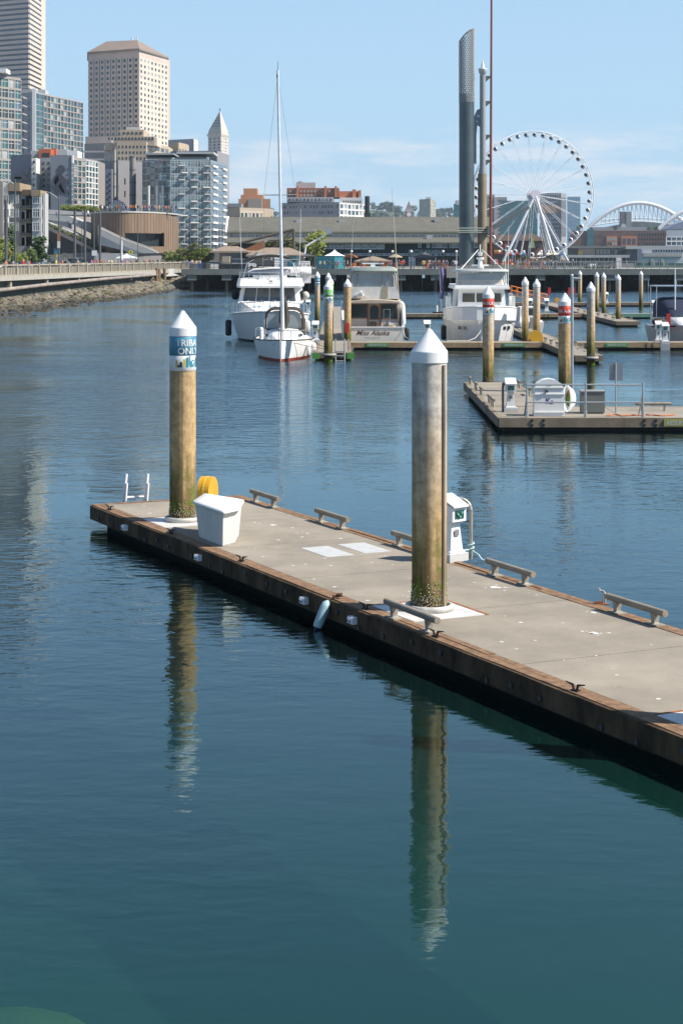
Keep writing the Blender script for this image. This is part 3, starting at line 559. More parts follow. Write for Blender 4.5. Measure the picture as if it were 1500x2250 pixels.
# hoop collars
def collar(px, d, R, lab, X=None):
    x = (px-CX)/F*d if X is None else X; mb = MB(); mb.lathe([(R+.03, .36), (R+.2, .36), (R+.2, .5), (R+.03, .5), (R+.03, .36)], (x, d, 0), 20); solo(mb, 'pile_collar', mat('collar_grey', (.33, .31, .28), .7), lab, 'collar', (x, d, .36))
pile(721, 111, .27, 4.95, 'green banded guide pile at the end of the walkway by the sailing boat', 'green', (('B-NORTH', .22, -.3),), .5, barn=200, barn_z=.5, n=20, zb=-2)
collar(721, 111, .27, 'grey collar round the green banded pile')
pile(697, 172, .25, 5.0, 'blue banded guide pile on the far part of the sailing boat walkway', 'blue', (('B-MARINA', .2, -.3),), .4, n=14)
pile(721, 165, .25, 4.95, 'plain capped guide pile half hidden behind the green banded piles', n=14)
pile(725, 136, .25, 4.9, 'second green banded guide pile just behind the first one', 'green', (('B-SOUTH', .22, -.3),), .5, n=14)
pile(763, 128.2, .26, 4.85, 'plain pile beside the stern of the cabin cruiser, red extinguisher box on it', pm=PM_TAN, n=18)
mb = MB(); p = at(763, 127.85, 0); mb.box(p.x-.12, p.x+.12, 127.75, 127.9, 1.05, 1.75); o = solo(mb, 'extinguisher_box', mat('signal_red', (.5, .02, .02), .5), 'red extinguisher box fixed to the pile by the cabin cruiser', 'extinguisher', (p.x, 127.9, 1.05))
pile(1072, 86, .27, 5.0, 'guide pile with red A-SOUTH sign band behind the pump-out dock arm', 'red', (('A-SOUTH', .21, -.29),), .5, PM_GREY, n=24, barn=260, barn_z=.5)
pile(1240, 79.5, .29, 4.82, 'guide pile with red SOUTH A-NORTH sign band behind the K cabinet', 'red', (('SOUTH A-NORTH', .21, -.29),), .05, PM_TAN, n=24)
p = gp(1256, 872, .5); t = thing('dock_lamp', 'slim grey lamp post in front of the red banded pile', 'lamp', p); mb = MB(); mb.tube((0, 0, 0), (0, 0, 5.05), .065, n=10); mb.build('post', GALV, t, True); mb = MB(); mb.tube((-.02, 0, 5.0), (.35, -.02, 4.97), .05); mb.ball((-.02, 0, 5.1), .08); mb.build('lamp_head', GALV, t, True)
pile(1153, 131, .245, 4.95, 'plain grey guide pile between the white trawler yacht and its twin by the yellow reel', n=16, group='piles beside the yellow reel'); pile(1178, 127.9, .25, 4.85, 'plain grey guide pile rising directly behind the yellow hose reel', n=16, group='piles beside the yellow reel')
pile(1297, 107.6, .255, 4.92, 'plain guide pile in a collar at the end of the cleat lined walkway', n=20, barn=150, barn_z=.5); collar(1297, 107.6, .255, 'grey collar round the pile at the end of the cleat lined walkway')
for px, d, zt, lb in ((1273, 236.9, 4.6, 'thin far pile behind the rearmost dock beside the red extinguisher stands'), (1310, 203, 4.7, 'first of two close piles inside the back walkway'), (1325, 195, 4.7, 'second of two close piles, nearer the walkway end'), (1357, 172.5, 4.75, 'pile at the end of the back walkway, green fascia behind it'), (1407, 226, 4.65, 'lone pile over the green faced dock near the far pier')): pile(px, d, .26, zt, lb, n=12, group='piles in the back dock rows')
hose_reel(gp(1175, 750, .5), PI/2, .52, .6, 'yellow hose reel cover with notches beside two plain piles', (.62, .36, .02))
hose_reel(gp(1224, 664, .5), PI/2, .4, .5, 'small far yellow hose reel cover on the rearmost dock', (.6, .36, .03))
def pair(px, py, lab, grp, s=1.):
    q = pedestal(gp(px, py, .5), lab, group=grp); q.scale = (s,)*3; return q
G1 = 'pedestals in the marina rows'
for px, py, lab in ((693, 752, 'white pedestal on the walkway beside the sailing boat'), (677, 690, 'white pedestal behind the left motor yacht'), (1164, 686, 'white pedestal in the middle dock row by the plain piles'), (1200, 686, 'white pedestal in the middle dock row, right of the plain piles'), (1331, 668, 'white pedestal on the rearmost dock among the piles'),
                    (1436, 692, 'white pedestal on the green faced dock'), (1449, 692, 'white pedestal on the green faced dock'), (1446, 752, 'white pedestal on the tan dock beside the grey hulled boat'), (1460, 756, 'white pedestal on the tan dock beside the grey hulled boat'), (938, 750, 'white pedestal between the cabin cruiser and the white yacht')):
    pair(px, py, lab, G1, 1.15)
for px in (1436, 1460):
    d = 187.8 if px == 1436 else 124.8; x = (px-CX)/F*d; mb = MB(); mb.box(x-.32, x+.32, d-.08, d-.0, -.05, .62); solo(mb, 'cable_box', mat('cable_box_grey', (.36, .37, .38), .5, .2), 'grey cable box hung on the %s dock face under a white pedestal' % ('green' if px == 1436 else 'tan'), 'cable box', (x, d, 0))
    mb = MB(); mb.path([(x-.32, d+.2, .5), (x-.32, d+.2, 1.7), (x-.2, d+.2, 1.85), (x+.2, d+.2, 1.85), (x+.32, d+.2, 1.7), (x+.32, d+.2, .5)], .03, 6); solo(mb, 'guard_hoop', GALV, 'guard hoop over the pedestal on the %s dock' % ('green faced' if px == 1436 else 'tan faced'), 'guard hoop', (x, d, .5))
for px in (1206, 1250, 1259):
    p = gp(px, 664, .5); mb = MB(); mb.tube(p, p+Vector((0, 0, 1.0)), .05); mb.box(p.x-.18, p.x+.18, p.y-.1, p.y+.1, 1.5, 2.4, 1); solo(mb, 'extinguisher_stand', [GALV, mat('signal_red', (.5, .02, .02))], 'red extinguisher box on a stand at the rearmost dock', 'extinguisher', p, 'red extinguisher stands')
t = thing('gangway', 'orange railed gangway seen beyond the white yacht', 'gangway', at(1150, 215, .5)); OR = mat('orange_rail', (.6, .16, .02), .5)
a, b_ = at(1122, 212, 2.0), at(1200, 216, .9)
mb = MB(); mb.loft([[q+Vector((0, y, z)) for y, z in ((-.6, -.15), (.6, -.15), (.6, 0), (-.6, 0))] for q in (a, b_)], sm=False); mb.build('ramp', GREYB, t)
for y in (-.6, .6):
    for z in (.5, 1.0): mb = MB(); mb.tube(a+Vector((0, y, z)), b_+Vector((0, y, z)), .06); mb.build('rail', OR, t)
    for i in range(7): q = a.lerp(b_, i/6); mb = MB(); mb.tube(q+Vector((0, y, 0)), q+Vector((0, y, 1.0)), .05); mb.build('post', OR, t)
# ------------------------------------------------------------------ boats
def hull(mb, st, m=0, ms=1, stripe=.16, deck=True, md=0):
    "st: (y, half beam at sheer, sheer height, half beam at waterline)"
    rings = []
    for y, bs, zs, bw in st:
        def hb(z): return bw+(bs-bw)*max(0, z/zs)**.75
        left = [(-bs, zs), (-hb(zs*.66), zs*.66), (-hb(zs*.33), zs*.33), (-hb(stripe), stripe), (-bw*.97, -.05), (-bw*.5, -.45)]
        rings.append([Vector((x, y, z)) for x, z in left]+[Vector((0, y, -.6))]+[Vector((-x, y, z)) for x, z in reversed(left)])
    n = 13; vs = [p for r in rings for p in r]; f0 = []; f1 = []
    for j in range(len(rings)-1):
        for i in range(n-1): (f1 if i in (3, 8) else f0).append((j*n+i, j*n+i+1, (j+1)*n+i+1, (j+1)*n+i))
    mb.add(vs, f0, m, True); mb.add(vs, f1, ms, True); mb.add(rings[0], [tuple(range(n))], m); mb.add(rings[-1], [tuple(range(n-1, -1, -1))], m)
    if deck:
        for a, b in zip(rings, rings[1:]): mb.add([a[0]-Vector((0, 0, .06)), b[0]-Vector((0, 0, .06)), b[-1]-Vector((0, 0, .06)), a[-1]-Vector((0, 0, .06))], [(0, 1, 2, 3)], md)
def lrail(mb, pts, r, h, m=0, posts=True):
    top = [p+Vector((0, 0, h)) for p in pts]; mb.path(top, r, 5, m)
    if posts: [mb.tube(p, q, r*.8, n=5, m=m) for p, q in zip(pts, top)]
REDB = mat('red_boot_stripe', (.35, .05, .025), .5); CANV = mat('dark_canvas', (.045, .036, .028), .9, var=.2); NAVY = mat('navy_canvas', (.012, .02, .05), .85); BOOTD = mat('dark_boot', (.03, .03, .035), .5)
CLEAR = mat('clear_vinyl', (.30, .33, .34), .12, spec=.8, var=.15, scale=.8); TEAK = mat('teak', (.24, .12, .05), .5, var=.3, scale=3); CREAM = mat('cream_canvas', (.55, .52, .46), .8, var=.08); HARDT = mat('pale_green_canvas', (.38, .43, .39), .8, var=.1)
def arch_pts(hw, z0, zt, y, n=12, sq=.45):
    r = []
    for i in range(n+1):
        a = PI-PI*i/n; c, s = math.cos(a), math.sin(a); r.append(Vector((hw*math.copysign(abs(c)**sq, c), y, z0+(zt-z0)*abs(s)**sq)))
    return r
def fender(t, p, r=.13, h=.75, m=None):
    mb = MB(); mb.lathe([(0, -h/2), (r*.6, -h/2+.02), (r, -h/2+.12), (r, h/2-.12), (r*.6, h/2-.02), (0, h/2)], p, 10); mb.build('fender', m or WHITE, t, True)
# --- sailing boat, bow to us
S = thing('sailing_boat', 'white sailing boat with tall bare mast, dark spray hood and red boot stripe', 'sailing boat', at(617, 111, 0))
mb = MB(); hull(mb, [(0, .06, 1.28, .02), (.9, .75, 1.24, .42), (2.4, 1.4, 1.2, 1.0), (4.4, 1.86, 1.15, 1.5), (6.8, 1.95, 1.12, 1.65), (9.2, 1.8, 1.12, 1.45), (11.2, 1.45, 1.15, 1.1)]); mb.build('hull', [WHITE, REDB], S, True)
mb = MB(); r = []
for y, w_, h in ((1.9, .25, 1.2), (2.3, .55, 1.46), (3.4, .9, 1.62), (5.2, 1.15, 1.74), (6.4, 1.2, 1.78)):
    r.append([Vector((x*w_, y, 1.1+(h-1.1)*z)) for x, z in ((-1.1, 0), (-1, .55), (-.75, .9), (-.3, 1), (.3, 1), (.75, .9), (1, .55), (1.1, 0))])
mb.loft(r); mb.build('coach_roof', WHITE, S, True)
for s in (-1, 1): mb = MB(); mb.loft([[Vector((s*x, y, z)) for x, z in ((.93+k, 1.36), (1.03+k, 1.36), (.98+k, 1.5), (.9+k, 1.5))] for y, k in ((3.9, .06), (5.6, .19))], sm=False); mb.build('cabin_window', GLASS, S, True)
for s in (-1, 1): mb = MB(); mb.path([Vector((s*x, y, z+.03)) for y, x, z in ((0, .06, 1.28), (.9, .75, 1.24), (2.4, 1.4, 1.2), (4.4, 1.86, 1.15), (6.8, 1.95, 1.12), (9.2, 1.8, 1.12))], .035, 5); mb.build('toe_rail', CANV, S, True)
for s in (-1, 1): mb = MB(); mb.loft([[Vector((s*(x+.012), y+dy, z)) for x, y in ((.42, .5), (.98, 1.6))] for z, dy in ((1.0, 0), (1.03, 0))], closed=False, cap=False); mb.build('sheer_stripe', NAVY, S, True)
mb = MB(); mb.tube((0, 4.0, 1.6), (-.33, 4.05, 18.2), .105, .075, 10); o = mb.build('mast', mat('mast_alloy', (.72, .73, .74), .35, .2), S, True)
mb = MB(); mb.tube((-.33, 4.05, 18.2), (-.33, 4.05, 18.75), .015, n=5); mb.tube((-.33, 4.05, 17.6), (-.36, 4.0, 17.9), .06, n=6); mb.build('masthead_gear', DARK, o, True)
for z, w_ in ((10.3, 1.35), (6.2, 1.5)):
    k = (z-1.6)/16.6; mb = MB(); c = Vector((-.33*k, 4.0, z)); mb.tube(c+Vector((-w_*.75, .15, 0)), c, .03, n=5); mb.tube(c, c+Vector((w_*.75, .15, .03)), .03, n=5); mb.build('spreader', GALV, o, True)
top = Vector((-.33, 4.05, 17.9)); WIRE = mat('rigging_wire', (.25, .26, .27), .4, .6)
for s in (-1, 1):
    mb = MB(); mb.path([Vector((s*1.75, 4.6, 1.15)), Vector((-.12+s*1.1, 4.15, 6.2)), Vector((-.2+s*1.0, 4.15, 10.3)), top], .011, 4); mb.build('shroud', WIRE, S, True)
mb = MB(); mb.path([Vector((0, .1, 1.28)), top], .02, 4); mb.build('forestay', WIRE, S, True); mb = MB(); mb.path([Vector((0, 11.1, 1.2)), top], .011, 4); mb.build('backstay', WIRE, S, True)
mb = MB(); mb.tube((0, .35, 1.3), (0, .55, 2.2), .05, .04, 8); mb.build('furler', mat('furler_red', (.2, .05, .04), .6), S, True)
mb = MB(); mb.tube((0, 4.1, 2.5), (0, 8.6, 2.6), .09, n=8); mb.build('boom', GALV, S, True)
mb = MB(); mb.loft([[Vector((x*w_+.05, y, z0+z*h)) for x, z in ((-1, .15), (-.8, .6), (-.3, 1), (.3, 1), (.8, .6), (1, .15), (.4, -.1), (-.4, -.1))] for y, w_, z0, h in ((4.25, .2, 2.2, 1.5), (4.6, .34, 2.0, 1.9), (6, .3, 2.4, .9), (8.4, .14, 2.55, .4))]); mb.build('sail_cover', CANV, S, True)
mb = MB(); ao = arch_pts(1.22, 1.5, 3.1, 7.2); 
for y, k in ((6.9, 1.),):
    a = arch_pts(1.2, 1.7, 3.02, 6.6); b = arch_pts(1.26, 1.7, 3.12, 7.6); mb.loft([a, b], closed=False, cap=False); mb.path(a, .05, 6); mb.path(b, .04, 6)
mb.build('spray_hood', CANV, S, True); mb = MB(); a = arch_pts(1.12, 1.72, 2.93, 6.62); mb.add(a, [tuple(range(len(a)))]); mb.build('hood_window', CLEAR, S, True)
mb = MB(); mb.box(-1.15, 1.15, 6.5, 7.4, 1.5, 1.75); mb.build('hood_skirt', CANV, S, True)
mb = MB()
for s in (-1, 1): lrail(mb, [Vector((s*x, y, z)) for x, y, z in ((.12, .15, 1.28), (.6, .8, 1.24), (1.1, 1.7, 1.22))], .032, .6); lrail(mb, [Vector((s*x, y, z)) for x, y, z in ((1.1, 1.7, 1.22), (1.7, 4, 1.16), (1.85, 6.5, 1.12), (1.7, 9.3, 1.12))], .022, .62); 
mb.tube((-.12, .15, 1.88), (.12, .15, 1.88), .022); mb.build('guard_rail', STEEL, S, True)
for x, y, z in ((-1.3, 2.6, 1.6), (1.62, 3.2, .55), (1.93, 5.1, .55)): fender(S, (x, y, z), .14, .8)
mb = MB(); mb.tube((1.0, 9.8, 1.2), (1.05, 9.9, 2.3), .3, .26, 10); mb.build('horseshoe_buoy', CANV, S, True)
mb = MB(); mb.path([Vector((.1, .3, 1.3)), Vector((1.6, 1.9, .85)), Vector((3.0, 3.2, .55))], .018, 5); mb.path([Vector((1.6, 4.2, 1.2)), Vector((2.2, 3.6, .9)), Vector((3.1, 2.6, .55))], .018, 5); mb.build('mooring_line', mat('brown_rope', (.12, .05, .03)), S, True)
mb = MB(); v, f = text('36703', .16, .003); mb.add([(-.62+x*.62, 1.12-.58*(x+.2)*1.0-.02, y+.93) for x, y, _ in v], f); mb.build('registration', BOOTD, S, True)
# --- left motor yacht, bow to us
Yt = thing('motor_yacht', 'white flybridge motor yacht with dark bimini behind the sailing boat', 'motor yacht', at(586, 135.5, 0))
mb = MB(); hull(mb, [(0, .25, 2.3, .04), (1.2, 1.55, 2.2, .75), (2.8, 2.45, 2.1, 1.6), (5, 2.95, 1.95, 2.3), (9, 3.0, 1.8, 2.6), (14, 2.85, 1.7, 2.5)], 0, 1, .14); mb.build('hull', [WHITE, BOOTD], Yt, True)
mb = MB(); mb.loft([[Vector((x*w_, y, z)) for x, z in ((-1, 1.8), (-.96, zt), (.96, zt), (1, 1.8))] for y, w_, zt in ((1.6, .9, 2.3), (3.0, 1.75, 2.72), (4.3, 2.2, 2.92), (5.2, 2.4, 2.95))], sm=False); mb.build('trunk_cabin', WHITE, Yt, True)
mb = MB(); mb.loft([[Vector((x, y, z)) for x, y, z in ((-2.45, 5.2, 2.75), (2.45, 5.2, 2.75), (2.5, 12, 2.75), (-2.5, 12, 2.75))], [Vector((x, y, z)) for x, y, z in ((-2.2, 6.0, 4.05), (2.2, 6.0, 4.05), (2.35, 12, 4.05), (-2.35, 12, 4.05))]], sm=False); mb.build('deckhouse', WHITE, Yt, True)
def wq(x0, x1, k0=.06, k1=.94):     # a slanted windshield pane on the deckhouse front
    def P_(x, k): return Vector((x*(1-.1*k), 5.2+.8*k-.03, 2.75+1.3*k))
    return [P_(x0, k0+.08), P_(x1, k0+.08), P_(x1, k1), P_(x0, k1)]
for i in range(4):
    x0 = -2.1+i*1.06; mb = MB(); mb.extr(wq(x0, x0+.98), (0, -.02, 0)); o = mb.build('windshield_pane', mat('yacht_glass', (.05, .065, .075), .08, spec=.9, var=.5, scale=.6), Yt, True)
    c = wq(x0+.42, x0+.46); mb = MB(); mb.tube(c[0]+Vector((0, -.05, .0)), c[3]+Vector((.03, -.05, -.45)), .025, n=5); mb.build('wiper', WHITE2, o, True)
for s in (-1, 1): mb = MB(); mb.extr([(s*2.47, 5.7, 3.0), (s*2.5, 9.5, 3.0), (s*2.42, 9.5, 3.75), (s*2.36, 6.2, 3.75)], (s*.03, 0, 0)); mb.build('side_window', GLASS, Yt, True)
mb = MB(); mb.loft([[Vector((x*w_, y+dy, z)) for x, y in ((-1, 5.3), (-.9, 5.1), (.9, 5.1), (1, 5.3), (1, 12.4), (-1, 12.4))] for z, w_, dy in ((4.0, 2.5, .0), (4.15, 2.55, -.05), (4.7, 2.45, .25))], sm=False); mb.build('flybridge', WHITE, Yt, True)
mb = MB(); v, f = text('580', .2, .006); mb.add([(x+.1, 5.13, y+4.43) for x, y, _ in v], f); mb.box(-.12, .3, 5.13, 5.14, 4.34, 4.36); mb.build('lettering', BOOTD, Yt, True)
mb = MB(); mb.loft([[Vector((x*1.3, y, z)) for x, y in ((-1, 5.9), (-.6, 5.6), (.6, 5.6), (1, 5.9), (1, 6.6), (-1, 6.6))] for z in (4.7, 4.95)], sm=False); mb.build('console', WHITE, Yt, True)
mb = MB(); pts = [Vector((x, y, 4.7)) for x, y in ((-2.4, 9), (-2.4, 7), (-2.35, 5.7), (-1.6, 5.35), (-.8, 5.3), (0, 5.3), (.8, 5.3), (1.6, 5.35), (2.35, 5.7), (2.4, 7), (2.4, 9))]; lrail(mb, pts, .03, .5); mb.path([p+Vector((0, 0, .25)) for p in pts], .013, 4); mb.build('flybridge_rail', STEEL, Yt, True)
mb = MB()
for s in (-1, 1): mb.path([Vector((s*2.1, 6.2, 4.7)), Vector((s*1.8, 6.6, 5.9)), Vector((s*1.3, 6.8, 6.2))], .045, 6); mb.path([Vector((s*2.1, 8.9, 4.7)), Vector((s*1.9, 8.5, 6.0))], .04, 6)
mb.build('bimini_frame', STEEL, Yt, True)
mb = MB(); mb.loft([[Vector((x, y, 6.2+h*(1-(x/2.0)**2)-(.0 if y < 8.5 else .05))) for x in [-2.0+i*.4 for i in range(11)]] for y, h in ((6.5, .32), (7.6, .4), (9.0, .34))], closed=False, cap=False); mb.loft([[Vector((x, 6.5, 6.2+.32*(1-(x/2)**2)-z)) for x in [-2.0+i*.4 for i in range(11)]] for z in (0, .16)], closed=False, cap=False); mb.build('bimini_top', CANV, Yt, True)
mb = MB(); mb.loft([[Vector((x, y, 4.95+z)) for y, z in ((9.6*1.-w_, 0), (9.6-w_, .35*k), (9.6, .5*k), (9.6+w_, .35*k), (9.6+w_, 0))] for x, w_, k in ((-1.9, .2, .6), (-1.4, .5, 1), (0, .6, 1.25), (2.2, .62, 1.3), (3.1, .6, 1.3), (3.15, .3, .8))]); mb.build('covered_dinghy', mat('dinghy_cover', (.66, .64, .66), .6, var=.06), Yt, True)
mb = MB(); mb.box(2.4, 3.1, 9.2, 10.0, 4.3, 4.95); mb.build('dinghy_end', mat('dinghy_cover', (.66, .64, .66)), Yt, True)
mb = MB(); mb.tube((0, 9.5, 6.1), (0, 9.5, 6.5), .06); mb.box(-1.2, 1.2, 9.4, 9.6, 6.5, 6.62); mb.build('radar', WHITE, Yt, True)
for s in (-1, 1): 
    mb = MB(); mb.ball((s*2.75, 7.0, 3.35), .3, .25, .34); mb.build('life_ring', BLACK if s < 0 else CREAM, Yt, True)
    mb = MB(); lrail(mb, [Vector((s*x, y, z)) for x, y, z in ((.25, .1, 2.3), (.95, .65, 2.25), (1.5, 1.25, 2.2), (2.0, 2.0, 2.15), (2.4, 2.8, 2.1), (2.7, 3.8, 2.04), (2.9, 5, 1.95), (2.95, 7, 1.9))], .034, .75); mb.path([Vector((s*x, y, z+.4)) for x, y, z in ((.25, .1, 2.3), (1.5, 1.25, 2.2), (2.4, 2.8, 2.1), (2.9, 5, 1.95))], .013, 4); mb.build('guard_rail', STEEL, Yt, True)
    for k in (0, 1): mb = MB(); mb.ball((s*(1.3+.35*k), 1.62+.5*k, 1.28), .1, .2, .06); mb.build('porthole', BLACK, Yt, True)
    mb = MB(); mb.path([Vector((s*x, y, z+.02)) for x, y, z in ((.25, 0, 2.3), (1.55, 1.2, 2.2), (2.45, 2.8, 2.1), (2.95, 5, 1.95), (3, 9, 1.8))], .06, 6); mb.build('rub_rail', WHITE2, Yt, True)
fender(Yt, (-3.1, 4.2, .95), .24, 1.25, BLACK); fender(Yt, (2.95, 4.6, 1.0), .2, 1.0)
for x in (-.85, .35): mb = MB(); mb.extr([(x-.28, 2.2, 2.35), (x+.28, 2.2, 2.35), (x+.3, 2.5, 2.75), (x, 2.45, 2.62), (x-.3, 2.5, 2.75)], (0, .12, 0)); mb.build('sun_cushion', mat('cushion_blue', (.35, .45, .5), .8), Yt, True)
mb = MB(); mb.box(-.22, .22, -.12, .5, 2.28, 2.36); mb.tube((0, -.1, 2.25), (0, .25, 1.7), .1, .16); mb.build('anchor_roller', STEEL, Yt, True)
for a, b in (((-2.3, 8.8, 4.7), (-2.5, 8.8, 9.5)), ((2.2, 8.8, 4.7), (2.35, 8.8, 10.2))): mb = MB(); mb.tube(a, b, .03, .013, 5); mb.build('whip_antenna', WHITE2, Yt, True)
# --- cabin cruiser, stern to us
Mk = thing('cabin_cruiser', 'cream cabin cruiser named Miss Alaska with teak framed saloon door, stern to the dock', 'cabin cruiser', Vector((2.24, 128.2, 0)))
IV = mat('cream_hull', (.74, .69, .6), .4, var=.08, scale=1)
mb = MB(); hull(mb, [(0, 2.12, 1.42, 2.0), (4, 2.28, 1.5, 2.1), (8, 2.15, 1.8, 1.7), (11.5, 1.2, 2.2, .7), (13.4, .08, 2.5, .03)], 0, 1, .12, False); mb.build('hull', [IV, BOOTD], Mk, True)
mb = MB(); mb.box(-2.0, 2.0, .12, 12, .9, .96); mb.build('cockpit_sole', TEAK, Mk, True)
mb = MB(); v, f = text('Miss Alaska', .5, .006, .35); mb.add([(x-.05, -.012, y+.88) for x, y, _ in v], f); mb.build('name_lettering', mat('brown_lettering', (.16, .07, .03), .5), Mk, True)
mb = MB(); v, f = text('PORT ALICE BC', .16, .0); mb.add([(x-.05, -.012, y+.64) for x, y, _ in v], f); mb.build('port_lettering', mat('grey_lettering', (.3, .28, .26), .5), Mk, True)
mb = MB(); mb.box(-2.14, 2.14, -.05, .16, 1.4, 1.47); mb.build('transom_cap', WHITE, Mk, True)
yb = 2.2
mb = MB(); mb.box(-1.85, 1.85, yb, yb+7, .97, 3.1); mb.build('saloon', IV, Mk, True)
TK = TEAK
for x0, x1, z0, z1 in ((-1.62, -.42, 2.05, 2.98), (.62, 1.68, 2.0, 2.98)):
    mb = MB(); mb.box(x0, x1, yb-.02, yb-.004, z0, z1); o = mb.build('saloon_window', GLASS, Mk, True)
    for a, b, c, d_ in ((x0-.08, x0, z0-.08, z1+.08), (x1, x1+.08, z0-.08, z1+.08)): mb = MB(); mb.box(a, b, yb-.05, yb-.003, c, d_); mb.build('frame', TK, o, True)
    for c in (z0-.08, z1): mb = MB(); mb.box(x0, x1, yb-.048, yb-.003, c, c+.08); mb.build('frame', TK, o, True)
mb = MB(); mb.box(-.28, .48, yb-.035, yb-.004, 1.0, 3.0); dr = mb.build('saloon_door', mat('door_cream', (.5, .45, .36), .5), Mk, True)
mb = MB(); a = [Vector((.1+.28*math.cos(PI*i/8), yb-.045, 2.68+.22*math.sin(PI*i/8))) for i in range(9)]; mb.add([Vector((-.18, yb-.045, 1.95)), Vector((.38, yb-.045, 1.95))]+a, [tuple(range(11))]); mb.build('door_pane', GLASS, dr, True)
mb = MB(); mb.path([Vector((-.21, yb-.05, 1.92)), Vector((.41, yb-.05, 1.92))]+[p+Vector(((p.x-.1)*.1, 0, .02)) for p in a]+[Vector((-.21, yb-.05, 1.92))], .035, 5); mb.build('door_frame', TK, dr, True)
for x in (-.36, .54): mb = MB(); mb.box(x-.05, x+.05, yb-.06, yb-.003, .97, 3.06); mb.build('teak_post', TK, Mk, True)
mb = MB(); mb.tube((-.14, yb-.05, 1.5), (-.14, yb-.1, 1.5), .11, n=10); mb.build('round_vent', DARK, Mk, True)
mb = MB(); r = []
for y, w_, h in ((.9, 1.85, 3.2), (2.0, 2.0, 3.32), (9.5, 1.9, 3.32)): r.append([Vector((x*w_, y, h+.14*(1-x*x)-z)) for x, z in ((-1, .1), (-1, 0), (-.5, 0), (0, 0), (.5, 0), (1, 0), (1, .1))])
mb.loft(r, sm=False); mb.build('saloon_roof', mat('buff_roof', (.45, .38, .3), .7), Mk, True)
mb = MB(); r = [[Vector((x*w_, y, z)) for x, y in ((-1, 1.4), (1, 1.4), (1, 7), (-1, 7))] for z, w_ in ((3.4, 1.86), (3.7, 1.8), (4.25, 1.68))]; mb.loft(r, sm=False); mb.build('flybridge_cover', mat('white_canvas', (.68, .66, .62), .8, var=.1, scale=2, bump=.02, bscale=4), Mk, True)
mb = MB(); mb.extr([(.6, 1.37, 3.45), (1.05, 1.37, 3.45), (1.05, 1.42, 4.25), (.6, 1.42, 4.25)], (0, -.02, 0)); mb.build('zip_panel', mat('khaki_canvas', (.3, .28, .19), .8), Mk, True)
a0 = arch_pts(1.62, 4.1, 5.5, 1.5, 14, .35); a1 = arch_pts(1.62, 4.1, 5.55, 6.8, 14, .35)
mb = MB(); mb.add(a0, [tuple(range(len(a0)))]); mb.loft([a0, a1], closed=False, cap=False); mb.build('clear_enclosure', CLEAR, Mk, True)
mb = MB(); mb.path([p*1 for p in arch_pts(1.5, 4.25, 5.32, 1.46, 14, .35)], .05, 6, 0); mb.path(arch_pts(1.64, 4.1, 5.5, 1.47, 14, .35), .05, 6, 0); mb.build('enclosure_piping', CREAM, Mk, True)
for x in (-1.1, .62, 1.1): mb = MB(); mb.tube((x, 1.44, 4.2), (x, 1.44, 5.45), .025, n=5); mb.build('zip_seam', mat('khaki_canvas', (.3, .28, .19)), Mk, True)
mb = MB(); mb.loft([[Vector((x*w_, y, z)) for x, y in ((-1, 1.35), (-.9, 1.25), (.9, 1.25), (1, 1.35), (1, 7), (-1, 7))] for z, w_ in ((5.36, 1.68), (5.52, 1.7), (5.66, 1.45))], sm=True); mb.build('hardtop', HARDT, Mk, True)
for x in (-.6, .4): mb = MB(); mb.box(x-.22, x+.22, 3.6, 3.8, 4.3, 4.75); mb.build('helm_seat', WHITE, Mk, True)
mb = MB(); mb.box(-.16, .16, 1.8, 2.1, 5.62, 5.85); mb.box(-.78, .78, 1.85, 2.05, 5.87, 5.96); mb.build('radar', WHITE, Mk, True)
mb = MB(); mb.tube((-1.75, 1.6, 3.3), (-1.35, 1.6, 9.4), .03, .012, 5); mb.tube((1.85, 1.6, 3.2), (1.35, 1.6, 11.2), .04, .014, 5); mb.build('outrigger', mat('pole_tan', (.5, .45, .36), .5), Mk, True)
for s in (-1, 1): 
    mb = MB(); mb.loft([[Vector((s*x, y, z)) for x, z in ((1.98, 1.4), (2.2, 1.4), (2.28, 1.4+h), (2.06, 1.4+h))] for y, h in ((.1, .3), (.9, 1.15), (2.2, 1.6), (7, 1.7))]); mb.build('side_bulwark', WHITE, Mk, True)
fender(Mk, (2.4, 1.5, .9), .18, .9, BLACK)
mb = MB(); mb.loft([[Vector((x*k-.02, .32+.2*y, z)) for x, y in ((-1, -1), (1, -1), (1, 1), (-1, 1))] for z, k in ((1.47, .22), (1.75, .27), (1.83, .2))], sm=False); mb.build('covered_winch', CANV, Mk, True)
mb = MB(); mb.tube((-1.2, 1.3, 3.55), (-.75, 1.2, 3.8), .19, .22, 12); mb.tube((-.76, 1.2, 3.8), (-.72, 1.18, 3.82), .14, n=10, m=1); mb.build('searchlight', [WHITE, GALV], Mk, True)
mb = MB(); lrail(mb, [Vector((.75, 1.4, .96)), Vector((1.2, 1.4, .96))], .03, 1.7); mb.build('flybridge_ladder', STEEL, Mk, True)
mb = MB(); mb.box(1.1, 1.75, .8, 1.6, .97, 1.7); mb.build('cockpit_seat', WHITE2, Mk, True); mb = MB(); mb.tube((1.35, .5, 1.0), (1.35, .5, 1.55), .2, .22); mb.build('yellow_bucket', mat('bucket_yellow', (.6, .42, .1), .6), Mk, True)
mb = MB(); mb.path([Vector((2.1, 0, 1.3)), Vector((2.2, -.5, .8)), Vector((2.6, -1.2, .56))], .025, 5); mb.build('mooring_line', CREAM, Mk, True)
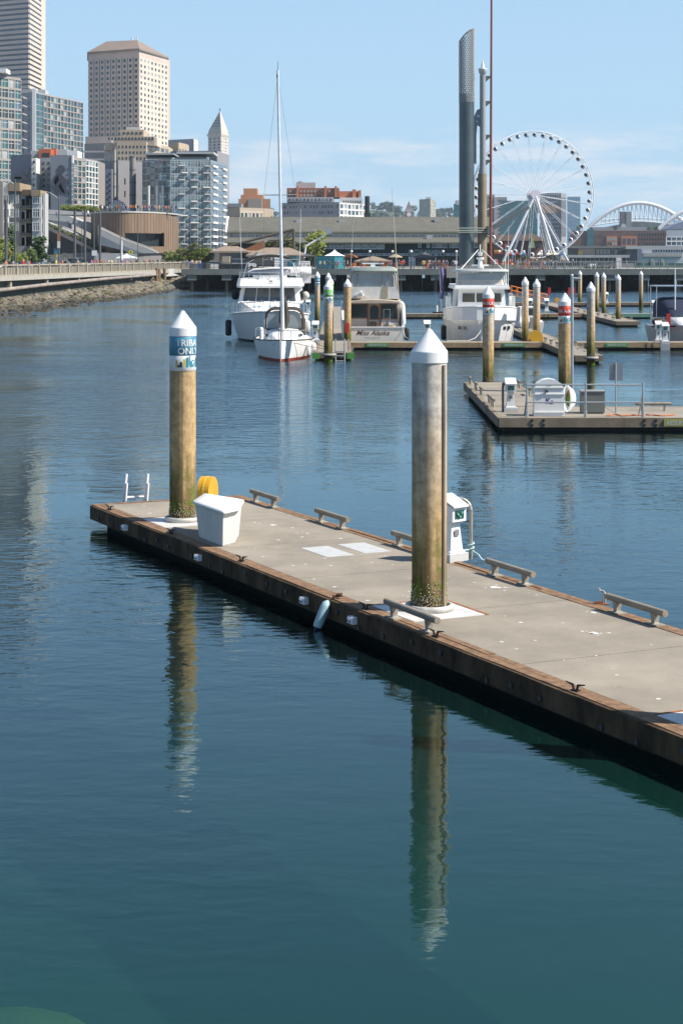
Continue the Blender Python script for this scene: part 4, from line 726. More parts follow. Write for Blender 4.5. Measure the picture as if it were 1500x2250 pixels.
# --- white yacht, bow to us
Wy = thing('trawler_yacht', 'white trawler yacht bow-on behind the red banded pile with radar mast', 'motor yacht', at(1066, 128.2, 0))
mb = MB(); hull(mb, [(0, .55, 1.95, .15), (.7, 1.5, 1.9, .95), (1.8, 2.15, 1.85, 1.65), (3.6, 2.42, 1.8, 2.1), (8, 2.45, 1.75, 2.25), (13, 2.3, 1.75, 2.1)], 0, 1, .1); mb.build('hull', [mat('greyish_white_hull', (.66, .65, .64), .4, var=.05), BOOTD], Wy, True)
mb = MB(); st = [(-.12, .62, 1.95, 2.9), (.7, 1.55, 1.9, 2.86), (1.8, 2.2, 1.85, 2.78), (3.6, 2.48, 1.8, 2.66), (8, 2.5, 1.76, 2.5)]
L1 = [[Vector((s*b*k, y-.25*(k > 1), z)) for z, k in ((z0, 1.005), (z1, 1.03))] for s in (-1,) for y, b, z0, z1 in reversed(st)]+[[Vector((b*k, y-.25*(k > 1), z)) for z, k in ((z0, 1.005), (z1, 1.03))] for y, b, z0, z1 in st]
mb.loft(L1, closed=False, cap=False, sm=False); mb.build('bow_bulwark', WHITE, Wy, True)
mb = MB(); mb.path([q[1] for q in L1], .05, 5); mb.build('cap_rail', WHITE2, Wy, True)
mb = MB(); mb.box(-2.0, 2.0, 2.2, 10, 1.7, 2.7); mb.build('fore_cabin', WHITE, Wy, True)
mb = MB(); mb.loft([[Vector((x*w_, y, z)) for x, y in ((-1, 3.4+dy), (1, 3.4+dy), (1, 10), (-1, 10))] for z, w_, dy in ((2.6, 1.75, 0), (4.05, 1.65, .25))], sm=False); mb.build('wheelhouse', WHITE, Wy, True)
for x0, x1 in ((-1.42, -.5), (-.4, .4), (.5, 1.42)):
    mb = MB(); mb.extr([(x0, 3.45, 3.12), (x1, 3.45, 3.12), (x1*.98, 3.55, 3.75), (x0*.98, 3.55, 3.75)], (0, -.04, 0)); o = mb.build('wheelhouse_window', mat('amber_glass', (.09, .075, .045), .1, var=.5, scale=.8), Wy, True)
    for a, b in ((x0-.05, x0), (x1, x1+.05)): mb = MB(); mb.extr([(a, 3.43, 3.07), (b, 3.43, 3.07), (b*.98, 3.53, 3.8), (a*.98, 3.53, 3.8)], (0, -.05, 0)); mb.build('frame', WHITE2, o, True)
mb = MB(); mb.box(-2.0, 2.0, 3.1, 10.5, 4.05, 4.2); mb.box(-1.95, 1.95, 3.2, 10.4, 4.2, 4.36); mb.build('boat_deck', WHITE, Wy, True)
mb = MB(); mb.loft([[Vector((x*1.8, y+dy, z)) for x, y in ((-1, 3.8), (-.8, 3.4), (.8, 3.4), (1, 3.8))] for z, dy in ((4.36, 0), (4.72, .1))], closed=False, cap=False, sm=False); mb.build('flybridge_coaming', CREAM, Wy, True)
mb = MB(); mb.loft([[Vector((x*1.78, y+dy, z)) for x, y in ((-1, 3.9), (-.8, 3.5), (.8, 3.5), (1, 3.9))] for z, dy in ((4.72, 0), (5.2, .05))], closed=False, cap=False, sm=False); mb.build('venturi_screen', CLEAR, Wy, True)
for x in (-1.75, -.62, .7, 1.75): mb = MB(); mb.tube((x, 3.6, 4.36), (x, 3.6, 5.4), .045, n=6); mb.build('hardtop_post', WHITE2, Wy, True)
mb = MB(); mb.loft([[Vector((x*w_, y, z)) for x, y in ((-1, 3.3), (-.85, 3.05), (.85, 3.05), (1, 3.3), (1, 7), (-1, 7))] for z, w_ in ((5.32, 1.92), (5.42, 1.95), (5.5, 1.7))]); mb.build('hardtop', mat('hardtop_grey', (.55, .57, .55), .6), Wy, True)
mb = MB(); mb.tube((0, 5, 5.5), (0, 5, 6.3), .22, .12, 10); mb.box(-.62, .62, 4.9, 5.1, 5.72, 5.83); mb.ball((.05, 4.6, 5.62), .2, .2, .15); mb.tube((0, 5, 6.2), (0, 5, 6.35), .28, .28, 12); mb.tube((0, 5, 6.45), (0, 5, 6.75), .13, .2, 10); mb.tube((0, 5, 6.75), (0, 5, 7.3), .04, n=6); mb.build('radar_mast', WHITE, Wy, True)
mb = MB(); mb.path([Vector((-1.5, 3.4, 5.5)), Vector((-.15, 5, 6.9))], .03, 5); mb.path([Vector((1.5, 3.4, 5.5)), Vector((.15, 5, 6.9))], .03, 5); mb.build('mast_stay', WHITE2, Wy, True)
for x, z in ((-1.85, 6.7), (1.9, 8.6), (1.7, 7.3)): mb = MB(); mb.tube((x, 3.6, 4.36), (x+.05, 3.6, z), .03, .012, 5); mb.build('whip_antenna', WHITE2, Wy, True)
for s in (-1, 1):
    mb = MB(); mb.box(s*1.2-.32, s*1.2-.05, 1.15, 1.2, 1.0, 1.25); 
    for k in (0, 1): mb = MB(); c = Vector((s*(1.42+.32*k), .78+.45*k, 1.25)); mb.ob(c, Vector((.1, .11*s, 0)), (0, .05, 0), (.0, 0, .22)); mb.build('porthole', mat('port_dark', (.12, .05, .01)) if 0 else GLASS, Wy, True)
    mb = MB(); mb.box(s*2.35-.12, s*2.35+.12, 4, 6, 2.65, 3.5); mb.build('side_door', WHITE2, Wy, True)
    mb = MB(); lrail(mb, [Vector((s*2.25, y, 2.7)) for y in (3.6, 5, 6.5)], .03, 1.0); mb.build('side_rail', STEEL, Wy, True)
fender(Wy, (-2.72, 4, .9), .2, 1.1, BLACK)
mb = MB(); mb.path([Vector((-.25, 0, 1.6)), Vector((-.4, -.3, 1.1)), Vector((-.8, -.9, .7)), Vector((-1.3, -1.3, .54)), Vector((-2.8, -1.4, .54))], .03, 5); mb.build('mooring_line', CREAM, Wy, True)
mb = MB(); mb.path([Vector((1.5, 1.0, 2.0)), Vector((3.2, 1.2, .56))], .02, 5); mb.build('spring_line', CANV, Wy, True)
mb = MB(); mb.tube((-2.6, 9, 2.3), (-2.75, 9, 5.7), .03, n=5); fl = mb.build('flag_staff', STEEL, Wy, True); mb = MB(); mb.loft([[Vector((-2.72+x*.26+.05*math.sin(z*4), 9+.1*math.sin(z*3+x*4), z)) for x in (0, .33, .66, 1)] for z in (5.6, 5.0, 4.4, 3.8, 3.2)], closed=False, cap=False); mb.build('flag', mat('purple_flag', (.16, .12, .28), .8, var=.5, scale=2), fl, True)
# --- grey hulled boat at the right edge, small dinghies
Gb = thing('grey_boat', 'grey hulled boat with navy canvas moored behind the pair of pedestals', 'boat', Vector((24.6, 128.4, 0)))
mb = MB(); hull(mb, [(0, .1, 1.55, .04), (.8, .9, 1.5, .5), (2.2, 1.55, 1.4, 1.1), (5, 1.85, 1.3, 1.5), (9, 1.75, 1.3, 1.45)], 0, 1, .1); o = mb.build('hull', [mat('grey_hull', (.4, .4, .39), .45), BOOTD], Gb, True); o.location = (0, 0, 0)
mb = MB(); mb.loft([[Vector((x*w_*1.02, y, z)) for x, z in ((-1, h-.1), (-1.02, h), (1.02, h), (1, h-.1))] for y, w_, h in ((.8, .9, 1.52), (2.2, 1.55, 1.42), (5, 1.85, 1.34))]); mb.build('rub_strake', NAVY, Gb, True)
mb = MB(); mb.loft([[Vector((x*w_, y, z)) for x, z in ((-1, 1.3), (-.9, h), (.9, h), (1, 1.3))] for y, w_, h in ((1.8, .5, 1.5), (3, 1.0, 2.0), (5, 1.3, 2.1))]); mb.build('cabin', WHITE, Gb, True)
mb = MB(); a = arch_pts(1.35, 1.9, 3.2, 4.2); b = arch_pts(1.4, 1.9, 3.4, 7.5); c = arch_pts(.9, 1.9, 2.2, 3.2); mb.loft([c, a, b], closed=False, cap=False); mb.build('canvas_hood', NAVY, Gb, True)
mb = MB(); mb.box(-1.7, 1.6, 5, 8, 4.2, 4.28); mb.build('solar_bimini', mat('solar_grey', (.25, .29, .35), .3), Gb, True)
for x in (-1.5, 1.5):
    for y in (5.2, 7.8): mb = MB(); mb.tube((x, y, 1.3), (x, y, 4.2), .03, n=5); mb.build('bimini_post', STEEL, Gb, True)
mb = MB(); mb.tube((-.45, 3.6, 1.9), (-.45, 3.6, 5.6), .05, .04, 8); mb.build('mast', mat('mast_alloy', (.72, .73, .74)), Gb, True)
mb = MB()
for s in (-1, 1): lrail(mb, [Vector((s*x, y, z)) for x, y, z in ((.1, .1, 1.55), (.9, .8, 1.5), (1.5, 2.2, 1.4), (1.8, 5, 1.3))], .022, .65)
mb.build('guard_rail', STEEL, Gb, True)
mb = MB(); mb.box(-1.55, -1.3, .7, .95, 1.3, 2.35); mb.build('red_life_sling', mat('signal_red', (.5, .02, .02)), Gb, True)
mb = MB(); mb.ball((-2.0, 1.5, 1.75), .5, .5, .3); mb.build('anchor_cover', CANV, Gb, True)
Dg = thing('grey_dinghy', 'low dark dinghy lying beyond the white yacht', 'dinghy', at(970, 195, 0)); mb = MB(); hull(mb, [(0, .2, .5, .1), (.8, .7, .45, .5), (3, .85, .42, .7)], 0, 0, .1); mb.build('hull', CANV, Dg, True); mb = MB(); mb.tube((-.4, 2.8, .4), (-.4, 2.8, 1.1), .12); mb.build('outboard', WHITE2, Dg, True)
Sm = thing('small_cruiser', 'small white cruiser with outboard half hidden by plain piles', 'boat', at(1168, 150, 0)); mb = MB(); hull(mb, [(0, 1.0, 1.0, .8), (3, 1.15, 1.05, .95), (6, .1, 1.3, .05)], 0, 1, .1); mb.build('hull', [WHITE, BOOTD], Sm, True); mb = MB(); mb.box(-.8, .8, 2, 4.5, 1.0, 2.2); mb.build('cabin', WHITE, Sm, True); mb = MB(); mb.box(-.6, .6, 1.97, 2.0, 1.5, 2.1); mb.build('window', GLASS, Sm, True); mb = MB(); mb.box(-.2, .2, -.4, 0, .3, 1.4); mb.build('outboard', mat('outboard_grey', (.3, .3, .3)), Sm, True)
# ------------------------------------------------------------------ land and left shore
GZ = 4.2
def wallx(d): return -45+.0973*(d-240)
mb = MB(); pl = [(-9000, 60), (wallx(60)-.3, 60), (wallx(353)-.3, 353), (-26, 430), (5, 600), (48, 900), (85, 1150), (500, 1230), (9000, 1500), (9000, 15900), (-9000, 15900)]
mb.prism(pl, -4, GZ-.02); struct(mb, 'ground', mat('street_paving', (.2, .19, .18), .9, var=.15, scale=.05))
mb = MB(); g = random.Random(11); rows = []
for i in range(60):
    d = 100+i*4.75; x1 = wallx(d)+.6; x0 = -32.2-(d-170)*.004; top = .55+max(0, (d-230)/100)*1.05
    rows.append([Vector((x1+(x0+3-x1)*k, d, -.9+(top+.9)*(1-k)**.9+g.uniform(-.12, .12))) for k in [j/9 for j in range(10)]])
mb.loft(rows, closed=False, cap=False); beach = struct(mb, 'shore', mat('tidal_mud', (.12, .1, .07), .95, var=.35, scale=.5, bump=.1, bscale=1.5))
ROCK = [mat('rock_tan', (.18, .15, .108), .95, var=.35, scale=1.2, bump=.05, bscale=4), mat('rock_grey', (.14, .128, .1), .95, var=.35, scale=1.2, bump=.05, bscale=4), mat('rock_algae', (.085, .085, .035), .95, var=.4, scale=1.5)]
def tide(m):
    t = m.node_tree; n = t.nodes; l = t.links; b = n['Principled BSDF']; src = b.inputs['Base Color'].links[0].from_socket; gm_ = n.new('ShaderNodeNewGeometry'); sp = n.new('ShaderNodeSeparateXYZ'); l.new(gm_.outputs['Position'], sp.inputs[0])
    r = n.new('ShaderNodeMapRange'); r.inputs[1].default_value = .2; r.inputs[2].default_value = .75; r.inputs[3].default_value = .35; r.inputs[4].default_value = 1.; l.new(sp.outputs['Z'], r.inputs[0]); x = n.new('ShaderNodeMixRGB'); x.blend_type = 'MULTIPLY'; x.inputs[0].default_value = 1; l.new(src, x.inputs[1]); l.new(r.outputs[0], x.inputs[2]); l.new(x.outputs[0], b.inputs['Base Color'])
for m_ in ROCK: tide(m_)          # weed-darkened band below the tide line
rms = []
for k in range(8):
    m = MB(); rg = random.Random(k); nr = []
    for j in range(5):
        b = -PI/2+PI*(j+.0)/4; nr.append([Vector((math.cos(2*PI*i/7)*math.cos(b)*rg.uniform(.7, 1.2)+.01*i, math.sin(2*PI*i/7)*math.cos(b)*rg.uniform(.7, 1.2), .75*math.sin(b)*rg.uniform(.8, 1.15))) for i in range(7)])
    m.loft(nr, sm=False); rms.append((m.mesh('rock', ROCK[(0, 1, 0, 1, 0, 2, 1, 0)[k]]), m))
def slope_pt(d, k):
    x1 = wallx(d)+.6; x0 = -32.2-(d-170)*.004; top = .55+max(0, (d-230)/100)*1.05
    return Vector((x1+(x0+3-x1)*k, d, -.9+(top+.9)*(1-k)**.9))
rest = MB(); cnt = 0
for i in range(1500):
    d = 150+230*g.random()**1.25; k = g.uniform(.0, .80); p = slope_pt(d, k); s = g.uniform(.3, .85)*(1.25 if g.random() < .15 else 1); kk = g.randrange(8)
    big = d < 245 and s > .5 and cnt < 290
    M4 = Matrix.Translation(p) @ Matrix.Rotation(g.uniform(0, 6.3), 4, 'Z') @ Matrix.Rotation(g.uniform(-.5, .5), 4, 'X') @ Matrix.Diagonal((s*g.uniform(.8, 1.5), s, s*.8, 1))
    if big: o = link('rock', rms[kk][0], beach); o.matrix_local = M4; cnt += 1
    else: rest.add([M4 @ Vector(v) for v in rms[kk][1].v], rms[kk][1].f, (0, 1, 0, 1, 0, 2, 1, 0)[kk])
o = rest.build('rubble', ROCK, beach); o['kind'] = 'stuff'
# seawall with balustrade
BAL = mat('weathered_balustrade', (.34, .3, .235), .9, var=.22, scale=1.1, stretch=(1, 1, .5)); SWALL = mat('seawall_face', (.07, .075, .062), .95, var=.5, scale=.7, stretch=(1, 1, .3))
wdir = Vector((.0973, 1, 0)).normalized(); wn = Vector((wdir.y, -wdir.x, 0)); wrz = math.atan2(wdir.y, wdir.x)
def WP(d, o=0, z=0): return Vector((wallx(d), d, z))+wn*o
sw = thing('seawall', 'concrete seawall with panelled balustrade above the rocky shore', 'seawall', WP(240))
def wbox(d0, d1, o0, o1, z0, z1, name, m):
    mb = MB(); c = (WP(d0, (o0+o1)/2, z0)+WP(d1, (o0+o1)/2, z0))/2; mb.ob(c, wdir*(WP(d1)-WP(d0)).length/2, wn*(o1-o0)/2, (0, 0, z1-z0)); return mb.build(name, m, sw)
wbox(100, 376, -.6, -.25, -1, 3.3, 'wall_face', SWALL); wbox(100, 376, -.7, .55, 3.2, 3.72, 'ledge', CONC); wbox(100, 376, .05, .5, 3.724, 3.95, 'kerb_course', BAL)
d = 150.; mbp = MB(); mbp.ob((0, 0, 0), (.24, 0, 0), (0, .05, 0), (0, 0, .95)); pm_ = mbp.mesh('baluster_panel', BAL)
mbq = MB(); mbq.ob((0, 0, 0), (.06, 0, 0), (0, .13, 0), (0, 0, 1.06)); rm_ = mbq.mesh('rib', BAL)
mbq = MB(); mbq.ob((0, 0, 0), (.21, 0, 0), (0, .22, 0), (0, 0, 1.62)); po_ = mbq.mesh('post', BAL)
og = Vector(ORG[sw.name])
while d < 375:
    link('post', po_, sw, WP(d, .27, 3.96)-og, (0, 0, wrz))
    wbox(d+.3, d+5.4, .1, .44, 5.18, 5.36, 'cap_rail', BAL)
    for i in range(7):
        if d > 200: link('rib', rm_, sw, WP(d+.55+i*.77, .27, 3.96)-og, (0, 0, wrz))
        if i < 6 and d > 200: link('baluster_panel', pm_, sw, WP(d+.94+i*.77, .27, 3.955)-og, (0, 0, wrz))
    d += 5.7
for k in range(9): wbox(206+k*19, 206.8+k*19, -.2, .3, 2.3, 3.19, 'bracket', BAL)
mb = MB(); pts = [WP(190, .35, 1.6), WP(240, .35, 2.0), WP(262, .35, 2.35), WP(300, .4, 2.75), WP(345, .4, 3.05)]; mb.path(pts, .27, 8); solo(mb, 'drain_pipe', mat('weathered_pipe', (.27, .23, .2), .8, var=.35, scale=.5), 'long grey brown pipe running along the seawall face', 'pipe', pts[0])
TIMB = mat('old_timber_pile', (.2, .13, .075), .95, var=.5, scale=1, stretch=(2, 2, .3))
for i, (px, d) in enumerate(((309, 338), (318, 339), (323, 341), (331, 339), (338, 342), (344, 341), (349, 343), (362, 345), (327, 344))):
    p = at(px, d, 0); mb = MB(); mb.tube(p+Vector((0, 0, -.5)), p+Vector((g.uniform(-.1, .1), 0, zz(589+g.uniform(-1, 3), d))), .36, .3, 8); solo(mb, 'timber_pile', TIMB, 'old brown timber pile standing against the seawall end', 'pile', p, 'old timber piles at the seawall')
mb = MB(); a, b = at(362, 352, 2.6), at(402, 380, 2.6); mb.ob((a+b)/2, (b-a)/2, (1, 2, 0), (0, 0, 1.4)); solo(mb, 'white_abutment', mat('pale_concrete', (.5, .5, .48), .8), 'pale concrete abutment where the seawall meets the pier', 'abutment', a)
# ------------------------------------------------------------------ foliage
LEAF = {k: mat('leaf_'+k, c, .7, var=.5, scale=.9, spec=.3) for k, c in {'mid': (.10, .16, .03), 'dark': (.04, .075, .022), 'yellow': (.22, .26, .045), 'olive': (.14, .15, .04), 'far': (.07, .105, .055), 'farD': (.035, .06, .04)}.items()}
BARK = mat('bark', (.09, .065, .045), .9)
def crown_mesh(kind, seed, n=1700, leaf=.115):
    "unit crown: height 1, radius about .4"
    r = random.Random(seed); m = MB(); cl = []
    for i in range(26 if kind == 'round' else 60):
        if kind == 'cone': z = r.random()**1.3; R = .30*(1-z)+.02
        elif kind == 'column': z = r.random(); R = .13*(1-abs(z-.4)*1.2)+.02
        else: z = .28+.68*r.random(); R = .40*math.sqrt(max(.02, 1-((z-.6)/.42)**2))
        a = r.uniform(0, 2*PI); q = R*r.random()**.5; cl.append((Vector((q*math.cos(a), q*math.sin(a), z)), r.uniform(.05, .13)*(1 if kind == 'round' else .7)))
    for i in range(n):
        c, s = cl[i % len(cl)]; p = c+Vector((r.gauss(0, s*.6), r.gauss(0, s*.6), r.gauss(0, s*.5))); l = leaf*r.uniform(.18, .42)
        u = Vector((r.gauss(0, 1), r.gauss(0, 1), r.gauss(0, .6))).normalized(); v = u.orthogonal().normalized(); m.add([p-u*l, p+v*l*.6, p+u*l, p-v*l*.6], [(0, 1, 2, 3)])
    return m
CROWN = {}
def tree(p, h, kind, leaf, label, group, wide=1., name=None, cat='tree'):
    key = (kind, leaf, g.randrange(3))
    if key not in CROWN: 
        CROWN[key] = crown_mesh(kind, hash(str(key)) % 999 if 0 else len(CROWN)+3).mesh('crown', LEAF[leaf])
        m = MB(); m.tube((0, 0, -.02), (0, 0, .45), .028, .016, 6)
        if kind == 'round':
            for i in range(5): a = i*1.3; m.tube((0, 0, .3+.03*i), (.2*math.cos(a), .2*math.sin(a), .55+.05*i), .012, .005, 5)
        else: m.tube((0, 0, .45), (0, 0, .9), .016, .004, 5)
        CROWN[key+('t',)] = m.mesh('trunk', BARK)
    t = thing(name or {'cone': 'conifer', 'column': 'columnar_tree', 'round': 'leafy_tree'}[kind], label, cat, p, group, g.uniform(0, 6)); t.scale = (h*wide, h*wide, h)
    link('crown', CROWN[key], t); link('trunk', CROWN[key+('t',)], t); return t
for px, yt, d, lf in ((12, 549, 278, 'yellow'), (29, 552, 285, 'mid'), (1, 520, 270, 'yellow'), (50, 554, 281, 'yellow'), (70, 547, 283, 'mid'), (40, 557, 276, 'yellow')):
    tree(at(px, d, GZ), zz(yt, d)-GZ, 'round', lf, 'small light green street tree in front of the low apartment block', 'street trees by the low apartments', .75)
for px, yt in ((24, 492), (85, 524)): tree(at(px, 287, GZ), zz(yt, 287)-GZ, 'cone' if px == 24 else 'column', 'dark', 'slim dark conifer against the low apartment block' if px == 24 else 'dark columnar evergreen at the low apartment block corner', None, .8 if px == 24 else 1.9)
for i, px in enumerate((368, 377, 388, 398, 409, 420, 431, 440, 449, 455)): d = 396; tree(at(px, d, GZ), g.uniform(2.6, 4.2)+(1.2 if px > 425 else 0), 'round', ('olive', 'yellow', 'mid')[i % 3], 'bushy young tree in front of the curved glass building', 'young trees below the glass building', 1.1)
tree(at(690, 405, GZ), zz(510, 405)-GZ, 'round', 'yellow', 'yellow green tree in front of the aquarium roof', None, 1.05); tree(at(628, 406, GZ), zz(522, 406)-GZ, 'round', 'olive', 'olive tree under the timber roof truss', None, 1.2); tree(at(600, 404, GZ), zz(530, 404)-GZ, 'round', 'olive', 'low olive tree left of the roof truss', None, 1.2)
# ------------------------------------------------------------------ people
def person_mesh(seed, walk=.0, arm=0.):
    me = bpy.data.meshes.new('person_skeleton')
    P = [(0, 0, .96), (0, .0, 1.12), (0, 0, 1.34), (0, 0, 1.5), (0, -.02, 1.6), (0, -.01, 1.7), (.18, 0, 1.40), (.24, .03, 1.13), (.22, -.1-arm*.2, .9+arm*.35), (-.18, 0, 1.40), (-.25, .03, 1.13), (-.24, -.06, .88), (.1, 0, .9), (.11, -.03-walk, .5), (.11, .02+walk, .08), (.12, -.12+walk, .04), (-.1, 0, .9), (-.11, -.03+walk, .5), (-.11, .02-walk*.5, .08), (-.12, -.12-walk*.5, .04)]
    E = [(0, 1), (1, 2), (2, 3), (3, 4), (4, 5), (2, 6), (6, 7), (7, 8), (2, 9), (9, 10), (10, 11), (0, 12), (12, 13), (13, 14), (14, 15), (0, 16), (16, 17), (17, 18), (18, 19)]
    Rr = [.15, .14, .16, .055, .085, .09, .075, .05, .04, .075, .05, .04, .10, .065, .045, .04, .10, .065, .045, .04]
    me.from_pydata(P, E, []); o = bpy.data.objects.new('s', me); COL.objects.link(o); md = o.modifiers.new('s', 'SKIN'); md.use_smooth_shade = True
    for i, v in enumerate(me.skin_vertices[0].data): v.radius = (Rr[i], Rr[i]*.75); v.use_root = (i == 0)
    s2 = o.modifiers.new('d', 'SUBSURF'); s2.levels = 1; s2.render_levels = 1; bpy.context.view_layer.update()
    ev = o.evaluated_get(bpy.context.evaluated_depsgraph_get()); r = bpy.data.meshes.new_from_object(ev); bpy.data.objects.remove(o)
    r.name = 'person'
    for k in range(5): r.materials.append(None)
    for p in r.polygons:
        z = p.center.z; x = abs(p.center.x); y = p.center.y
        p.material_index = 4 if z < .09 else 2 if z < .93 and x < .2 else 1 if x > .19 and z < 1.16 else 0 if z < 1.47 else 3 if (z > 1.69 or (z > 1.58 and y > .03)) else 1
        p.use_smooth = True
    return r
PMESH = [person_mesh(0), person_mesh(1, .12), person_mesh(2, .0, 1.), person_mesh(3, .18, .4)]
CLOTH = {n: mat('cloth_'+n, c, .9, var=.1) for n, c in {'red': (.45, .03, .03), 'orange': (.6, .17, .03), 'white': (.7, .7, .68), 'black': (.02, .02, .025), 'blue': (.06, .12, .28), 'pale blue': (.35, .45, .55), 'grey': (.22, .22, .22), 'tan': (.36, .28, .18), 'green': (.08, .2, .08), 'yellow': (.6, .45, .08), 'purple': (.25, .12, .35), 'pink': (.55, .25, .28)}.items()}
SKINS = [mat('skin_a', (.45, .27, .19), .6), mat('skin_b', (.25, .14, .09), .6), mat('skin_c', (.55, .36, .27), .6)]; HAIRS = [mat('hair_dark', (.025, .018, .014), .7), mat('hair_brown', (.1, .055, .03), .7), mat('hair_fair', (.3, .2, .1), .7)]
def person(p, shirt, where, group, h=1.):
    o = link('person', PMESH[g.randrange(4)], None, p, (0, 0, g.uniform(0, 6.28))); s = h*g.uniform(.94, 1.06); o.scale = (s, s, s); pants = g.choice(['black', 'blue', 'grey', 'tan', 'blue'])
    for i, m in enumerate((CLOTH[shirt], g.choice(SKINS), CLOTH[pants], g.choice(HAIRS), CLOTH['black'])): o.material_slots[i].link = 'OBJECT'; o.material_slots[i].material = m
    tag(o, 'person in %s top %s' % (shirt, where), 'person', group); return o
shirts = list(CLOTH)
# ------------------------------------------------------------------ cars behind the balustrade
def car_parts(van=False):
    L_, W_ = (4.6, .9); P_ = []
    side = [(-2.25, .35), (2.2, .35), (2.28, .6), (2.2, .85), (1.35, .98), (-1.9, 1.0), (-2.25, .9)] if not van else [(-2.4, .35), (2.35, .35), (2.4, .8), (2.2, 1.1), (-2.4, 1.15)]
    top = [(1.3, .98), (.55, 1.45), (-1.2, 1.48), (-1.95, 1.0)] if not van else [(2.15, 1.1), (1.5, 1.85), (-2.3, 1.95), (-2.4, 1.15)]
    b = MB(); b.loft([[Vector((x*k, y, z)) for x, z in side] for y, k in ((-W_, .96), (-W_*.93, 1), (W_*.93, 1), (W_, .96))], sm=False); P_.append(('body', b, 0))
    c = MB(); c.loft([[Vector((x, y*(1 if z < 1.2 else .82), z)) for x, z in top] for y in (-W_*.93, W_*.93)], sm=False); P_.append(('cabin_glass', c, 1))
    r_ = MB(); t1, t2 = top[1], top[2]; r_.loft([[Vector((t1[0]-.02, y*.79, t1[1]+.012)), Vector((t2[0]+.02, y*.79, t2[1]+.012)), Vector((t2[0]+.02, y*.79, t2[1]+.05)), Vector((t1[0]-.1, y*.79, t1[1]+.05))] for y in (-W_*.93, W_*.93)], sm=False); P_.append(('roof', r_, 0))
    for x in (-1.4, 1.45):
        for s in (-1, 1): w_ = MB(); w_.tube((x, s*.72, .33), (x, s*.915, .33), .33, n=14); P_.append(('wheel', w_, 2))
    for s in (-1, 1): w_ = MB(); w_.box(side[1][0]+.0, side[1][0]+.12, s*.65-.18, s*.65+.18, .62, .76); P_.append(('headlight', w_, 3))
    return [(n, m.mesh(n, [None]), i) for n, m, i in P_]
CARP = car_parts(), car_parts(True); HL = mat('headlight_lens', (.7, .7, .7), .1)
PAINT = {n: mat('car_'+n.replace(' ', '_'), c, .25, .1, var=.02, coat=.5) for n, c in {'white': (.7, .7, .7), 'black': (.015, .015, .018), 'silver': (.4, .41, .42), 'dark grey': (.06, .06, .065), 'red': (.35, .02, .02), 'blue': (.03, .06, .15)}.items()}
def car(p, rz, color, label, van=False, group='cars and vans along the waterfront'):
    t = thing('parked_van' if van else 'parked_car', label, 'van' if van else 'car', p, group, rz)
    for n, me, i in CARP[van]:
        o = link(n, me, t); o.material_slots[0].link = 'OBJECT'; o.material_slots[0].material = (PAINT[color], GLASS, BLACK, HL)[i]
for i, (px, off, c, van) in enumerate(((4, 4.5, 'white', 0), (22, 4.2, 'black', 0), (44, 4.6, 'silver', 0), (62, 4.4, 'dark grey', 0), (80, 4.2, 'blue', 0), (100, 4.6, 'white', 0), (118, 4.4, 'dark grey', 0), (143, 7.5, 'white', 1), (163, 8.5, 'white', 1))):
    d = 250+px*.42; p = WP(d, -off, GZ); car(p, wrz+.02*i, c, '%s %s parked behind the seawall balustrade' % (c, 'van' if van else 'car'), bool(van))
for px, off in ((14, 1.6), (30, 1.3), (52, 1.4), (66, 1.5), (124, 1.5), (138, 1.4), (146, 1.7), (172, 1.4), (202, 1.2), (207, 1.6), (214, 1.3), (221, 1.6), (232, 1.4), (240, 1.5), (246, 1.3), (254, 1.6), (262, 1.4), (268, 1.3), (279, 1.6), (290, 1.4), (300, 1.5), (308, 1.3), (318, 1.5), (330, 1.4), (338, 1.6), (347, 1.3), (356, 1.5)):
    k = (px-CX)/F; d = (-45-.0973*240-off)/(k-.0973)*1.0; 
    person(Vector((k*d, d, GZ)), {52: 'red', 66: 'red', 138: 'orange', 14: 'orange', 308: 'green'}.get(px, g.choice(shirts)), 'walking behind the seawall balustrade', 'people behind the balustrade', 1.03)
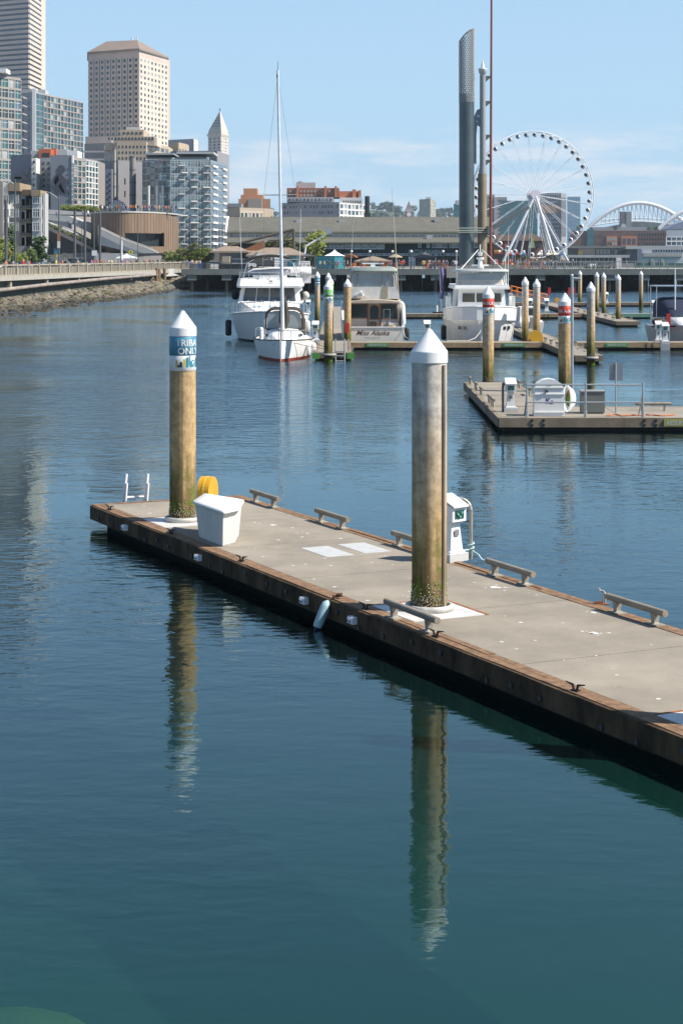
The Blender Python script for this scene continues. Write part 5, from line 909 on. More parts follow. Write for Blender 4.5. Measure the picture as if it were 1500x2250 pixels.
# poles, lamps and signs along the seawall road
POLE = mat('weathered_steel_post', (.1, .1, .11), .7, .3, var=.25, scale=1)
for px, yt, w_ in ((14, 440, 7), (165, 462, 5.6), (187, 459, 5.6), (220, 468, 5.4)):
    d = 268 if px < 20 else 318; p = at(px, d, GZ); mb = MB(); mb.tube(p, Vector((p.x, p.y, zz(yt, d))), w_*d/F/2, n=12); mb.tube(p, p+Vector((0, 0, .3)), w_*d/F/2+.12, n=12); solo(mb, 'steel_post', POLE, {14: 'thick steel post in front of the low apartment block', 165: 'thick steel post before the ramp strip, next to a thin pole', 187: 'thick steel post between two slim lamp poles', 220: 'thick steel post at the edge of the timber pavilion'}[px], 'post', p, 'thick steel posts along the road')
def lamp_post(px, yt, d, arm, label, rr=.11, m=None, banner=False):
    p = at(px, d, GZ); zt = zz(yt, d); t = thing('street_lamp', label, 'street lamp', p); mb = MB(); mb.tube(p, Vector((p.x, p.y, zt)), rr*1.3, rr*.8, 10); mb.tube(p, p+Vector((0, 0, .8)), rr*2, n=10); mb.build('post', m or mat('lamp_post_green', (.1, .115, .11), .5, .3), t)
    if arm:
        mb = MB(); ax = arm/F*d; n = 8; pts = [Vector((p.x+ax*k, p.y, zt-.9+1.25*math.sin(k*PI/2))) for k in [i/n for i in range(n+1)]]; mb.path(pts, .06, 6); mb.build('arm', GALV, t)
        mb = MB(); q = pts[-1]; s = math.copysign(1, ax); mb.loft([[q+Vector((s*x, y*w_, z*w_)) for y, z in ((-.16, 0), (0, .1), (.16, 0), (0, -.07))] for x, w_ in ((-.1, .5), (.15, 1), (.7, 1), (.85, .4))]); mb.build('lamp_head', mat('lamp_head_pale', (.55, .56, .55), .5), t)
    if banner:
        for z0, z1, m_ in ((zz(545, d), zz(530, d), CLOTH['white']), (zz(530, d), zz(510, d), mat('banner_brown', (.3, .15, .08), .8))): mb = MB(); mb.box(p.x-.25, p.x+.25, p.y-.2, p.y-.17, z0, z1); mb.build('banner', m_, t)
    return t
lamp_post(34, 393, 270, -38, 'street lamp with long curved arm in front of the low apartments'); lamp_post(130, 425, 300, -34, 'street lamp with curved arm and brown banner beside the ramps', banner=True)
lamp_post(207, 445, 322, 0, 'slim straight lamp post in front of the planted terrace', .1); lamp_post(180, 490, 330, 0, 'thin straight pole among the steel posts', .06)
lamp_post(265, 462, 345, 0, 'thin lamp post in front of the curved timber wall', .07); lamp_post(303, 470, 352, 0, 'thin lamp post before the dark recess of the timber wall', .07); lamp_post(100, 538, 300, 0, 'short pale post at the corner of the low apartments', .08, WHITE2); lamp_post(268, 528, 350, 0, 'short pale post before the white canopy', .14, WHITE2)
def road_sign(px, yc, d, w_, h, m, label, diamond=False, post=True):
    p = at(px, d, GZ); zc = zz(yc, d); t = thing('road_sign', label, 'sign', p); mb = MB(); mb.tube(p, Vector((p.x, p.y, zc+h/2)), .05, n=6); mb.build('post', GALV, t); mb = MB()
    pts = [(0, -h/2), (w_/2, 0), (0, h/2), (-w_/2, 0)] if diamond else [(-w_/2, -h/2), (w_/2, -h/2), (w_/2, h/2), (-w_/2, h/2)]
    mb.extr([(p.x+x, p.y-.09, zc+z) for x, z in pts], (0, .02, 0)); o = mb.build('panel', m, t); return p, zc, o
ORS = mat('sign_orange', (.65, .25, .02), .5); YLS = mat('sign_lime', (.6, .6, .04), .5)
p, zc, o = road_sign(23, 556, 270, .62, .62, ORS, 'orange diamond road sign with black cross mark', True); mb = MB(); mb.box(p.x-.04, p.x+.04, p.y-.1, p.y-.095, zc-.18, zc+.18); mb.box(p.x-.18, p.x-.04, p.y-.1, p.y-.095, zc-.04, zc+.04); mb.box(p.x+.04, p.x+.18, p.y-.1, p.y-.095, zc-.04, zc+.04); mb.build('symbol', BLACK, o)
p, zc, o = road_sign(288, 554, 345, 1., 1., YLS, 'lime yellow diamond pedestrian crossing sign', True); mb = MB(); mb.ball((p.x, p.y-.1, zc+.2), .07, .01, .07); mb.extr([(p.x-.06, p.y-.1, zc+.12), (p.x+.06, p.y-.1, zc+.12), (p.x+.14, p.y-.1, zc-.28), (p.x+.03, p.y-.1, zc-.05), (p.x-.12, p.y-.1, zc-.28)], (0, .004, 0)); mb.build('symbol', BLACK, o)
road_sign(124, 552, 300, .7, .9, SGN['blue'], 'blue and white parking sign beside the banner lamp'); road_sign(126, 562, 298, .55, .55, SGN['yellow'], 'small yellow diamond sign under the blue sign', True); road_sign(208, 556, 320, .9, .9, WHITE2, 'white square traffic sign on the slim lamp post'); road_sign(143, 560, 310, .8, .7, GREYC, 'grey back of a traffic sign near the white van')
# white canopy tent by the road
def tent(px, yt, ye, w_px, d, m, label, zg=GZ, group=None):
    p = at(px, d, zg); W_ = w_px/F*d/2; zt, ze = zz(yt, d), zz(ye, d); t = thing('canopy_tent', label, 'tent', p, group); mb = MB(); c = Vector((p.x, p.y, 0)); rs = []
    for z, k in ((ze-.25, 1.), (ze, 1.), (ze+(zt-ze)*.35, .5), (ze+(zt-ze)*.65, .2), (zt, .02)): rs.append([c+Vector((x*W_*k, y*W_*.6*k, z)) for x, y in ((-1, -1), (1, -1), (1, 1), (-1, 1))])
    mb.loft(rs, sm=False, cap=False); mb.build('canopy', m, t)
    for x in (-.96, .96):
        for y in (-.58, .58): mb = MB(); mb.tube((p.x+x*W_, p.y+y*W_, zg), (p.x+x*W_, p.y+y*W_, ze), .05, n=5); mb.build('leg', GALV, t)
tent(279, 557, 566, 46, 352, mat('white_canopy', (.7, .7, .7), .7), 'white peaked canopy tent behind the balustrade')
# ------------------------------------------------------------------ the pier
PZ = 4.0; PD = 345.
PCON = mat('pier_concrete', (.17, .185, .17), .85, var=.2, scale=.4); PDARK = mat('pier_timber_dark', (.028, .026, .022), .95, var=.5, scale=.5)
pier = thing('pier', 'broad public pier on dark piles with grey edge beam and crowd', 'pier', (20, PD, 0)); og = Vector(ORG[pier.name])
xs = at(398, PD, 0).x; xe = 92.
mb = MB(); mb.box(xs, xe, PD+.35, 396, 3.2, PZ); mb.build('deck', mat('pier_deck', (.3, .28, .25), .9, var=.15, scale=.3), pier)
x = xs
while x < xe: mb = MB(); mb.box(x+.02, min(xe, x+9.2)-.02, PD, PD+.345, 2.95, PZ+.1); mb.build('edge_beam', PCON, pier); x += 9.2
cm = MB(); cm.box(-.9, .9, 0, 1.6, 1.9, 2.95); capm = cm.mesh('pile_cap', PCON); pm1 = MB(); pm1.tube((0, 0, -2), (0, 0, 2.2), .3, .28, 8); pmm = pm1.mesh('pile', mat('pier_pile', (.16, .13, .09), .95, var=.5, scale=.6, stretch=(2, 2, .5))); pm1 = MB(); pm1.box(-.35, .35, -.3, .3, -2, 3.0); wm = pm1.mesh('pile', PDARK)
x = xs+2
while x < xe:
    link('pile_cap', capm, pier, Vector((x, PD+.15, 0))-og)
    for k in range(1, 4): link('pile_cap', capm, pier, Vector((x, PD+8*k, 0))-og)
    for k in range(7): link('pile', pmm if (k in (0, 2)) else wm, pier, Vector((x+(.0 if k != 2 else 2.2), PD+.9+k*5.3, 0))-og)
    x += 6.6
mb = MB(); [mb.box(xs+1+i*1.9, xs+2.95+i*1.9, 366+(i % 3)*1.2, 367+(i % 3)*1.2, -2, 2.9 if i % 4 else 2.1) for i in range(64)]; o = mb.build('dark_pile_backing', PDARK, pier); o['kind'] = 'stuff'  # near-black wall among the inner piles, added so the underside reads dark
RAILM = mat('pier_rail', (.07, .085, .085), .6, .3); RAILP = mat('pier_rail_pale', (.36, .35, .31), .7)
pm2 = MB(); pm2.tube((0, 0, 0), (.12, 0, 1.2), .05, n=5); rpm = pm2.mesh('rail_post', RAILM); pm2 = MB(); pm2.box(-.07, .07, -.05, .05, 0, 1.75); rpp = pm2.mesh('rail_post', RAILP)
x = xs; split_x = at(1130, PD, 0).x
while x < xe:
    link('rail_post', rpm if x < split_x else rpp, pier, Vector((x, PD+.2, PZ+.1 if x < split_x else PZ-.1))-og); x += 1.55 if x < split_x else 1.5
for z in (.35, .75, 1.2): mb = MB(); mb.tube((xs, PD+.2, PZ+.1+z), (split_x-.2, PD+.2, PZ+.1+z), .035, n=5); mb.build('rail', RAILM, pier)
for z in (.65, 1.55): mb = MB(); mb.box(split_x, xe, PD+.14, PD+.19, PZ-.1+z, PZ+.02+z); mb.build('rail', RAILP, pier)
x = split_x
pk = MB(); pk.box(-.09, .09, -.03, .03, 0, 1.3); pkm = pk.mesh('picket', RAILP)
while x < at(1335, PD, 0).x: link('picket', pkm, pier, Vector((x, PD+.3, PZ+.12))-og); x += .42
# solid parapet left part
mb = MB(); mb.box(at(480, PD, 0).x, at(545, PD, 0).x, PD+.36, PD+.6, PZ+.002, PZ+1.1); mb.build('parapet', DARK, pier)
mb = MB(); a = at(980, PD, 0).x; b = at(1050, PD, 0).x; mb.box(a, b, PD-.6, PD-.02, 2.4, PZ+.55); mb.box(a+3, b+8, PD+.8, PD+4, PZ+.002, PZ+.9); mb.build('footing_block', CONC, pier)
# crowd, orange chairs, planters
CH_ = MB(); CH_.box(-.3, .3, -.3, .3, .38, .44); CH_.extr([(-.3, .28, .4), (.3, .28, .4), (.3, .5, 1.15), (-.3, .5, 1.15)], (0, .05, 0)); CH_.box(-.36, -.29, -.35, .35, .55, .6); CH_.box(.29, .36, -.35, .35, .55, .6)
seatm = CH_.mesh('seat', mat('chair_orange', (.62, .17, .02), .6)); lg = MB(); lg.box(-.03, .03, -.03, .03, 0, .55); lgm = lg.mesh('leg', mat('chair_orange', (.62, .17, .02)))
for i in range(46):
    px = g.choice([g.uniform(768, 880), g.uniform(1090, 1190), g.uniform(930, 1000), g.uniform(1090, 1200)]); d = g.uniform(347, 356); t = thing('orange_chair', 'orange low armchair set out on the pier deck', 'chair', at(px, d, PZ), 'orange chairs on the pier', g.uniform(0, 6.3)); link('seat', seatm, t)
    for x, y in ((-.32, -.3), (.32, -.3), (-.32, .3), (.32, .3)): link('leg', lgm, t, (x, y, 0))
for i in range(105):
    px = g.choice([g.uniform(755, 905), g.uniform(925, 1005), g.uniform(925, 1000), g.uniform(1075, 1210), g.uniform(1090, 1240), g.uniform(700, 760), g.uniform(400, 470)]); person(at(px, g.uniform(346.5, 366), PZ), g.choice(shirts), 'on the pier deck', 'crowd on the pier', 1.02)
person(at(882, 347, PZ), 'red', 'leaning at the dark pier railing', 'crowd on the pier', 1.05)
TEALC = mat('container_teal', (.02, .17, .21), .6, var=.35, scale=.9, stretch=(.6, .6, 5)); AQC = mat('container_aqua', (.08, .5, .55), .6, var=.3, scale=1)
WAVE = mat('wave_dark', (.01, .06, .1), .6)
def container(px0, px1, yt, d, label, split=None, m=TEALC):
    a, b = at(px0, d, PZ), at(px1, d, PZ); zt = zz(yt, d); t = thing('mural_container', label, 'container', (a+b)/2); c = a.lerp(b, split) if split else b; mb = MB(); mb.box(a.x, c.x, d, d+5, PZ+.004, zt); mb.build('long_side', m, t)
    for k in range(4):
        mb = MB(); z0 = PZ+.3+k*.55; L_ = [Vector((a.x+.1+(c.x-a.x-.2)*i/16, d-.02, z0+.16*math.sin(i*1.1+k)-.06*(i % 2 == 0))) for i in range(17)]; mb.loft([[p for p in L_], [p+Vector((0, 0, .12)) for p in L_]], closed=False, cap=False); mb.build('painted_wave', WAVE, t)
    if split: mb = MB(); mb.box(c.x+.01, b.x, d, d+5, PZ+.004, zt); o = mb.build('end_panel', AQC, t)
    mb = MB(); mb.box(a.x-.05, b.x+.05, d-.05, d+5.05, zt+.003, zt+.09); mb.build('roof', DARK, t)
container(694, 754, 563, 352, 'teal wave painted container with pale aqua end panel', .68); container(632, 652, 563, 354, 'small teal wave painted container left of the bigger one')
mb = MB(); a, b = at(603, 355, PZ), at(632, 355, PZ); mb.box(a.x, b.x, 355, 358, PZ+.004, zz(563, 355)); solo(mb, 'white_booth', WHITE2, 'white panelled booth beside the small teal container', 'booth', a)
for x0, x1 in ((419, 442),): pass
TENTD = mat('dark_grey_canopy', (.1, .095, .095), .8); tent(933, 553, 564, 50, 356, TENTD, 'dark grey peaked canopy tent below the aquarium lettering', PZ); tent(677, 552, 562, 32, 358, TENTD, 'dark grey canopy tent left of the teal container', PZ); tent(563, 553, 562, 30, 360, TENTD, 'dark grey canopy tent behind the parked trucks', PZ)
tent(735, 548, 562, 46, 364, WHITE2, 'white sloped canopy behind the teal container', PZ)
mb = MB(); a, b = at(488, 352, PZ), at(505, 352, PZ); mb.box(a.x, b.x, 352, 354, PZ+.004, zz(563, 352)); solo(mb, 'utility_hut', mat('hut_tan', (.33, .28, .22), .8), 'plain tan utility hut beside the parked white truck', 'hut', a)
car(at(473, 356, PZ), .1, 'white', 'white pickup parked on the pier beside the tan hut', False); car(at(536, 357, PZ), .05, 'white', 'white van parked behind the dark parapet', True)
t = thing('cargo_bicycle_bins', 'row of blue and grey bins along the pier rail', 'bins', at(440, 347, PZ)); 
for i, px in enumerate((422, 432, 441, 450, 458)): p = at(px, 347, PZ); mb = MB(); mb.loft([[p+Vector((x*k, y*k, z)) for x, y in ((-1, -1), (1, -1), (1, 1), (-1, 1))] for z, k in ((.004, .36), (1.05, .45), (1.15, .43))], sm=False); mb.build('bin', (GREYC, CLOTH['grey'], CLOTH['blue'], DARK, GREYC)[i], t)
# ------------------------------------------------------------------ ribbed column, steel pile with mast
cx = at(1024.5, 352, 0).x; cy = 352.; R = 1.5; zt = zz(207, cy)
t = thing('ribbed_column', 'tall dark ribbed steel column with diagonal lattice crown', 'column', (cx, cy, PZ)); prof = []; z = PZ+.1
while z < zt: prof += [(R*.93, z), (R, z+.07), (R, z+.13), (R*.93, z+.2)]; z += .2
RIB = mat('ribbed_steel', (.19, .235, .25), .36, .6, var=.2, scale=.15); mb = MB(); mb.lathe(prof, (cx, cy, 0), 26, sm=False); mb.build('ribbed_shaft', RIB, t)
mb = MB(); zb, zh = zt-1.6, zz(63, cy)
for sgn in (1, -1):
    for k in range(18):
        a0 = 2*PI*k/18; pts = []
        for i in range(60):
            z = zb+(zh-zb)*i/59; a = a0+sgn*(z-zb)*.42; x, y = R*.95*math.cos(a), R*.95*math.sin(a)
            if z < zh-2.6*((R-x)/(2*R))**1.7: pts.append(Vector((cx+x, cy+y, z)))
            else: break
        mb.path(pts, .1, 4)
mb.build('lattice_crown', mat('lattice_steel', (.34, .33, .31), .5, .3), t)
mb = MB(); ring = [Vector((cx+R*.95*math.cos(a), cy+R*.95*math.sin(a), zh-2.6*((R-R*.95*math.cos(a))/(2*R))**1.7)) for a in [2*PI*i/24 for i in range(25)]]; mb.path(ring, .1, 5); mb.build('crown_ring', mat('lattice_steel', (.34, .33, .31)), t)
x2 = at(1060, cy, 0).x; t = thing('steel_pile', 'tall steel pile with pale upper sleeve, cone finial and rusty thin mast', 'steel pile', (x2, cy, PZ))
z1, z2, z3 = zz(382, cy), zz(165, cy), zz(130, cy); mb = MB(); mb.tube((x2-.1, cy, PZ), (x2-.1, cy, z1), .92, .88, 18); mb.build('lower_sleeve', mat('rust_tan_steel', (.25, .195, .125), .75, var=.3, scale=.2), t); mb = MB(); mb.tube((x2, cy, z1), (x2, cy, z2), .6, .58, 16); mb.tube((x2, cy, z1-.1), (x2, cy, z1+1.1), .8, .72, 16); mb.build('upper_sleeve', mat('grey_primer', (.33, .34, .34), .5, .2), t)
mb = MB(); mb.lathe([(.45, z2), (.75, z2+.4), (.88, z2+1.1), (.9, z2+1.25), (.45, z2+1.3), (.4, z2+1.35), (0, z3)], (x2, cy, 0), 16); mb.build('finial', mat('pale_cap', (.55, .56, .55), .4), t)
xm = at(1078.5, cy, 0).x; mb = MB(); mb.tube((xm-.15, cy, PZ), (xm+.05, cy, zz(-12, cy)), .28, .2, 10); mb.build('thin_mast', mat('red_oxide', (.22, .05, .035), .7, var=.25, scale=.2), t)
for y in (168, 223, 297, 352): z = zz(y, cy); mb = MB(); mb.extr([(x2+.5, cy-.2, z+.1), (xm-.2, cy-.2, z+.1), (xm-.2, cy-.2, z-.3), (x2+.5, cy-.2, z-1.1)], (0, .4, 0)); mb.build('bracket', GREYC, t)
mb = MB(); zc = zz(262, cy); pts = [(cx+R-.05, zc-3.4), (cx+R-.05, zc+.6), (cx+R+.5, zc+1.8), (x2-.55, zc+2.0), (x2-.55, zc-1.5), (cx+R+.55, zc-1.2), (cx+R+.35, zc-3.4)]; mb.extr([(x, cy-.1, z) for x, z in pts], (0, .2, 0)); o = mb.build('guide_plate', mat('plate_grey', (.2, .22, .25), .5, .2), t)
mb = MB(); mb.tube((cx+R+.75, cy-.13, zc+.6), (cx+R+.75, cy-.11, zc+.6), .3, n=14); mb.tube((cx+R+.5, cy-.13, zc-.4), (cx+R+.5, cy-.11, zc-.4), .2, n=12); mb.build('sky_disc', mat('sky_disc_pale', (.45, .58, .68), .6), o)  # pale discs paint the sky showing through holes in the plate
mb = MB(); mb.box(cx+R-.05, cx+R+.38, cy-.12, cy+.1, zz(360, cy), zc-3.41); mb.build('guide_strip', mat('plate_grey', (.2, .22, .25)), t)
for y in (502, 507, 511): z = zz(y, cy); mb = MB(); mb.tube((cx-R-.2, cy-1.7, z), (xm-.4, cy-1.7, z), .1, n=6); mb.build('clamp_bar', mat('clamp_green', (.35, .4, .33), .6), t)
mb = MB(); mb.box(xm-.9, xm-.4, cy-2, cy+1, zz(515, cy), zz(497, cy)); mb.build('clamp_block', GREYC, t)

# clutter on the pier: globe lamps, a boom lift, market umbrellas
for i, px in enumerate((772, 812, 862, 903, 973, 1002, 1096, 1122, 1150, 1188, 1215)):
    d_ = 362+(i % 3)*4; p = at(px, d_, PZ); t = thing('globe_lamp', 'black pier lamp post with white globe among the crowd', 'street lamp', p, 'globe lamps on the pier'); mb = MB(); mb.tube(p, p+Vector((0, 0, 3.2)), .07, .05, 8); mb.tube(p, p+Vector((0, 0, .5)), .12, n=8); mb.build('post', DARK, t); mb = MB(); mb.ball(p+Vector((0, 0, 3.45)), .27); mb.build('globe', WHITE2, t)
t = thing('boom_lift', 'white boom lift with raised arm in front of the aquarium roofs', 'boom lift', at(665, 372, PZ)); mb = MB(); p = at(668, 372, PZ); mb.box(p.x-1.2, p.x+1.2, 371, 373.5, PZ+.4, PZ+1.5); mb.build('chassis', WHITE2, t)
for a, b, nm in (((668, 566), (672, 541), 'lower_arm'), ((672, 541), (722, 511), 'upper_arm')): mb = MB(); mb.tube(at(a[0], 372, None, a[1]), at(b[0], 372, None, b[1]), .2, .15, 8); mb.build(nm, WHITE2, t)
mb = MB(); q = at(722, 372, None, 511); mb.box(q.x-.6, q.x+.6, 371.4, 372.6, q.z-.2, q.z+.9); mb.build('basket', GALV, t)
for s in (-.9, .9):
    for y in (371.3, 373.2): mb = MB(); mb.tube((p.x+s-.12, y, PZ+.42), (p.x+s+.12, y, PZ+.42), .42, n=12); mb.build('wheel', BLACK, t)
for i, (px, c_) in enumerate(((770, 'orange'), (868, 'tan'), (590, 'white'), (613, 'tan'))):
    p = at(px, 359+(i % 4)*2, PZ); t = thing('market_umbrella', '%s market umbrella standing on the pier deck' % c_, 'umbrella', p, 'market umbrellas on the pier'); mb = MB(); mb.tube(p, p+Vector((0, 0, 2.9)), .04, n=6); mb.build('pole', TEAK, t); mb = MB(); mb.lathe([(1.45, 2.25), (1.4, 2.35), (.7, 2.72), (0, 2.95)], p, 8, sm=False); mb.build('canopy', CLOTH[c_], t)
# ------------------------------------------------------------------ city: helpers
WM = {}
FWID = [.16]
def wmesh(w_, h, kind, frame, mull):
    key = (round(w_, 2), round(h, 2), kind, frame, mull, FWID[0])
    if key in WM: return WM[key]
    m = MB(); m.box(-w_/2, w_/2, -.05, .0, 0, h, 0); mats = [{'d': GLASS, 'b': GLASSB, 'l': BLIND, 'm': mat('mirror_glass', (.22, .3, .36), .07, .75, var=.35, scale=.06), 't': mat('teal_glass', (.04, .13, .14), .1, .2, var=.4, scale=.1), 'n': mat('navy_glass', (.03, .05, .09), .15, .2, var=.3, scale=.1)}[kind]]
    if frame is not None:
        f = min(FWID[0], w_*.12); mats.append(frame)
        m.box(-w_/2-f, -w_/2, -.12, 0, -f, h+f, 1); m.box(w_/2, w_/2+f, -.12, 0, -f, h+f, 1); m.box(-w_/2, w_/2, -.11, 0, h, h+f, 1); m.box(-w_/2, w_/2, -.11, 0, -f, 0, 1)
        for i in range(mull): x = -w_/2+w_*(i+1)/(mull+1); m.box(x-f/3, x+f/3, -.1, -.05, 0, h, 1)
        if mull: m.box(-w_/2, w_/2, -.09, -.051, h*.66, h*.66+f*.7, 1)
    WM[key] = m.mesh('window', mats); return WM[key]
def facade(root, a, b, z0, z1, cols, rows, fw=.6, fh=.6, kinds='ddl', wall=None, relief=.3, frame=None, mull=0, sill=.5, skip=None, rnd=None, name='window', ribs=True):
    a, b = Vector((a[0], a[1], 0)), Vector((b[0], b[1], 0)); L_ = (b-a).length; u = (b-a)/L_; n = Vector((u.y, -u.x, 0)); rz = math.atan2(u.y, u.x)
    cw, ch = L_/cols, (z1-z0)/rows; w_, h = cw*fw, ch*fh; og = Vector(ORG[root.name]); rr = rnd or g
    for i in range(cols):
        for j in range(rows):
            if skip and skip(i, j): continue
            k = kinds[rr.randrange(len(kinds))]; p = a+u*cw*(i+.5)+n*.02; link(name, wmesh(w_, h, k, frame, mull), root, Vector((p.x, p.y, z0+ch*(j+(1-fh)*sill)))-og, (0, 0, rz))
    if relief and wall:
        m = MB()
        for j in range(rows+1):
            zb = z0+ch*j-(ch-h)*(1-sill) if j else z0; zt = z0+ch*j+(ch-h)*sill if j < rows else z1
            m.ob(a+u*L_/2+n*relief/2+Vector((0, 0, zb)), u*(L_/2+relief*.5), n*relief/2, (0, 0, zt-zb))
        if ribs:
            for i in range(cols+1):
                x0 = 0 if i == 0 else cw*i-(cw-w_)/2; x1 = L_ if i == cols else cw*i+(cw-w_)/2
                m.ob(a+u*(x0+x1)/2+n*relief*.46+Vector((0, 0, z0)), u*(x1-x0)/2, n*relief*.46, (0, 0, z1-z0))
        m.build('facade_relief', wall, root)
def bld(name, label, pts, ytop, depth, wall, z0=GZ, k=0, cat='building', roof=None, par=.0, top=None):
    "front corners as (pixel column, distance), left to right; roof height from row ytop at corner k"
    c = [at(px, d, 0) for px, d in pts]; zt = zz(ytop, pts[k][1]) if top is None else top; kr, kl = 1+depth/c[-1].y, 1+depth/c[0].y; back = [Vector((c[-1].x*kr, c[-1].y*kr, 0)), Vector((c[0].x*kl, c[0].y*kl, 0))]
    if len(pts) >= 2 and pts[0][1] > pts[1][1]+.3*depth: back = [Vector((c[-1].x, max(c[-1].y, c[0].y)+depth*.5, 0)), Vector((c[0].x, max(c[-1].y, c[0].y)+depth*.5, 0))]
    t = thing(name, label, cat, (c[0].x, c[0].y, z0)); m = MB(); m.prism(c+back, z0, zt); m.build('wall', wall, t)
    if par:
        m = MB(); cc = sum(c+back, Vector())/(len(c)+2); m.prism([cc+(p-cc)*1.012 for p in c+back], zt+.01, zt+par); m.build('parapet', roof or wall, t)
    return t, c, zt
def addbox(root, px0, px1, yt, yb, d, depth, m, name): 
    b = MB(); a, c = at(px0, d, 0), at(px1, d, 0); b.box(a.x, c.x, d, d+depth, zz(yb, d), zz(yt, d)); return b.build(name, m, root)
def slab(root, pts, d, depth, m, name):
    b = MB(); b.extr([at(px, d, None, py) for px, py in pts], (0, depth, 0)); return b.build(name, m, root)
def PB(col, n, **k): return mat(n, col, k.pop('rough', .8), scale=k.pop('scale', .08), var=k.pop('var', .1), **k)
PINK = PB((.52, .43, .37), 'pink_granite'); CREAMW = PB((.6, .52, .43), 'cream_stone'); TAUPE = PB((.29, .262, .24), 'taupe_panel'); GREYW = PB((.3, .31, .325), 'grey_wall'); BLUEG = PB((.17, .19, .22), 'blue_grey_wall'); LILAC = PB((.36, .35, .36), 'lilac_grey_wall'); TANW = PB((.44, .35, .25), 'tan_stone'); BRICK = PB((.28, .12, .075), 'red_brick', var=.2, scale=.4); DBRICK = PB((.12, .07, .055), 'dark_brick', var=.25, scale=.3); WH = PB((.66, .65, .62), 'white_render'); ORB = PB((.42, .11, .05), 'orange_panel'); LTG = PB((.44, .44, .43), 'light_grey_siding'); DGRN = PB((.022, .035, .03), 'dark_green_boards', var=.3); ROOFT = PB((.118, .112, .09), 'brown_shingle_roof', var=.18, scale=.6)
# ------------------------------------------------------------------ left towers
t, c, zt = bld('banded_tower', 'tall pinkish tower with horizontal dark window bands rising out of frame', [(-75, 1330), (64, 1300), (91, 1345)], -120, 40, CREAMW)
for (a, b) in ((c[0], c[1]), (c[1], c[2])):
    u = (b-a).normalized(); n = Vector((u.y, -u.x, 0)); z = 60
    while z < zt-3: m = MB(); m.ob((a+b)/2-n*.15+Vector((0, 0, z)), u*((b-a).length/2-.05), n*.25, (0, 0, 1.45)); m.build('window_band', mat('band_glass', (.06, .075, .1), .15, var=.3, scale=.05), t); z += 3.62
    z = 60
    while z < zt-3: m = MB(); m.ob((a+b)/2+n*.35+Vector((0, 0, z+1.47)), u*((b-a).length/2+.2), n*.3, (0, 0, 2.1)); m.build('spandrel', PINK if b is c[1] else CREAMW, t); z += 3.62  # chamfer spandrels painted paler than the left face, as the brighter lit side
t, c, zt = bld('apartment_tower', 'brown grey apartment tower with white framed windows left of the grey tower', [(-40, 612), (46, 630)], 160, 25, TAUPE)
facade(t, c[0], c[1], 22, zt-.6, 6, 13, .84, .8, 'ltmtbd', TAUPE, .3, WH, 1); addbox(t, -10, 14, 150, 159.5, 618, 8, WH, 'penthouse')
m = MB(); a = c[1]; [m.box(a.x+.02, a.x+.9, a.y, a.y+8, 24+i*2.9, 24.15+i*2.9) for i in range(14)]; o = m.build('balcony_edges', WH, t); o['kind'] = 'stuff'
t, c, zt = bld('grey_apartment_tower', 'grey apartment tower with green glass corner and gridded window front', [(49, 700), (79, 692), (95, 700), (182, 738)], 205, 30, GREYW, k=2)
facade(t, c[2], c[3], 30, zt-.5, 12, 17, .8, .8, 'ltbtnmd', TAUPE, .3, WH, 0); facade(t, c[1], c[2], 34, zt-.5, 2, 16, .9, .86, 'ttd', None, 0, None, 0)
facade(t, c[0], c[1], 30, zt-3, 5, 16, .45, .6, 'nd', None, 0, None, 0, skip=lambda i, j: i in (1, 3, 4)); m = MB(); m.ob(c[1]+Vector((-.5, -.6, 28)), (.7, 0, 0), (0, .4, 0), (0, 0, zt-27)); m.build('white_fin', WH, t)
addbox(t, 50, 78, 196, 204.5, 705, 12, GREYW, 'penthouse'); addbox(t, 84, 100, 197, 207, 712, 8, LTG, 'penthouse')
t, c, zt = bld('granite_tower', 'broad pink granite office tower with hipped roof and punched windows', [(195, 1425), (306, 1400), (368, 1460)], 107, 45, PINK, k=1)
m = MB(); b0 = [at(192, 1423, zt), at(307, 1397, zt), at(371, 1461, zt), at(371, 1505, zt), at(192, 1475, zt)]; ap = [at(234, 1440, zz(91, 1440)), at(302, 1425, zz(88, 1425))]
v = b0+ap; m.add(v, [(0, 1, 6, 5), (1, 2, 6), (2, 3, 6), (3, 4, 5, 6), (4, 0, 5)]); m.build('roof', PB((.23, .17, .135), 'copper_brown_roof'), t); m = MB(); m.prism([p+Vector((0, 0, 0)) for p in b0], zt-1.2, zt-.02); m.build('eaves', PB((.24, .19, .15), 'brown_eaves'), t)
for px in (290, 301): m = MB(); p = at(px, 1430, zz(89, 1430)); m.tube(p, p+Vector((0, 0, 2.6)), .6, n=6); m.build('roof_vent', WH, t)
zw = zz(125, 1400); facade(t, c[0], c[1], zw-17*4.35, zw, 9, 17, .42, .56, 'dddn', PINK, .35); facade(t, c[1], c[2], zw-17*4.35, zw, 8, 17, .45, .5, 'dld', CREAMW, .35)  # right face painted paler to carry the sunlight, left face darker
m = MB(); [m.ob(c[0].lerp(c[1], (i+.0)/9)+Vector((0, -.3, zw-17*4.35)), (.25, 0, 0), (0, .35, 0), (0, 0, 17*4.35)) for i in range(1, 9)]; o = m.build('shadow_slots', GLASS, t); o['kind'] = 'stuff'
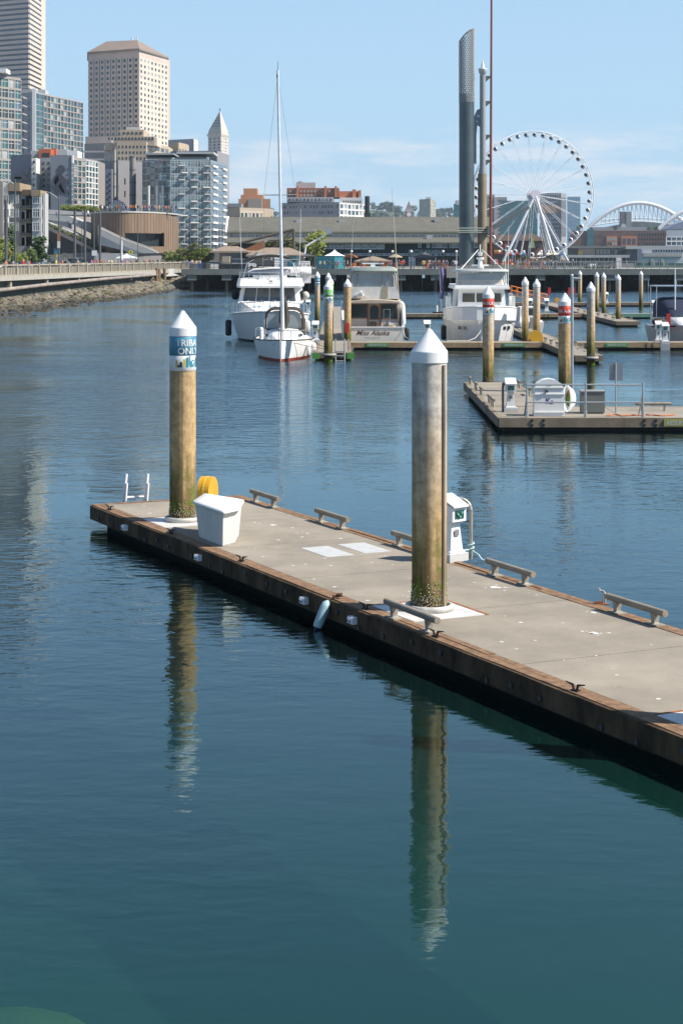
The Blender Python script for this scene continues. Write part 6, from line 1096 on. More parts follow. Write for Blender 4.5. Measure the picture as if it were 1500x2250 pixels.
# mural building
t, c, zt = bld('mural_building', 'grey slab building with two painted mural walls and orange red roof box', [(24, 470), (70, 466)], 341, 20, BLUEG)
m = MB(); a, b = at(80, 476, 0), at(113, 476, 0); m.box(at(70, 472, 0).x+.05, b.x, 476, 492, GZ, zz(347, 476)); m.build('recessed_wall', LTG if 0 else GREYW, t); facade(t, a, b, zz(452, 476), zz(352, 476), 3, 8, .42, .42, 'dn', None, 0, None, 0)
m = MB(); a, b = at(112, 466, 0), at(158, 466, 0); m.box(a.x, b.x, 466, 490, GZ, zz(341, 466)); m.build('mural_wall', BLUEG, t)
m = MB(); m.box(b.x+.02, b.x+.4, 465.8, 467, GZ, zz(341, 466)); m.build('white_edge', WH, t); addbox(t, 70, 80, 347, 455, 468, 6, WH, 'white_bay'); facade(t, at(71, 467.95, 0), at(79.5, 467.95, 0), zz(450, 468), zz(350, 468), 1, 8, .55, .5, 'dl')
addbox(t, 86, 112, 327, 348, 480, 8, ORB, 'orange_roof_box'); addbox(t, 93, 109, 336, 346, 479.9, .1, DARK, 'roof_louvre'); addbox(t, 112, 123, 326, 340.5, 486, 8, ORB, 'orange_roof_box'); addbox(t, 127, 148, 328, 340.5, 480, 8, LTG, 'plant_room'); addbox(t, 148, 171, 331, 352, 470, 8, WH, 'white_roof_box'); addbox(t, 68, 86, 331, 346, 482, 6, LTG, 'plant_room')
m = MB(); p0, p1, p2 = at(159, 467, 0), at(188, 474, 0), at(215, 486, 0); m.prism([p0, p1, p2, p2+Vector((0, 15, 0)), p0+Vector((0, 20, 0))], GZ, zz(348, 474)); m.build('window_wing', TAUPE, t); facade(t, p0+Vector((.2, 0, 0)), p1, zz(462, 470), zz(352, 470), 3, 9, .72, .78, 'tdbl', TAUPE, .2, None); facade(t, p1, p2, zz(462, 480), zz(354, 480), 4, 9, .78, .82, 'tbml', WH, .2, None)
m = MB(); [m.box(p0.x+.1, p0.x+1.8, 465.6, 467, zz(360+i*11.6, 467), zz(358.8+i*11.6, 467)) for i in range(9)]; o = m.build('balcony_slabs', LTG, t); o['kind'] = 'stuff'
MU = [mat('mural_dark', (.055, .06, .075), .9, var=.5, scale=.5), mat('mural_light', (.3, .32, .37), .9, var=.45, scale=.6)]
def mural(d, head, body, m2): 
    for pts, m_ in ((body, MU[0]), (head, MU[0]))+tuple((q, MU[1]) for q in m2): b = MB(); b.extr([at(px, d, None, py) for px, py in pts], (0, .02, 0)); MU_.append(b.build('painted_figure', m_, t))
MU_ = []
def blob(cx_, cy_, rx, ry, n=12): return [(cx_+rx*math.cos(2*PI*i/n), cy_+ry*math.sin(2*PI*i/n)) for i in range(n)]
mural(465.9, blob(57, 376, 8, 9), [(25, 392), (34, 383), (52, 383), (64, 395), (69, 410), (69, 416), (46, 416), (30, 402)], [blob(40, 391, 9, 3), [(46, 400), (60, 404), (62, 414), (50, 410)]])
mural(465.87, blob(135, 372, 9, 9), [(118, 392), (124, 382), (134, 382), (152, 400), (150, 405), (140, 400), (153, 428), (140, 425), (126, 428), (116, 412)], [[(119, 398), (128, 384), (130, 396), (122, 408)], [(133, 402), (144, 424), (138, 424), (129, 410)]])
# low apartments by the road
t, c, zt = bld('low_apartment_block', 'low grey apartment block with tan cornice, white windows and shaded balconies', [(-30, 290), (47, 292), (46, 297)], 404, 14, LTG)
TANC = PB((.3, .225, .14), 'tan_cornice', var=.15, scale=.6)
m = MB(); a, b = at(-30, 289.6, 0), at(9, 289.6, 0); m.box(a.x, b.x, 288.8, 300, GZ, zz(401, 290)); m.build('brick_bay', TAUPE, t); m = MB(); m.box(at(8, 290, 0).x, at(20, 290, 0).x, 289.4, 300, zz(545, 290), zz(403, 290)); m.build('corner_bay', WH, t)
m = MB(); m.box(at(21, 290, 0).x, at(46, 290, 0).x, 289.2, 300, zz(420, 290), zz(402, 290)); m.build('cornice', TANC, t)
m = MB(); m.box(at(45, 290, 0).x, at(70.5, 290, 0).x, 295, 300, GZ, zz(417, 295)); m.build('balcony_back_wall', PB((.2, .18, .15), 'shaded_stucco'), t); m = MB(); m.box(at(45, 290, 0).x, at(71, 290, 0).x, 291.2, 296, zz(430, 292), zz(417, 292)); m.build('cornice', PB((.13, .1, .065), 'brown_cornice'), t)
m = MB(); m.box(at(71, 290, 0).x, at(91, 290, 0).x, 290, 296, GZ, zz(430, 290)); m.box(at(91, 290, 0).x+.01, at(98, 290, 0).x, 290.8, 294, zz(545, 290), zz(424, 290)); m.build('end_bay', LTG, t); m = MB(); m.box(at(70, 290, 0).x, at(90.5, 290, 0).x, 289.6, 296, zz(431, 290)+.01, zz(418, 290)); m.build('cornice', TANC, t)
WF = WH
for x0, x1, nc, d_ in ((24, 34, 1, 289.98), (36.5, 41.5, 1, 289.98), (73.5, 87.5, 1, 289.98), (91.5, 96.5, 1, 290.78), (8.5, 13.5, 1, 289.38), (15.5, 19.5, 1, 289.38)):
    facade(t, at(x0, d_, 0), at(x1, d_, 0), zz(513, 290), zz(423, 290), 1, 3, .98, .56, 'lb', None, 0, WF, 2 if x1-x0 > 6 else 1)
for y in (460, 490, 520): m = MB(); m.box(at(45, 291, 0).x, at(70, 291, 0).x, 290.6, 295, zz(y, 291), zz(y-2, 291)); o = m.build('balcony', TANC, t); m = MB(); m.box(at(45.5, 291, 0).x, at(69.5, 291, 0).x, 290.62, 290.7, zz(y-2, 291), zz(y-8.5, 291)); m.build('balustrade', PB((.16, .14, .11), 'balcony_rail'), o)
m = MB(); m.box(at(56, 291, 0).x, at(58, 291, 0).x, 290.7, 291.2, GZ, zz(462, 291)); m.build('balcony_post', CREAMW, t)
facade(t, at(46, 294.9, 0), at(70, 294.9, 0), zz(545, 295), zz(432, 295), 2, 4, .6, .62, 'd'); m = MB(); m.box(at(39, 290, 0).x, at(70, 290, 0).x, 287.5, 291, GZ, zz(541, 289)); m.build('entrance_wall', TAUPE, t)
# ------------------------------------------------------------------ ramps and curved pavilion
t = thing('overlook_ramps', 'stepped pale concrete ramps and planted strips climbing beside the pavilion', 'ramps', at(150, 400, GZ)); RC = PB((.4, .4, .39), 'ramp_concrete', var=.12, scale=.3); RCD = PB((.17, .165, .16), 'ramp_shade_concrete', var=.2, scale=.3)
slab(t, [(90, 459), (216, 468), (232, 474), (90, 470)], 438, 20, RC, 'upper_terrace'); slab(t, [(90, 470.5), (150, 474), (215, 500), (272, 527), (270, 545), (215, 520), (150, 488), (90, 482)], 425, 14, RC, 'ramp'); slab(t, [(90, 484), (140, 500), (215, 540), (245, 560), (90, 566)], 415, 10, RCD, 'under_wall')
slab(t, [(216, 499), (272, 526), (330, 547), (348, 556), (300, 557), (216, 537)], 404.6, 2.6, RC, 'ramp'); slab(t, [(216, 495), (272, 522), (330, 543), (348, 552), (348, 554.5), (330, 545.5), (272, 524.5), (216, 497.5)], 404, .3, PB((.5, .45, .38), 'ramp_rail_tan'), 'ramp_parapet')
slab(t, [(90, 482.5), (100, 486), (165, 513), (235, 553), (232, 557), (160, 520), (90, 491)], 412, 4, RC, 'ramp_parapet'); slab(t, [(90, 512), (104, 520), (112, 535), (114, 560), (90, 560)], 411, 2, DARK, 'arch_shade_slab'); slab(t, [(90, 561), (216, 553), (272, 556), (272, 580), (90, 580)], 408, 3, RCD, 'retaining_wall'); slab(t, [(210, 556), (300, 557), (300, 581), (210, 581)], 404, 3, RC, 'low_wall')  # arch opening is a solid slab, its inner shade painted dark
for i in range(8): slab(t, [(236+i*4.2, 519+i*3.6), (242+i*4.2, 519+i*3.6), (242+i*4.2, 549), (236+i*4.2, 549)], 416-i*.6, .58, RC, 'stair_flight')
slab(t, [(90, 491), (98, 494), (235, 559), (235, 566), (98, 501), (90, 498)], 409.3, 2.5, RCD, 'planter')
def shrubs(n, f, d, label, grp, leaf, hgt=(1., 2.)):
    for i in range(n):
        px, py = f((i+.5)/n); h_ = g.uniform(*hgt); p = at(px, d, None, py)-Vector((0, 0, h_*.3)); tree(p, h_, 'round', leaf, label, grp, 1.6, 'shrub', 'shrub')
shrubs(12, lambda k: (98+k*135, 494+k*64), 410.5, 'low shrub in the planted strip beside the ramps', 'shrubs along the ramp strip', 'olive'); shrubs(18, lambda k: (140+k*76, 462.6+k*5.4), 440, 'green shrub on the terrace above the ramps', 'shrubs on the upper terrace', 'yellow', (1.2, 2.2)); shrubs(16, lambda k: (218+k*160, 471), 428, 'low shrub on the roof terrace of the timber pavilion', 'shrubs on the pavilion roof', 'olive', (.8, 1.6))
t = thing('timber_pavilion', 'curved brown timber clad pavilion with dark window recess', 'pavilion', at(305, 410, GZ)); TIMC = mat('timber_cladding', (.2, .135, .09), .85, var=.22, scale=.5, stretch=(2, 2, .25))
cc = at(300, 436, 0); RX, RY = 10.15, 30.
def pv(px): x = at(px, 420, 0).x; k = max(-1, min(1, (x-cc.x)/RX)); return Vector((x, cc.y-RY*math.sqrt(max(0, 1-k*k))*.9, 0))
zt, zb = zz(469, 415), zz(553, 415); NP = 46
for i in range(NP):
    a0, a1 = PI+PI*i/NP, PI+PI*(i+1)/NP-.006; q = [Vector((cc.x+RX*math.cos(a), cc.y+RY*.95*math.sin(a), 0)) for a in (a0, a1)]; qi = [Vector((cc.x+(RX-.5)*math.cos(a), cc.y+(RY-.6)*.95*math.sin(a), 0)) for a in (a1, a0)]
    px = (q[0].x+q[1].x)/2/((q[0].y+q[1].y)/2)*F+CX; drop = max(0, (px-345)/50)**2*2.0
    segs = [(zb, zt-drop*.4)] if not (272 < px < 361) else [(zb-.3, zz(541, 407)), (zz(512-max(0, (px-352))*.3, 407), zt-drop*.4)]
    for z0, z1 in segs: m = MB(); m.prism(q+qi, z0, z1); m.build('timber_panel', TIMC, t)
m = MB(); m.prism([Vector((cc.x+(RX-1.2)*math.cos(a), cc.y+(RY-3)*.95*math.sin(a), 0)) for a in [PI+PI*i/24 for i in range(25)]]+[Vector((cc.x+RX*.9, cc.y+8, 0)), Vector((cc.x-RX*.9, cc.y+8, 0))], GZ, zt-.6); m.build('recess_glazing', mat('recess_glass', (.03, .04, .045), .15), t)
m = MB(); m.prism([Vector((cc.x+(RX+.15)*math.cos(a), cc.y+(RY+.2)*.95*math.sin(a), 0)) for a in [PI+PI*i/24 for i in range(25)]]+[Vector((cc.x+RX, cc.y+10, 0)), Vector((cc.x-RX, cc.y+10, 0))], zt+.004, zt+.35); m.build('roof_edge', RC, t)
m = MB(); m.prism([Vector((cc.x+(RX*.95)*math.cos(a), cc.y+(RY-1)*.95*math.sin(a), 0)) for a in [PI+PI*i/24 for i in range(25)]]+[Vector((cc.x+RX*.9, cc.y+9, 0)), Vector((cc.x-RX*.9, cc.y+9, 0))], GZ-.01, zb-.35); m.build('plinth', RCD, t)
for i in range(34): px = 215+i*5.2; person(at(px, 417+abs(px-300)*.05, zt+.36), g.choice(shirts), 'on the pavilion roof terrace', 'people on the roof terrace', 1.)
for px, py in ((182, 476), (194, 478), (125, 478), (165, 481), (210, 480), (226, 536), (232, 545)): person(at(px, 424.5 if py < 500 else 411, None, py), g.choice(shirts), 'on the concrete ramps', 'people on the ramps', 1.)
# ------------------------------------------------------------------ steam plant, glass building and neighbours
t, c, zt = bld('slab_office', 'plain taupe office slab behind the stepped tan building', [(186, 960), (246, 950)], 316, 30, TAUPE); addbox(t, 188, 245, 300, 315.8, 958, 20, PB((.3, .26, .24), 'taupe_plant'), 'plant_storey'); facade(t, c[0], c[1], zz(440, 955), zz(318, 955), 3, 6, .96, .93, 'd', None, 0) if 0 else None
for k in range(7): m = MB(); z = zz(335+k*17, 949); m.box(c[0].x, c[1].x, 949.4, 949.9, z, z+.9); m.build('floor_line', LILAC, t)
t, c, zt = bld('stepped_tan_building', 'stepped tan stone building with dark glass corners below the granite tower', [(229, 905), (258, 890), (322, 890), (372, 930)], 312, 40, TANW, k=1)
facade(t, c[1], c[2], zz(455, 890), zt-1, 8, 11, .42, .45, 'ndd', None, 0); facade(t, c[0], c[1], zz(455, 895), zt-4, 3, 10, .6, .6, 'n'); facade(t, c[2], c[3], zz(455, 905), zt-1, 5, 11, .7, .7, 'bnl')
for a, b, y, d_, m_ in ((250, 340, 300, 892, TANW), (266, 316, 285, 895, TANW), (278, 308, 279, 900, LTG), (229, 262, 330, 893, TANW), (316, 345, 303, 893, CREAMW)): addbox(t, a, b, y, 320, d_, 20, m_, 'stepped_storey')
facade(t, at(236, 891.9, 0), at(339, 891.9, 0), zz(309, 892), zz(301, 892), 14, 1, .55, .8, 'n'); facade(t, at(268, 894.9, 0), at(314, 894.9, 0), zz(298, 895), zz(288, 895), 5, 1, .6, .6, 'nd')
facade(t, at(345, 892.9, 0), at(316, 892.9, 0), 60, 63, 1, 1) if 0 else None
for px, yt, w_, d_, lab in ((252, 325, 7, 520, 'slim pale round chimney of the steam plant'), (292, 343, 14, 515, 'thick grey round chimney stack with hoop seams')):
    p = at(px, d_, GZ); R_ = w_*d_/F/2; t = thing('chimney_stack', lab, 'chimney', p); z1 = zz(yt, d_); m = MB(); m.tube(p, Vector((p.x, p.y, z1)), R_*1.03, R_, 18); m.build('shaft', PB((.36, .32, .28) if w_ < 10 else (.24, .22, .215), 'chimney_%d' % w_), t)
    for k in range(5): m = MB(); z = z1-.4-k*3.6; m.tube((p.x, p.y, z), (p.x, p.y, z+.35), R_*1.1, n=18); m.build('hoop', PB((.16, .15, .145), 'chimney_hoop'), t)
t, c, zt = bld('steam_plant', 'blank grey steam plant block behind the two chimneys', [(218, 540), (260, 532), (322, 545)], 352, 20, PB((.2, .195, .2), 'steam_plant_wall'), k=1); addbox(t, 205, 246, 371, 460, 528, 9, BLUEG, 'side_block'); facade(t, at(237, 527.9, 0), at(245, 527.9, 0), zz(452, 528), zz(376, 528), 1, 6, .5, .35, 'n'); facade(t, at(220, 527.9, 0), at(230, 527.9, 0), zz(455, 528), zz(376, 528), 2, 7, .85, .9, 't'); facade(t, at(272, 531.9, 0), at(278, 531.9, 0), zz(440, 532), zz(385, 532), 1, 2, .5, .5, 'd')
m = MB(); arc = [at(246+8*1.6*(1-math.cos(k*PI/8)), 505, None, 462-10*math.sin(k*PI/8)*1.4) for k in range(9)]; m.path(arc, 1.1, 8); solo(m, 'white_duct', WH, 'white bent duct pipe above the planted terrace', 'duct', arc[0])
t, c, zt = bld('glass_apartment_block', 'blue grey glass apartment block with white balcony edges and roof terrace', [(314, 490), (376, 482), (463, 486), (497, 512)], 349, 28, PB((.12, .15, .17), 'glass_core', rough=.3), k=1)
MG = mat('curtain_mullion', (.42, .46, .48), .5, .2)
facade(t, c[0], c[1], zz(467, 482), zt-.3, 7, 8, .93, .9, 'mmtb', None, 0, MG, 0, rnd=random.Random(1)); facade(t, c[1], c[2], zz(553, 484), zt-.3, 12, 13, .94, .82, 'tdbmtd', None, 0, MG, 1, rnd=random.Random(2)); facade(t, c[2], c[3], zz(548, 490), zt-.3, 5, 13, .95, .86, 'mm', None, 0, MG, 0, rnd=random.Random(3))
H3 = (zt-zz(553, 484))/13; bm = MB(); bm.box(-.5, .5, -.5, .0, 0, .42); rr = random.Random(8)
for j in range(13):
    z = zz(553, 484)+H3*j
    for f0, f1 in ((.28, .42), (.52, .66), (.82, .99)) if j % 2 else ((.2, .36), (.5, .7), (.86, .99)):
        a, b = c[1].lerp(c[2], f0), c[1].lerp(c[2], f1); m = MB(); m.ob((a+b)/2+Vector((0, -.62, z)), (b-a)/2, (0, .58, 0), (0, 0, .3)); (m.build('balcony', rr.choice([WH, LTG, LTG]), t) if rr.random() < .8 else None)
    for f0, f1 in ((.05, .35), (.7, .95)): a, b = c[2].lerp(c[3], f0), c[2].lerp(c[3], f1); u = (b-a).normalized(); n = Vector((u.y, -u.x, 0)); m = MB(); m.ob((a+b)/2+n*.3+Vector((0, 0, z)), (b-a)/2, n*.25, (0, 0, .55)); m.build('balcony', WH, t)
for px, y0 in ((328, 408), (346, 408), (359, 408)): p = at(px, 484, 0); m = MB(); m.tube((p.x, 483, GZ), (p.x, 483, zz(y0, 483)), .3, n=8); m.build('white_column', WH, t)
addbox(t, 318, 382, 336, 340, 486, 14, PB((.3, .32, .33), 'roof_slab_grey'), 'roof_terrace_canopy'); addbox(t, 322, 378, 340.2, 349, 492, 8, GLASS, 'terrace_glazing'); addbox(t, 388, 470, 333, 338, 486, 16, LTG, 'roof_terrace_canopy'); addbox(t, 394, 455, 338.2, 349, 493, 8, GLASSB, 'terrace_glazing'); addbox(t, 398, 497, 552, 580, 481, 3, PB((.2, .18, .17), 'ground_storey'), 'ground_storey')
facade(t, at(402, 480.9, 0), at(460, 480.9, 0), zz(578, 481), zz(557, 481), 6, 1, .7, .7, 'd')
t, c, zt = bld('dark_grid_office', 'dark gridded office block behind the glass apartments', [(375, 760), (476, 755), (502, 790)], 331, 30, PB((.12, .13, .15), 'dark_office'), k=1); facade(t, c[0], c[1], zz(360, 755), zt-.4, 16, 2, .6, .8, 'd', PB((.2, .2, .22), 'grid_grey'), .3); m = MB(); u = (c[2]-c[1]).normalized(); n = Vector((u.y, -u.x, 0)); m.ob((c[1]+c[2])/2+n*.2+Vector((0, 0, 10)), (c[2]-c[1])/2, n*.15, (0, 0, zt-10)); m.build('end_wall', PB((.25, .25, .26), 'end_wall_grey'), t)
t, c, zt = bld('grey_roof_block', 'pale grey block with white end rising behind the tan parapet', [(370, 1010), (424, 1000), (433, 1015)], 305, 30, LILAC, k=1); m = MB(); m.ob((c[1]+c[2])/2+Vector((.4, -.5, 10)), (c[2]-c[1])/2, (.2, -.2, 0), (0, 0, zt-10)); m.build('white_end', WH, t)
t, c, zt = bld('tan_arched_block', 'small tan block with arched windows under the grey one', [(371, 960), (393, 950), (411, 965)], 313, 25, TANW, k=1); facade(t, c[1], c[2], zt-13, zt-2, 3, 1, .5, .8, 'd'); facade(t, c[0], c[1], zt-13, zt-2, 3, 1, .3, .4, 'd')
# pyramid topped tower
t, c, zt = bld('pyramid_tower', 'white terracotta tower with tall pyramid roof and small finial', [(458, 1650), (486, 1635), (501, 1655)], 298, 16, PB((.58, .52, .45), 'terracotta_white'), k=1)
facade(t, c[0], c[1], zz(450, 1640), zt-1, 3, 22, .55, .5, 'nd', PB((.58, .52, .45), 'terracotta_white'), .3); facade(t, c[1], c[2], zz(450, 1645), zt-1, 4, 22, .45, .5, 'dl')
ct = (c[0]+c[2])/2+Vector((0, 3, 0)); ct = sum(c, Vector())/3+Vector((.3, 6, 0)); b0 = [c[0], c[1], c[2], c[2]+Vector((-6, 13, 0)), c[0]+Vector((1, 14, 0))]; m = MB(); m.loft([[ct+(p-ct)*k+Vector((0, 0, z)) for p in b0] for z, k in ((zt-.5, 1.04), (zt+1.6, 1.14), (zt+2.4, 1.12))], sm=False); m.build('cornice', PB((.58, .52, .45), 'terracotta_white'), t)
m = MB(); m.loft([[ct+(p-ct)*k+Vector((0, 0, z)) for p in b0] for z, k in ((zt+2.4, 1.02), (zt+5.5, .98), (zz(243, 1640), .05))], sm=False); pr = m.build('pyramid_roof', PB((.55, .48, .4), 'pyramid_tile'), t)
apx = Vector((ct.x, ct.y, zz(243, 1640)))
for j, n_ in ((1, 3), (2, 3), (3, 2), (4, 1)):
    for i in range(n_): k = (j+.3)/7; q = c[0].lerp(c[1], (i+1)/(n_+1))+Vector((0, -.3, 0)); z = zt+5.5; pz = Vector((q.x, q.y, z)).lerp(apx, k); m = MB(); m.extr([pz+Vector((-.6, -.5, 0)), pz+Vector((.6, -.5, 0)), pz+Vector((0, -.3, 1.6))], (0, .8, 0)); m.build('dormer', GLASS, pr)
m = MB(); p = Vector((ct.x, ct.y, zz(243, 1640))); m.tube(p-Vector((0, 0, 1)), p+Vector((0, 0, 2)), .5, .2, 6); m.ball(p+Vector((0, 0, 2.2)), .8); m.build('finial', GREYC, t)
# ------------------------------------------------------------------ middle blocks
t, c, zt = bld('orange_terraced_block', 'orange brick terraced block far behind the cream fronted building', [(524, 930), (594, 930)], 437, 30, PB((.42, .22, .12), 'orange_brick')); addbox(t, 535, 565, 414, 437, 935, 15, PB((.42, .22, .12), 'orange_brick'), 'upper_storey'); addbox(t, 529, 578, 428, 437, 932, 15, PB((.42, .22, .12), 'orange_brick'), 'upper_storey'); addbox(t, 545, 575, 436.5, 460, 925, 10, PB((.27, .24, .21), 'stair_block'), 'stair_block')
t, c, zt = bld('cream_warehouse', 'cream and brick warehouse with tall windows above the aquarium roof', [(496, 690), (527, 680), (577, 690), (598, 700)], 456, 30, PB((.4, .34, .27), 'cream_brick'), k=1); facade(t, c[1], c[2], zt-13, zt-1.2, 6, 2, .62, .72, 'lb', PB((.5, .44, .36), 'cream_pier'), .25); facade(t, c[0], c[1], zt-11, zt-2, 2, 2, .7, .5, 'd'); facade(t, c[2], c[3], zt-11, zt-2, 2, 1, .7, .6, 'b')
addbox(t, 498, 530, 447, 455.8, 690, 15, BLUEG, 'roof_plant'); addbox(t, 577, 640, 480, 495, 690, 12, PB((.4, .15, .09), 'brick_low'), 'low_wing')
t, c, zt = bld('brick_topped_block', 'block with shade-toned lilac grey front, sunlit white brick end and brick upper storeys', [(617, 662), (745, 650), (803, 672)], 444, 40, LILAC, k=1); facade(t, c[0], c[1], zz(500, 655), zz(444, 655)-.6, 20, 4, .5, .5, 'dld', LILAC, .2, skip=lambda i, j: i % 4 == 3 and j != 3); facade(t, c[1], c[2], zz(500, 660), zt-.4, 7, 4, .74, .72, 'lb', WH, .25)  # shade on the front and sun on the end put into wall colours
D_ = 655; addbox(t, 630, 733, 433, 443.9, D_+3, 28, LILAC, 'set_back_storey'); facade(t, at(632, D_+2.9, 0), at(730, D_+2.9, 0), zz(443, D_), zz(435, D_), 12, 1, .5, .7, 'db'); addbox(t, 746, 795, 434, 452, D_+12, 20, WH, 'set_back_storey'); facade(t, at(752, D_+11.9, 0), at(794, D_+11.9, 0), zz(446, D_), zz(437, D_), 8, 1, .5, .7, 'd')
addbox(t, 630, 745, 413, 432.9, D_+8, 22, BRICK, 'brick_storey'); facade(t, at(634, D_+7.9, 0), at(743, D_+7.9, 0), zz(432, D_), zz(414, D_), 14, 2, .5, .5, 'dbl')
for px in (651, 712, 735): addbox(t, px, px+5, 409, 433, D_+6.5, 6, PB((.42, .17, .09), 'brick_pier'), 'brick_tower')
addbox(t, 745, 790, 420, 434, D_+16, 15, PB((.42, .17, .09), 'brick_pier'), 'brick_storey'); addbox(t, 774, 782, 416, 434, D_+14, 8, PB((.42, .17, .09), 'brick_pier'), 'brick_tower'); addbox(t, 787, 793, 418, 434, D_+14, 8, PB((.42, .17, .09), 'brick_pier'), 'brick_tower')
addbox(t, 650, 693, 401, 413, D_+14, 10, LTG, 'roof_plant'); m = MB(); p = at(660, D_+18, 0); m.lathe([(1.2, zz(401, D_)), (1.2, zz(396, D_)), (.5, zz(394, D_)), (0, zz(393.5, D_))], (p.x, p.y, 0), 12); m.build('water_tank', GREYC, t)
mb = MB(); p = at(806.5, 640, GZ); mb.tube(p, Vector((p.x, p.y, zz(431, 640))), .9, .87, 14); mb.box(p.x-1.1, p.x+1.1, 638.5, 641.5, GZ, zz(468, 640)); solo(mb, 'black_stack', PB((.02, .022, .025), 'black_stack'), 'plain black smoke stack right of the brick topped block', 'chimney', p)
# hill with trees and houses
mb = MB(); rws = []
for j in range(8):
    d = 2400+j*260; rws.append([Vector((x, d, GZ+(78+8*math.sin(x*.011+1)+5*math.sin(x*.03))*min(1, j/4.)*max(0, min(1, (x+500)/350, (335-x)/110)))) for x in [-600+i*30 for i in range(38)]])
mb.loft(rws, closed=False, cap=False); hill = struct(mb, 'hill', mat('wooded_hill', (.06, .085, .045), .95, var=.5, scale=.03)); 
def hz_(x, d): j = (d-2400)/260; return GZ+(78+8*math.sin(x*.011+1)+5*math.sin(x*.03))*min(1, j/4.)*max(0, min(1, (x+500)/350, (335-x)/110))
r3 = random.Random(21)
for i in range(64):
    px = r3.uniform(806, 1006) if i < 56 else r3.uniform(590, 625); d = r3.uniform(2700, 3700); p = at(px, d, 0); z = hz_(p.x, d); kd = 'cone' if r3.random() < .2 else 'round'; tree(Vector((p.x, d, z-1)), r3.uniform(13, 24), kd, 'farD' if kd == 'cone' or r3.random() < .3 else 'far', 'dark conifer on the distant wooded hill' if kd == 'cone' else 'rounded tree on the distant wooded hill', 'trees on the distant hill', 1.2 if kd == 'round' else 1.5)
for px, h in ((820, 30), (987, 24), (855, 26)): p = at(px, 2900, 0); tree(Vector((p.x, 2900, hz_(p.x, 2900)-2)), h, 'cone' if px != 855 else 'round', 'farD' if px != 855 else 'far', 'tall tree standing above the distant hill line', 'tall trees on the hill line', 1.5)
for i in range(16): px = r3.choice([r3.uniform(850, 890), r3.uniform(965, 1004), r3.uniform(965, 1004)]); d = r3.uniform(2650, 3000); p = at(px, d, 0); z = hz_(p.x, d); w_ = r3.uniform(5, 9); m = MB(); m.box(-w_/2, w_/2, 0, 8, -6, 5); m.extr([(-w_/2-.4, 0, 5.01), (w_/2+.4, 0, 5.01), (0, 0, 8)], (0, 8, 0), 1); o = solo(m, 'hill_house', [WH, PB((.25, .17, .14), 'house_roof')], 'small pale gabled house on the distant hillside', 'house', None, 'houses on the hill'); o.location = (p.x, d, z)
t, c, zt = bld('beige_slab_tower', 'beige slab apartment tower on the distant hill', [(922, 2500), (945, 2480), (957, 2510)], 437, 25, PB((.36, .33, .27), 'beige_slab'), k=1); facade(t, c[0], c[1], zz(475, 2490), zt-1, 5, 9, .5, .45, 'db'); facade(t, c[1], c[2], zz(475, 2490), zt-1, 3, 9, .5, .45, 'dl'); addbox(t, 936, 946, 433, 437, 2495, 10, LTG, 'roof_plant')
t = thing('clock_tower', 'brick clock tower with steep dark pyramid roof', 'clock tower', at(898, 1900, GZ)); a, b = at(889, 1900, 0), at(907, 1900, 0); m = MB(); m.box(a.x, b.x, 1900, 1908, GZ, zz(463, 1900)); m.build('brick_shaft', BRICK, t); m = MB(); m.box(a.x-.3, b.x+.3, 1899.7, 1908.3, zz(465, 1900), zz(462, 1900)); m.build('cornice', LTG, t); ct = Vector(((a.x+b.x)/2, 1904, 0)); m = MB(); m.loft([[ct+Vector((x*k, y*k, z)) for x, y in ((-1, -1), (1, -1), (1, 1), (-1, 1))] for z, k in ((zz(462, 1900), 4.2), (zz(458, 1900), 3.0), (zz(441, 1900), .1))], sm=False); m.build('spire_roof', PB((.16, .13, .13), 'slate'), t); m = MB(); m.tube(ct+Vector((0, -4.35, zz(471, 1900))), ct+Vector((0, -4.2, zz(471, 1900))), 2.4, n=20); m.build('clock_face', WH, t)
t, c, zt = bld('teal_office', 'narrow teal glass office beside the ribbed column', [(996, 1500), (1012, 1500)], 448, 20, mat('teal_glass', (.04, .13, .14))); addbox(t, 1002, 1010, 440, 450, 1499, 15, LTG, 'lift_core')
# ------------------------------------------------------------------ aquarium shed
AD = 425.
t = thing('aquarium_shed', 'long dark green pier shed with brown double roof and aquarium lettering', 'pier shed', at(800, AD, GZ)); xl, xr = at(500, AD, 0).x, at(1082, AD, 0).x
m = MB(); m.box(xl, xr, AD, AD+32, GZ, zz(533, AD)); m.build('lower_wall', DGRN, t); m = MB(); ya = AD+9; m.box(xl+.3, xr-.3, ya, AD+28, zz(533, AD)+.02, zz(509, ya)); m.build('clerestory_wall', DGRN, t)
def roofp(y0, z0, y1, z1, x0, x1, name, th=.25): m = MB(); m.extr([(x0, y0, z0), (x0, y1, z1), (x0, y1, z1+th), (x0, y0, z0+th)], (x1-x0, 0, 0)); return m.build(name, ROOFT, t)
roofp(AD-1.2, zz(534, AD)-.05, ya, zz(523, ya), xl-.6, xr+.6, 'lower_roof'); roofp(ya-.8, zz(510.5, ya)-.1, AD+19, zz(479, AD+19), xl-.8, xr+.8, 'upper_roof'); roofp(AD+28.5, zz(510, ya)-.1, AD+19.02, zz(479, AD+19), xl-.8, xr+.8, 'upper_roof')
for k in range(2): m = MB(); y = (AD-1.25, ya-1.35)[k]; z = (zz(533, AD)-.2, zz(510, ya)-.25)[k]; m.box(xl-.6, xr+.6, y-.06, y+.02, z, z+.22); m.build('gutter', PB((.2, .22, .13), 'mossy_gutter'), t)
m = MB(); arc = [Vector((xl-.95, ya-1.3+9*k, zz(512, ya)+(zz(478, AD+19)-zz(512, ya))*math.sin(k*PI/2))) for k in [i/8 for i in range(9)]]; m.path(arc, .35, 6); m.build('white_verge', WH, t)
FWID[0] = .4; WH0 = WH; WH = PB((.8, .8, .78), 'bright_white_trim')
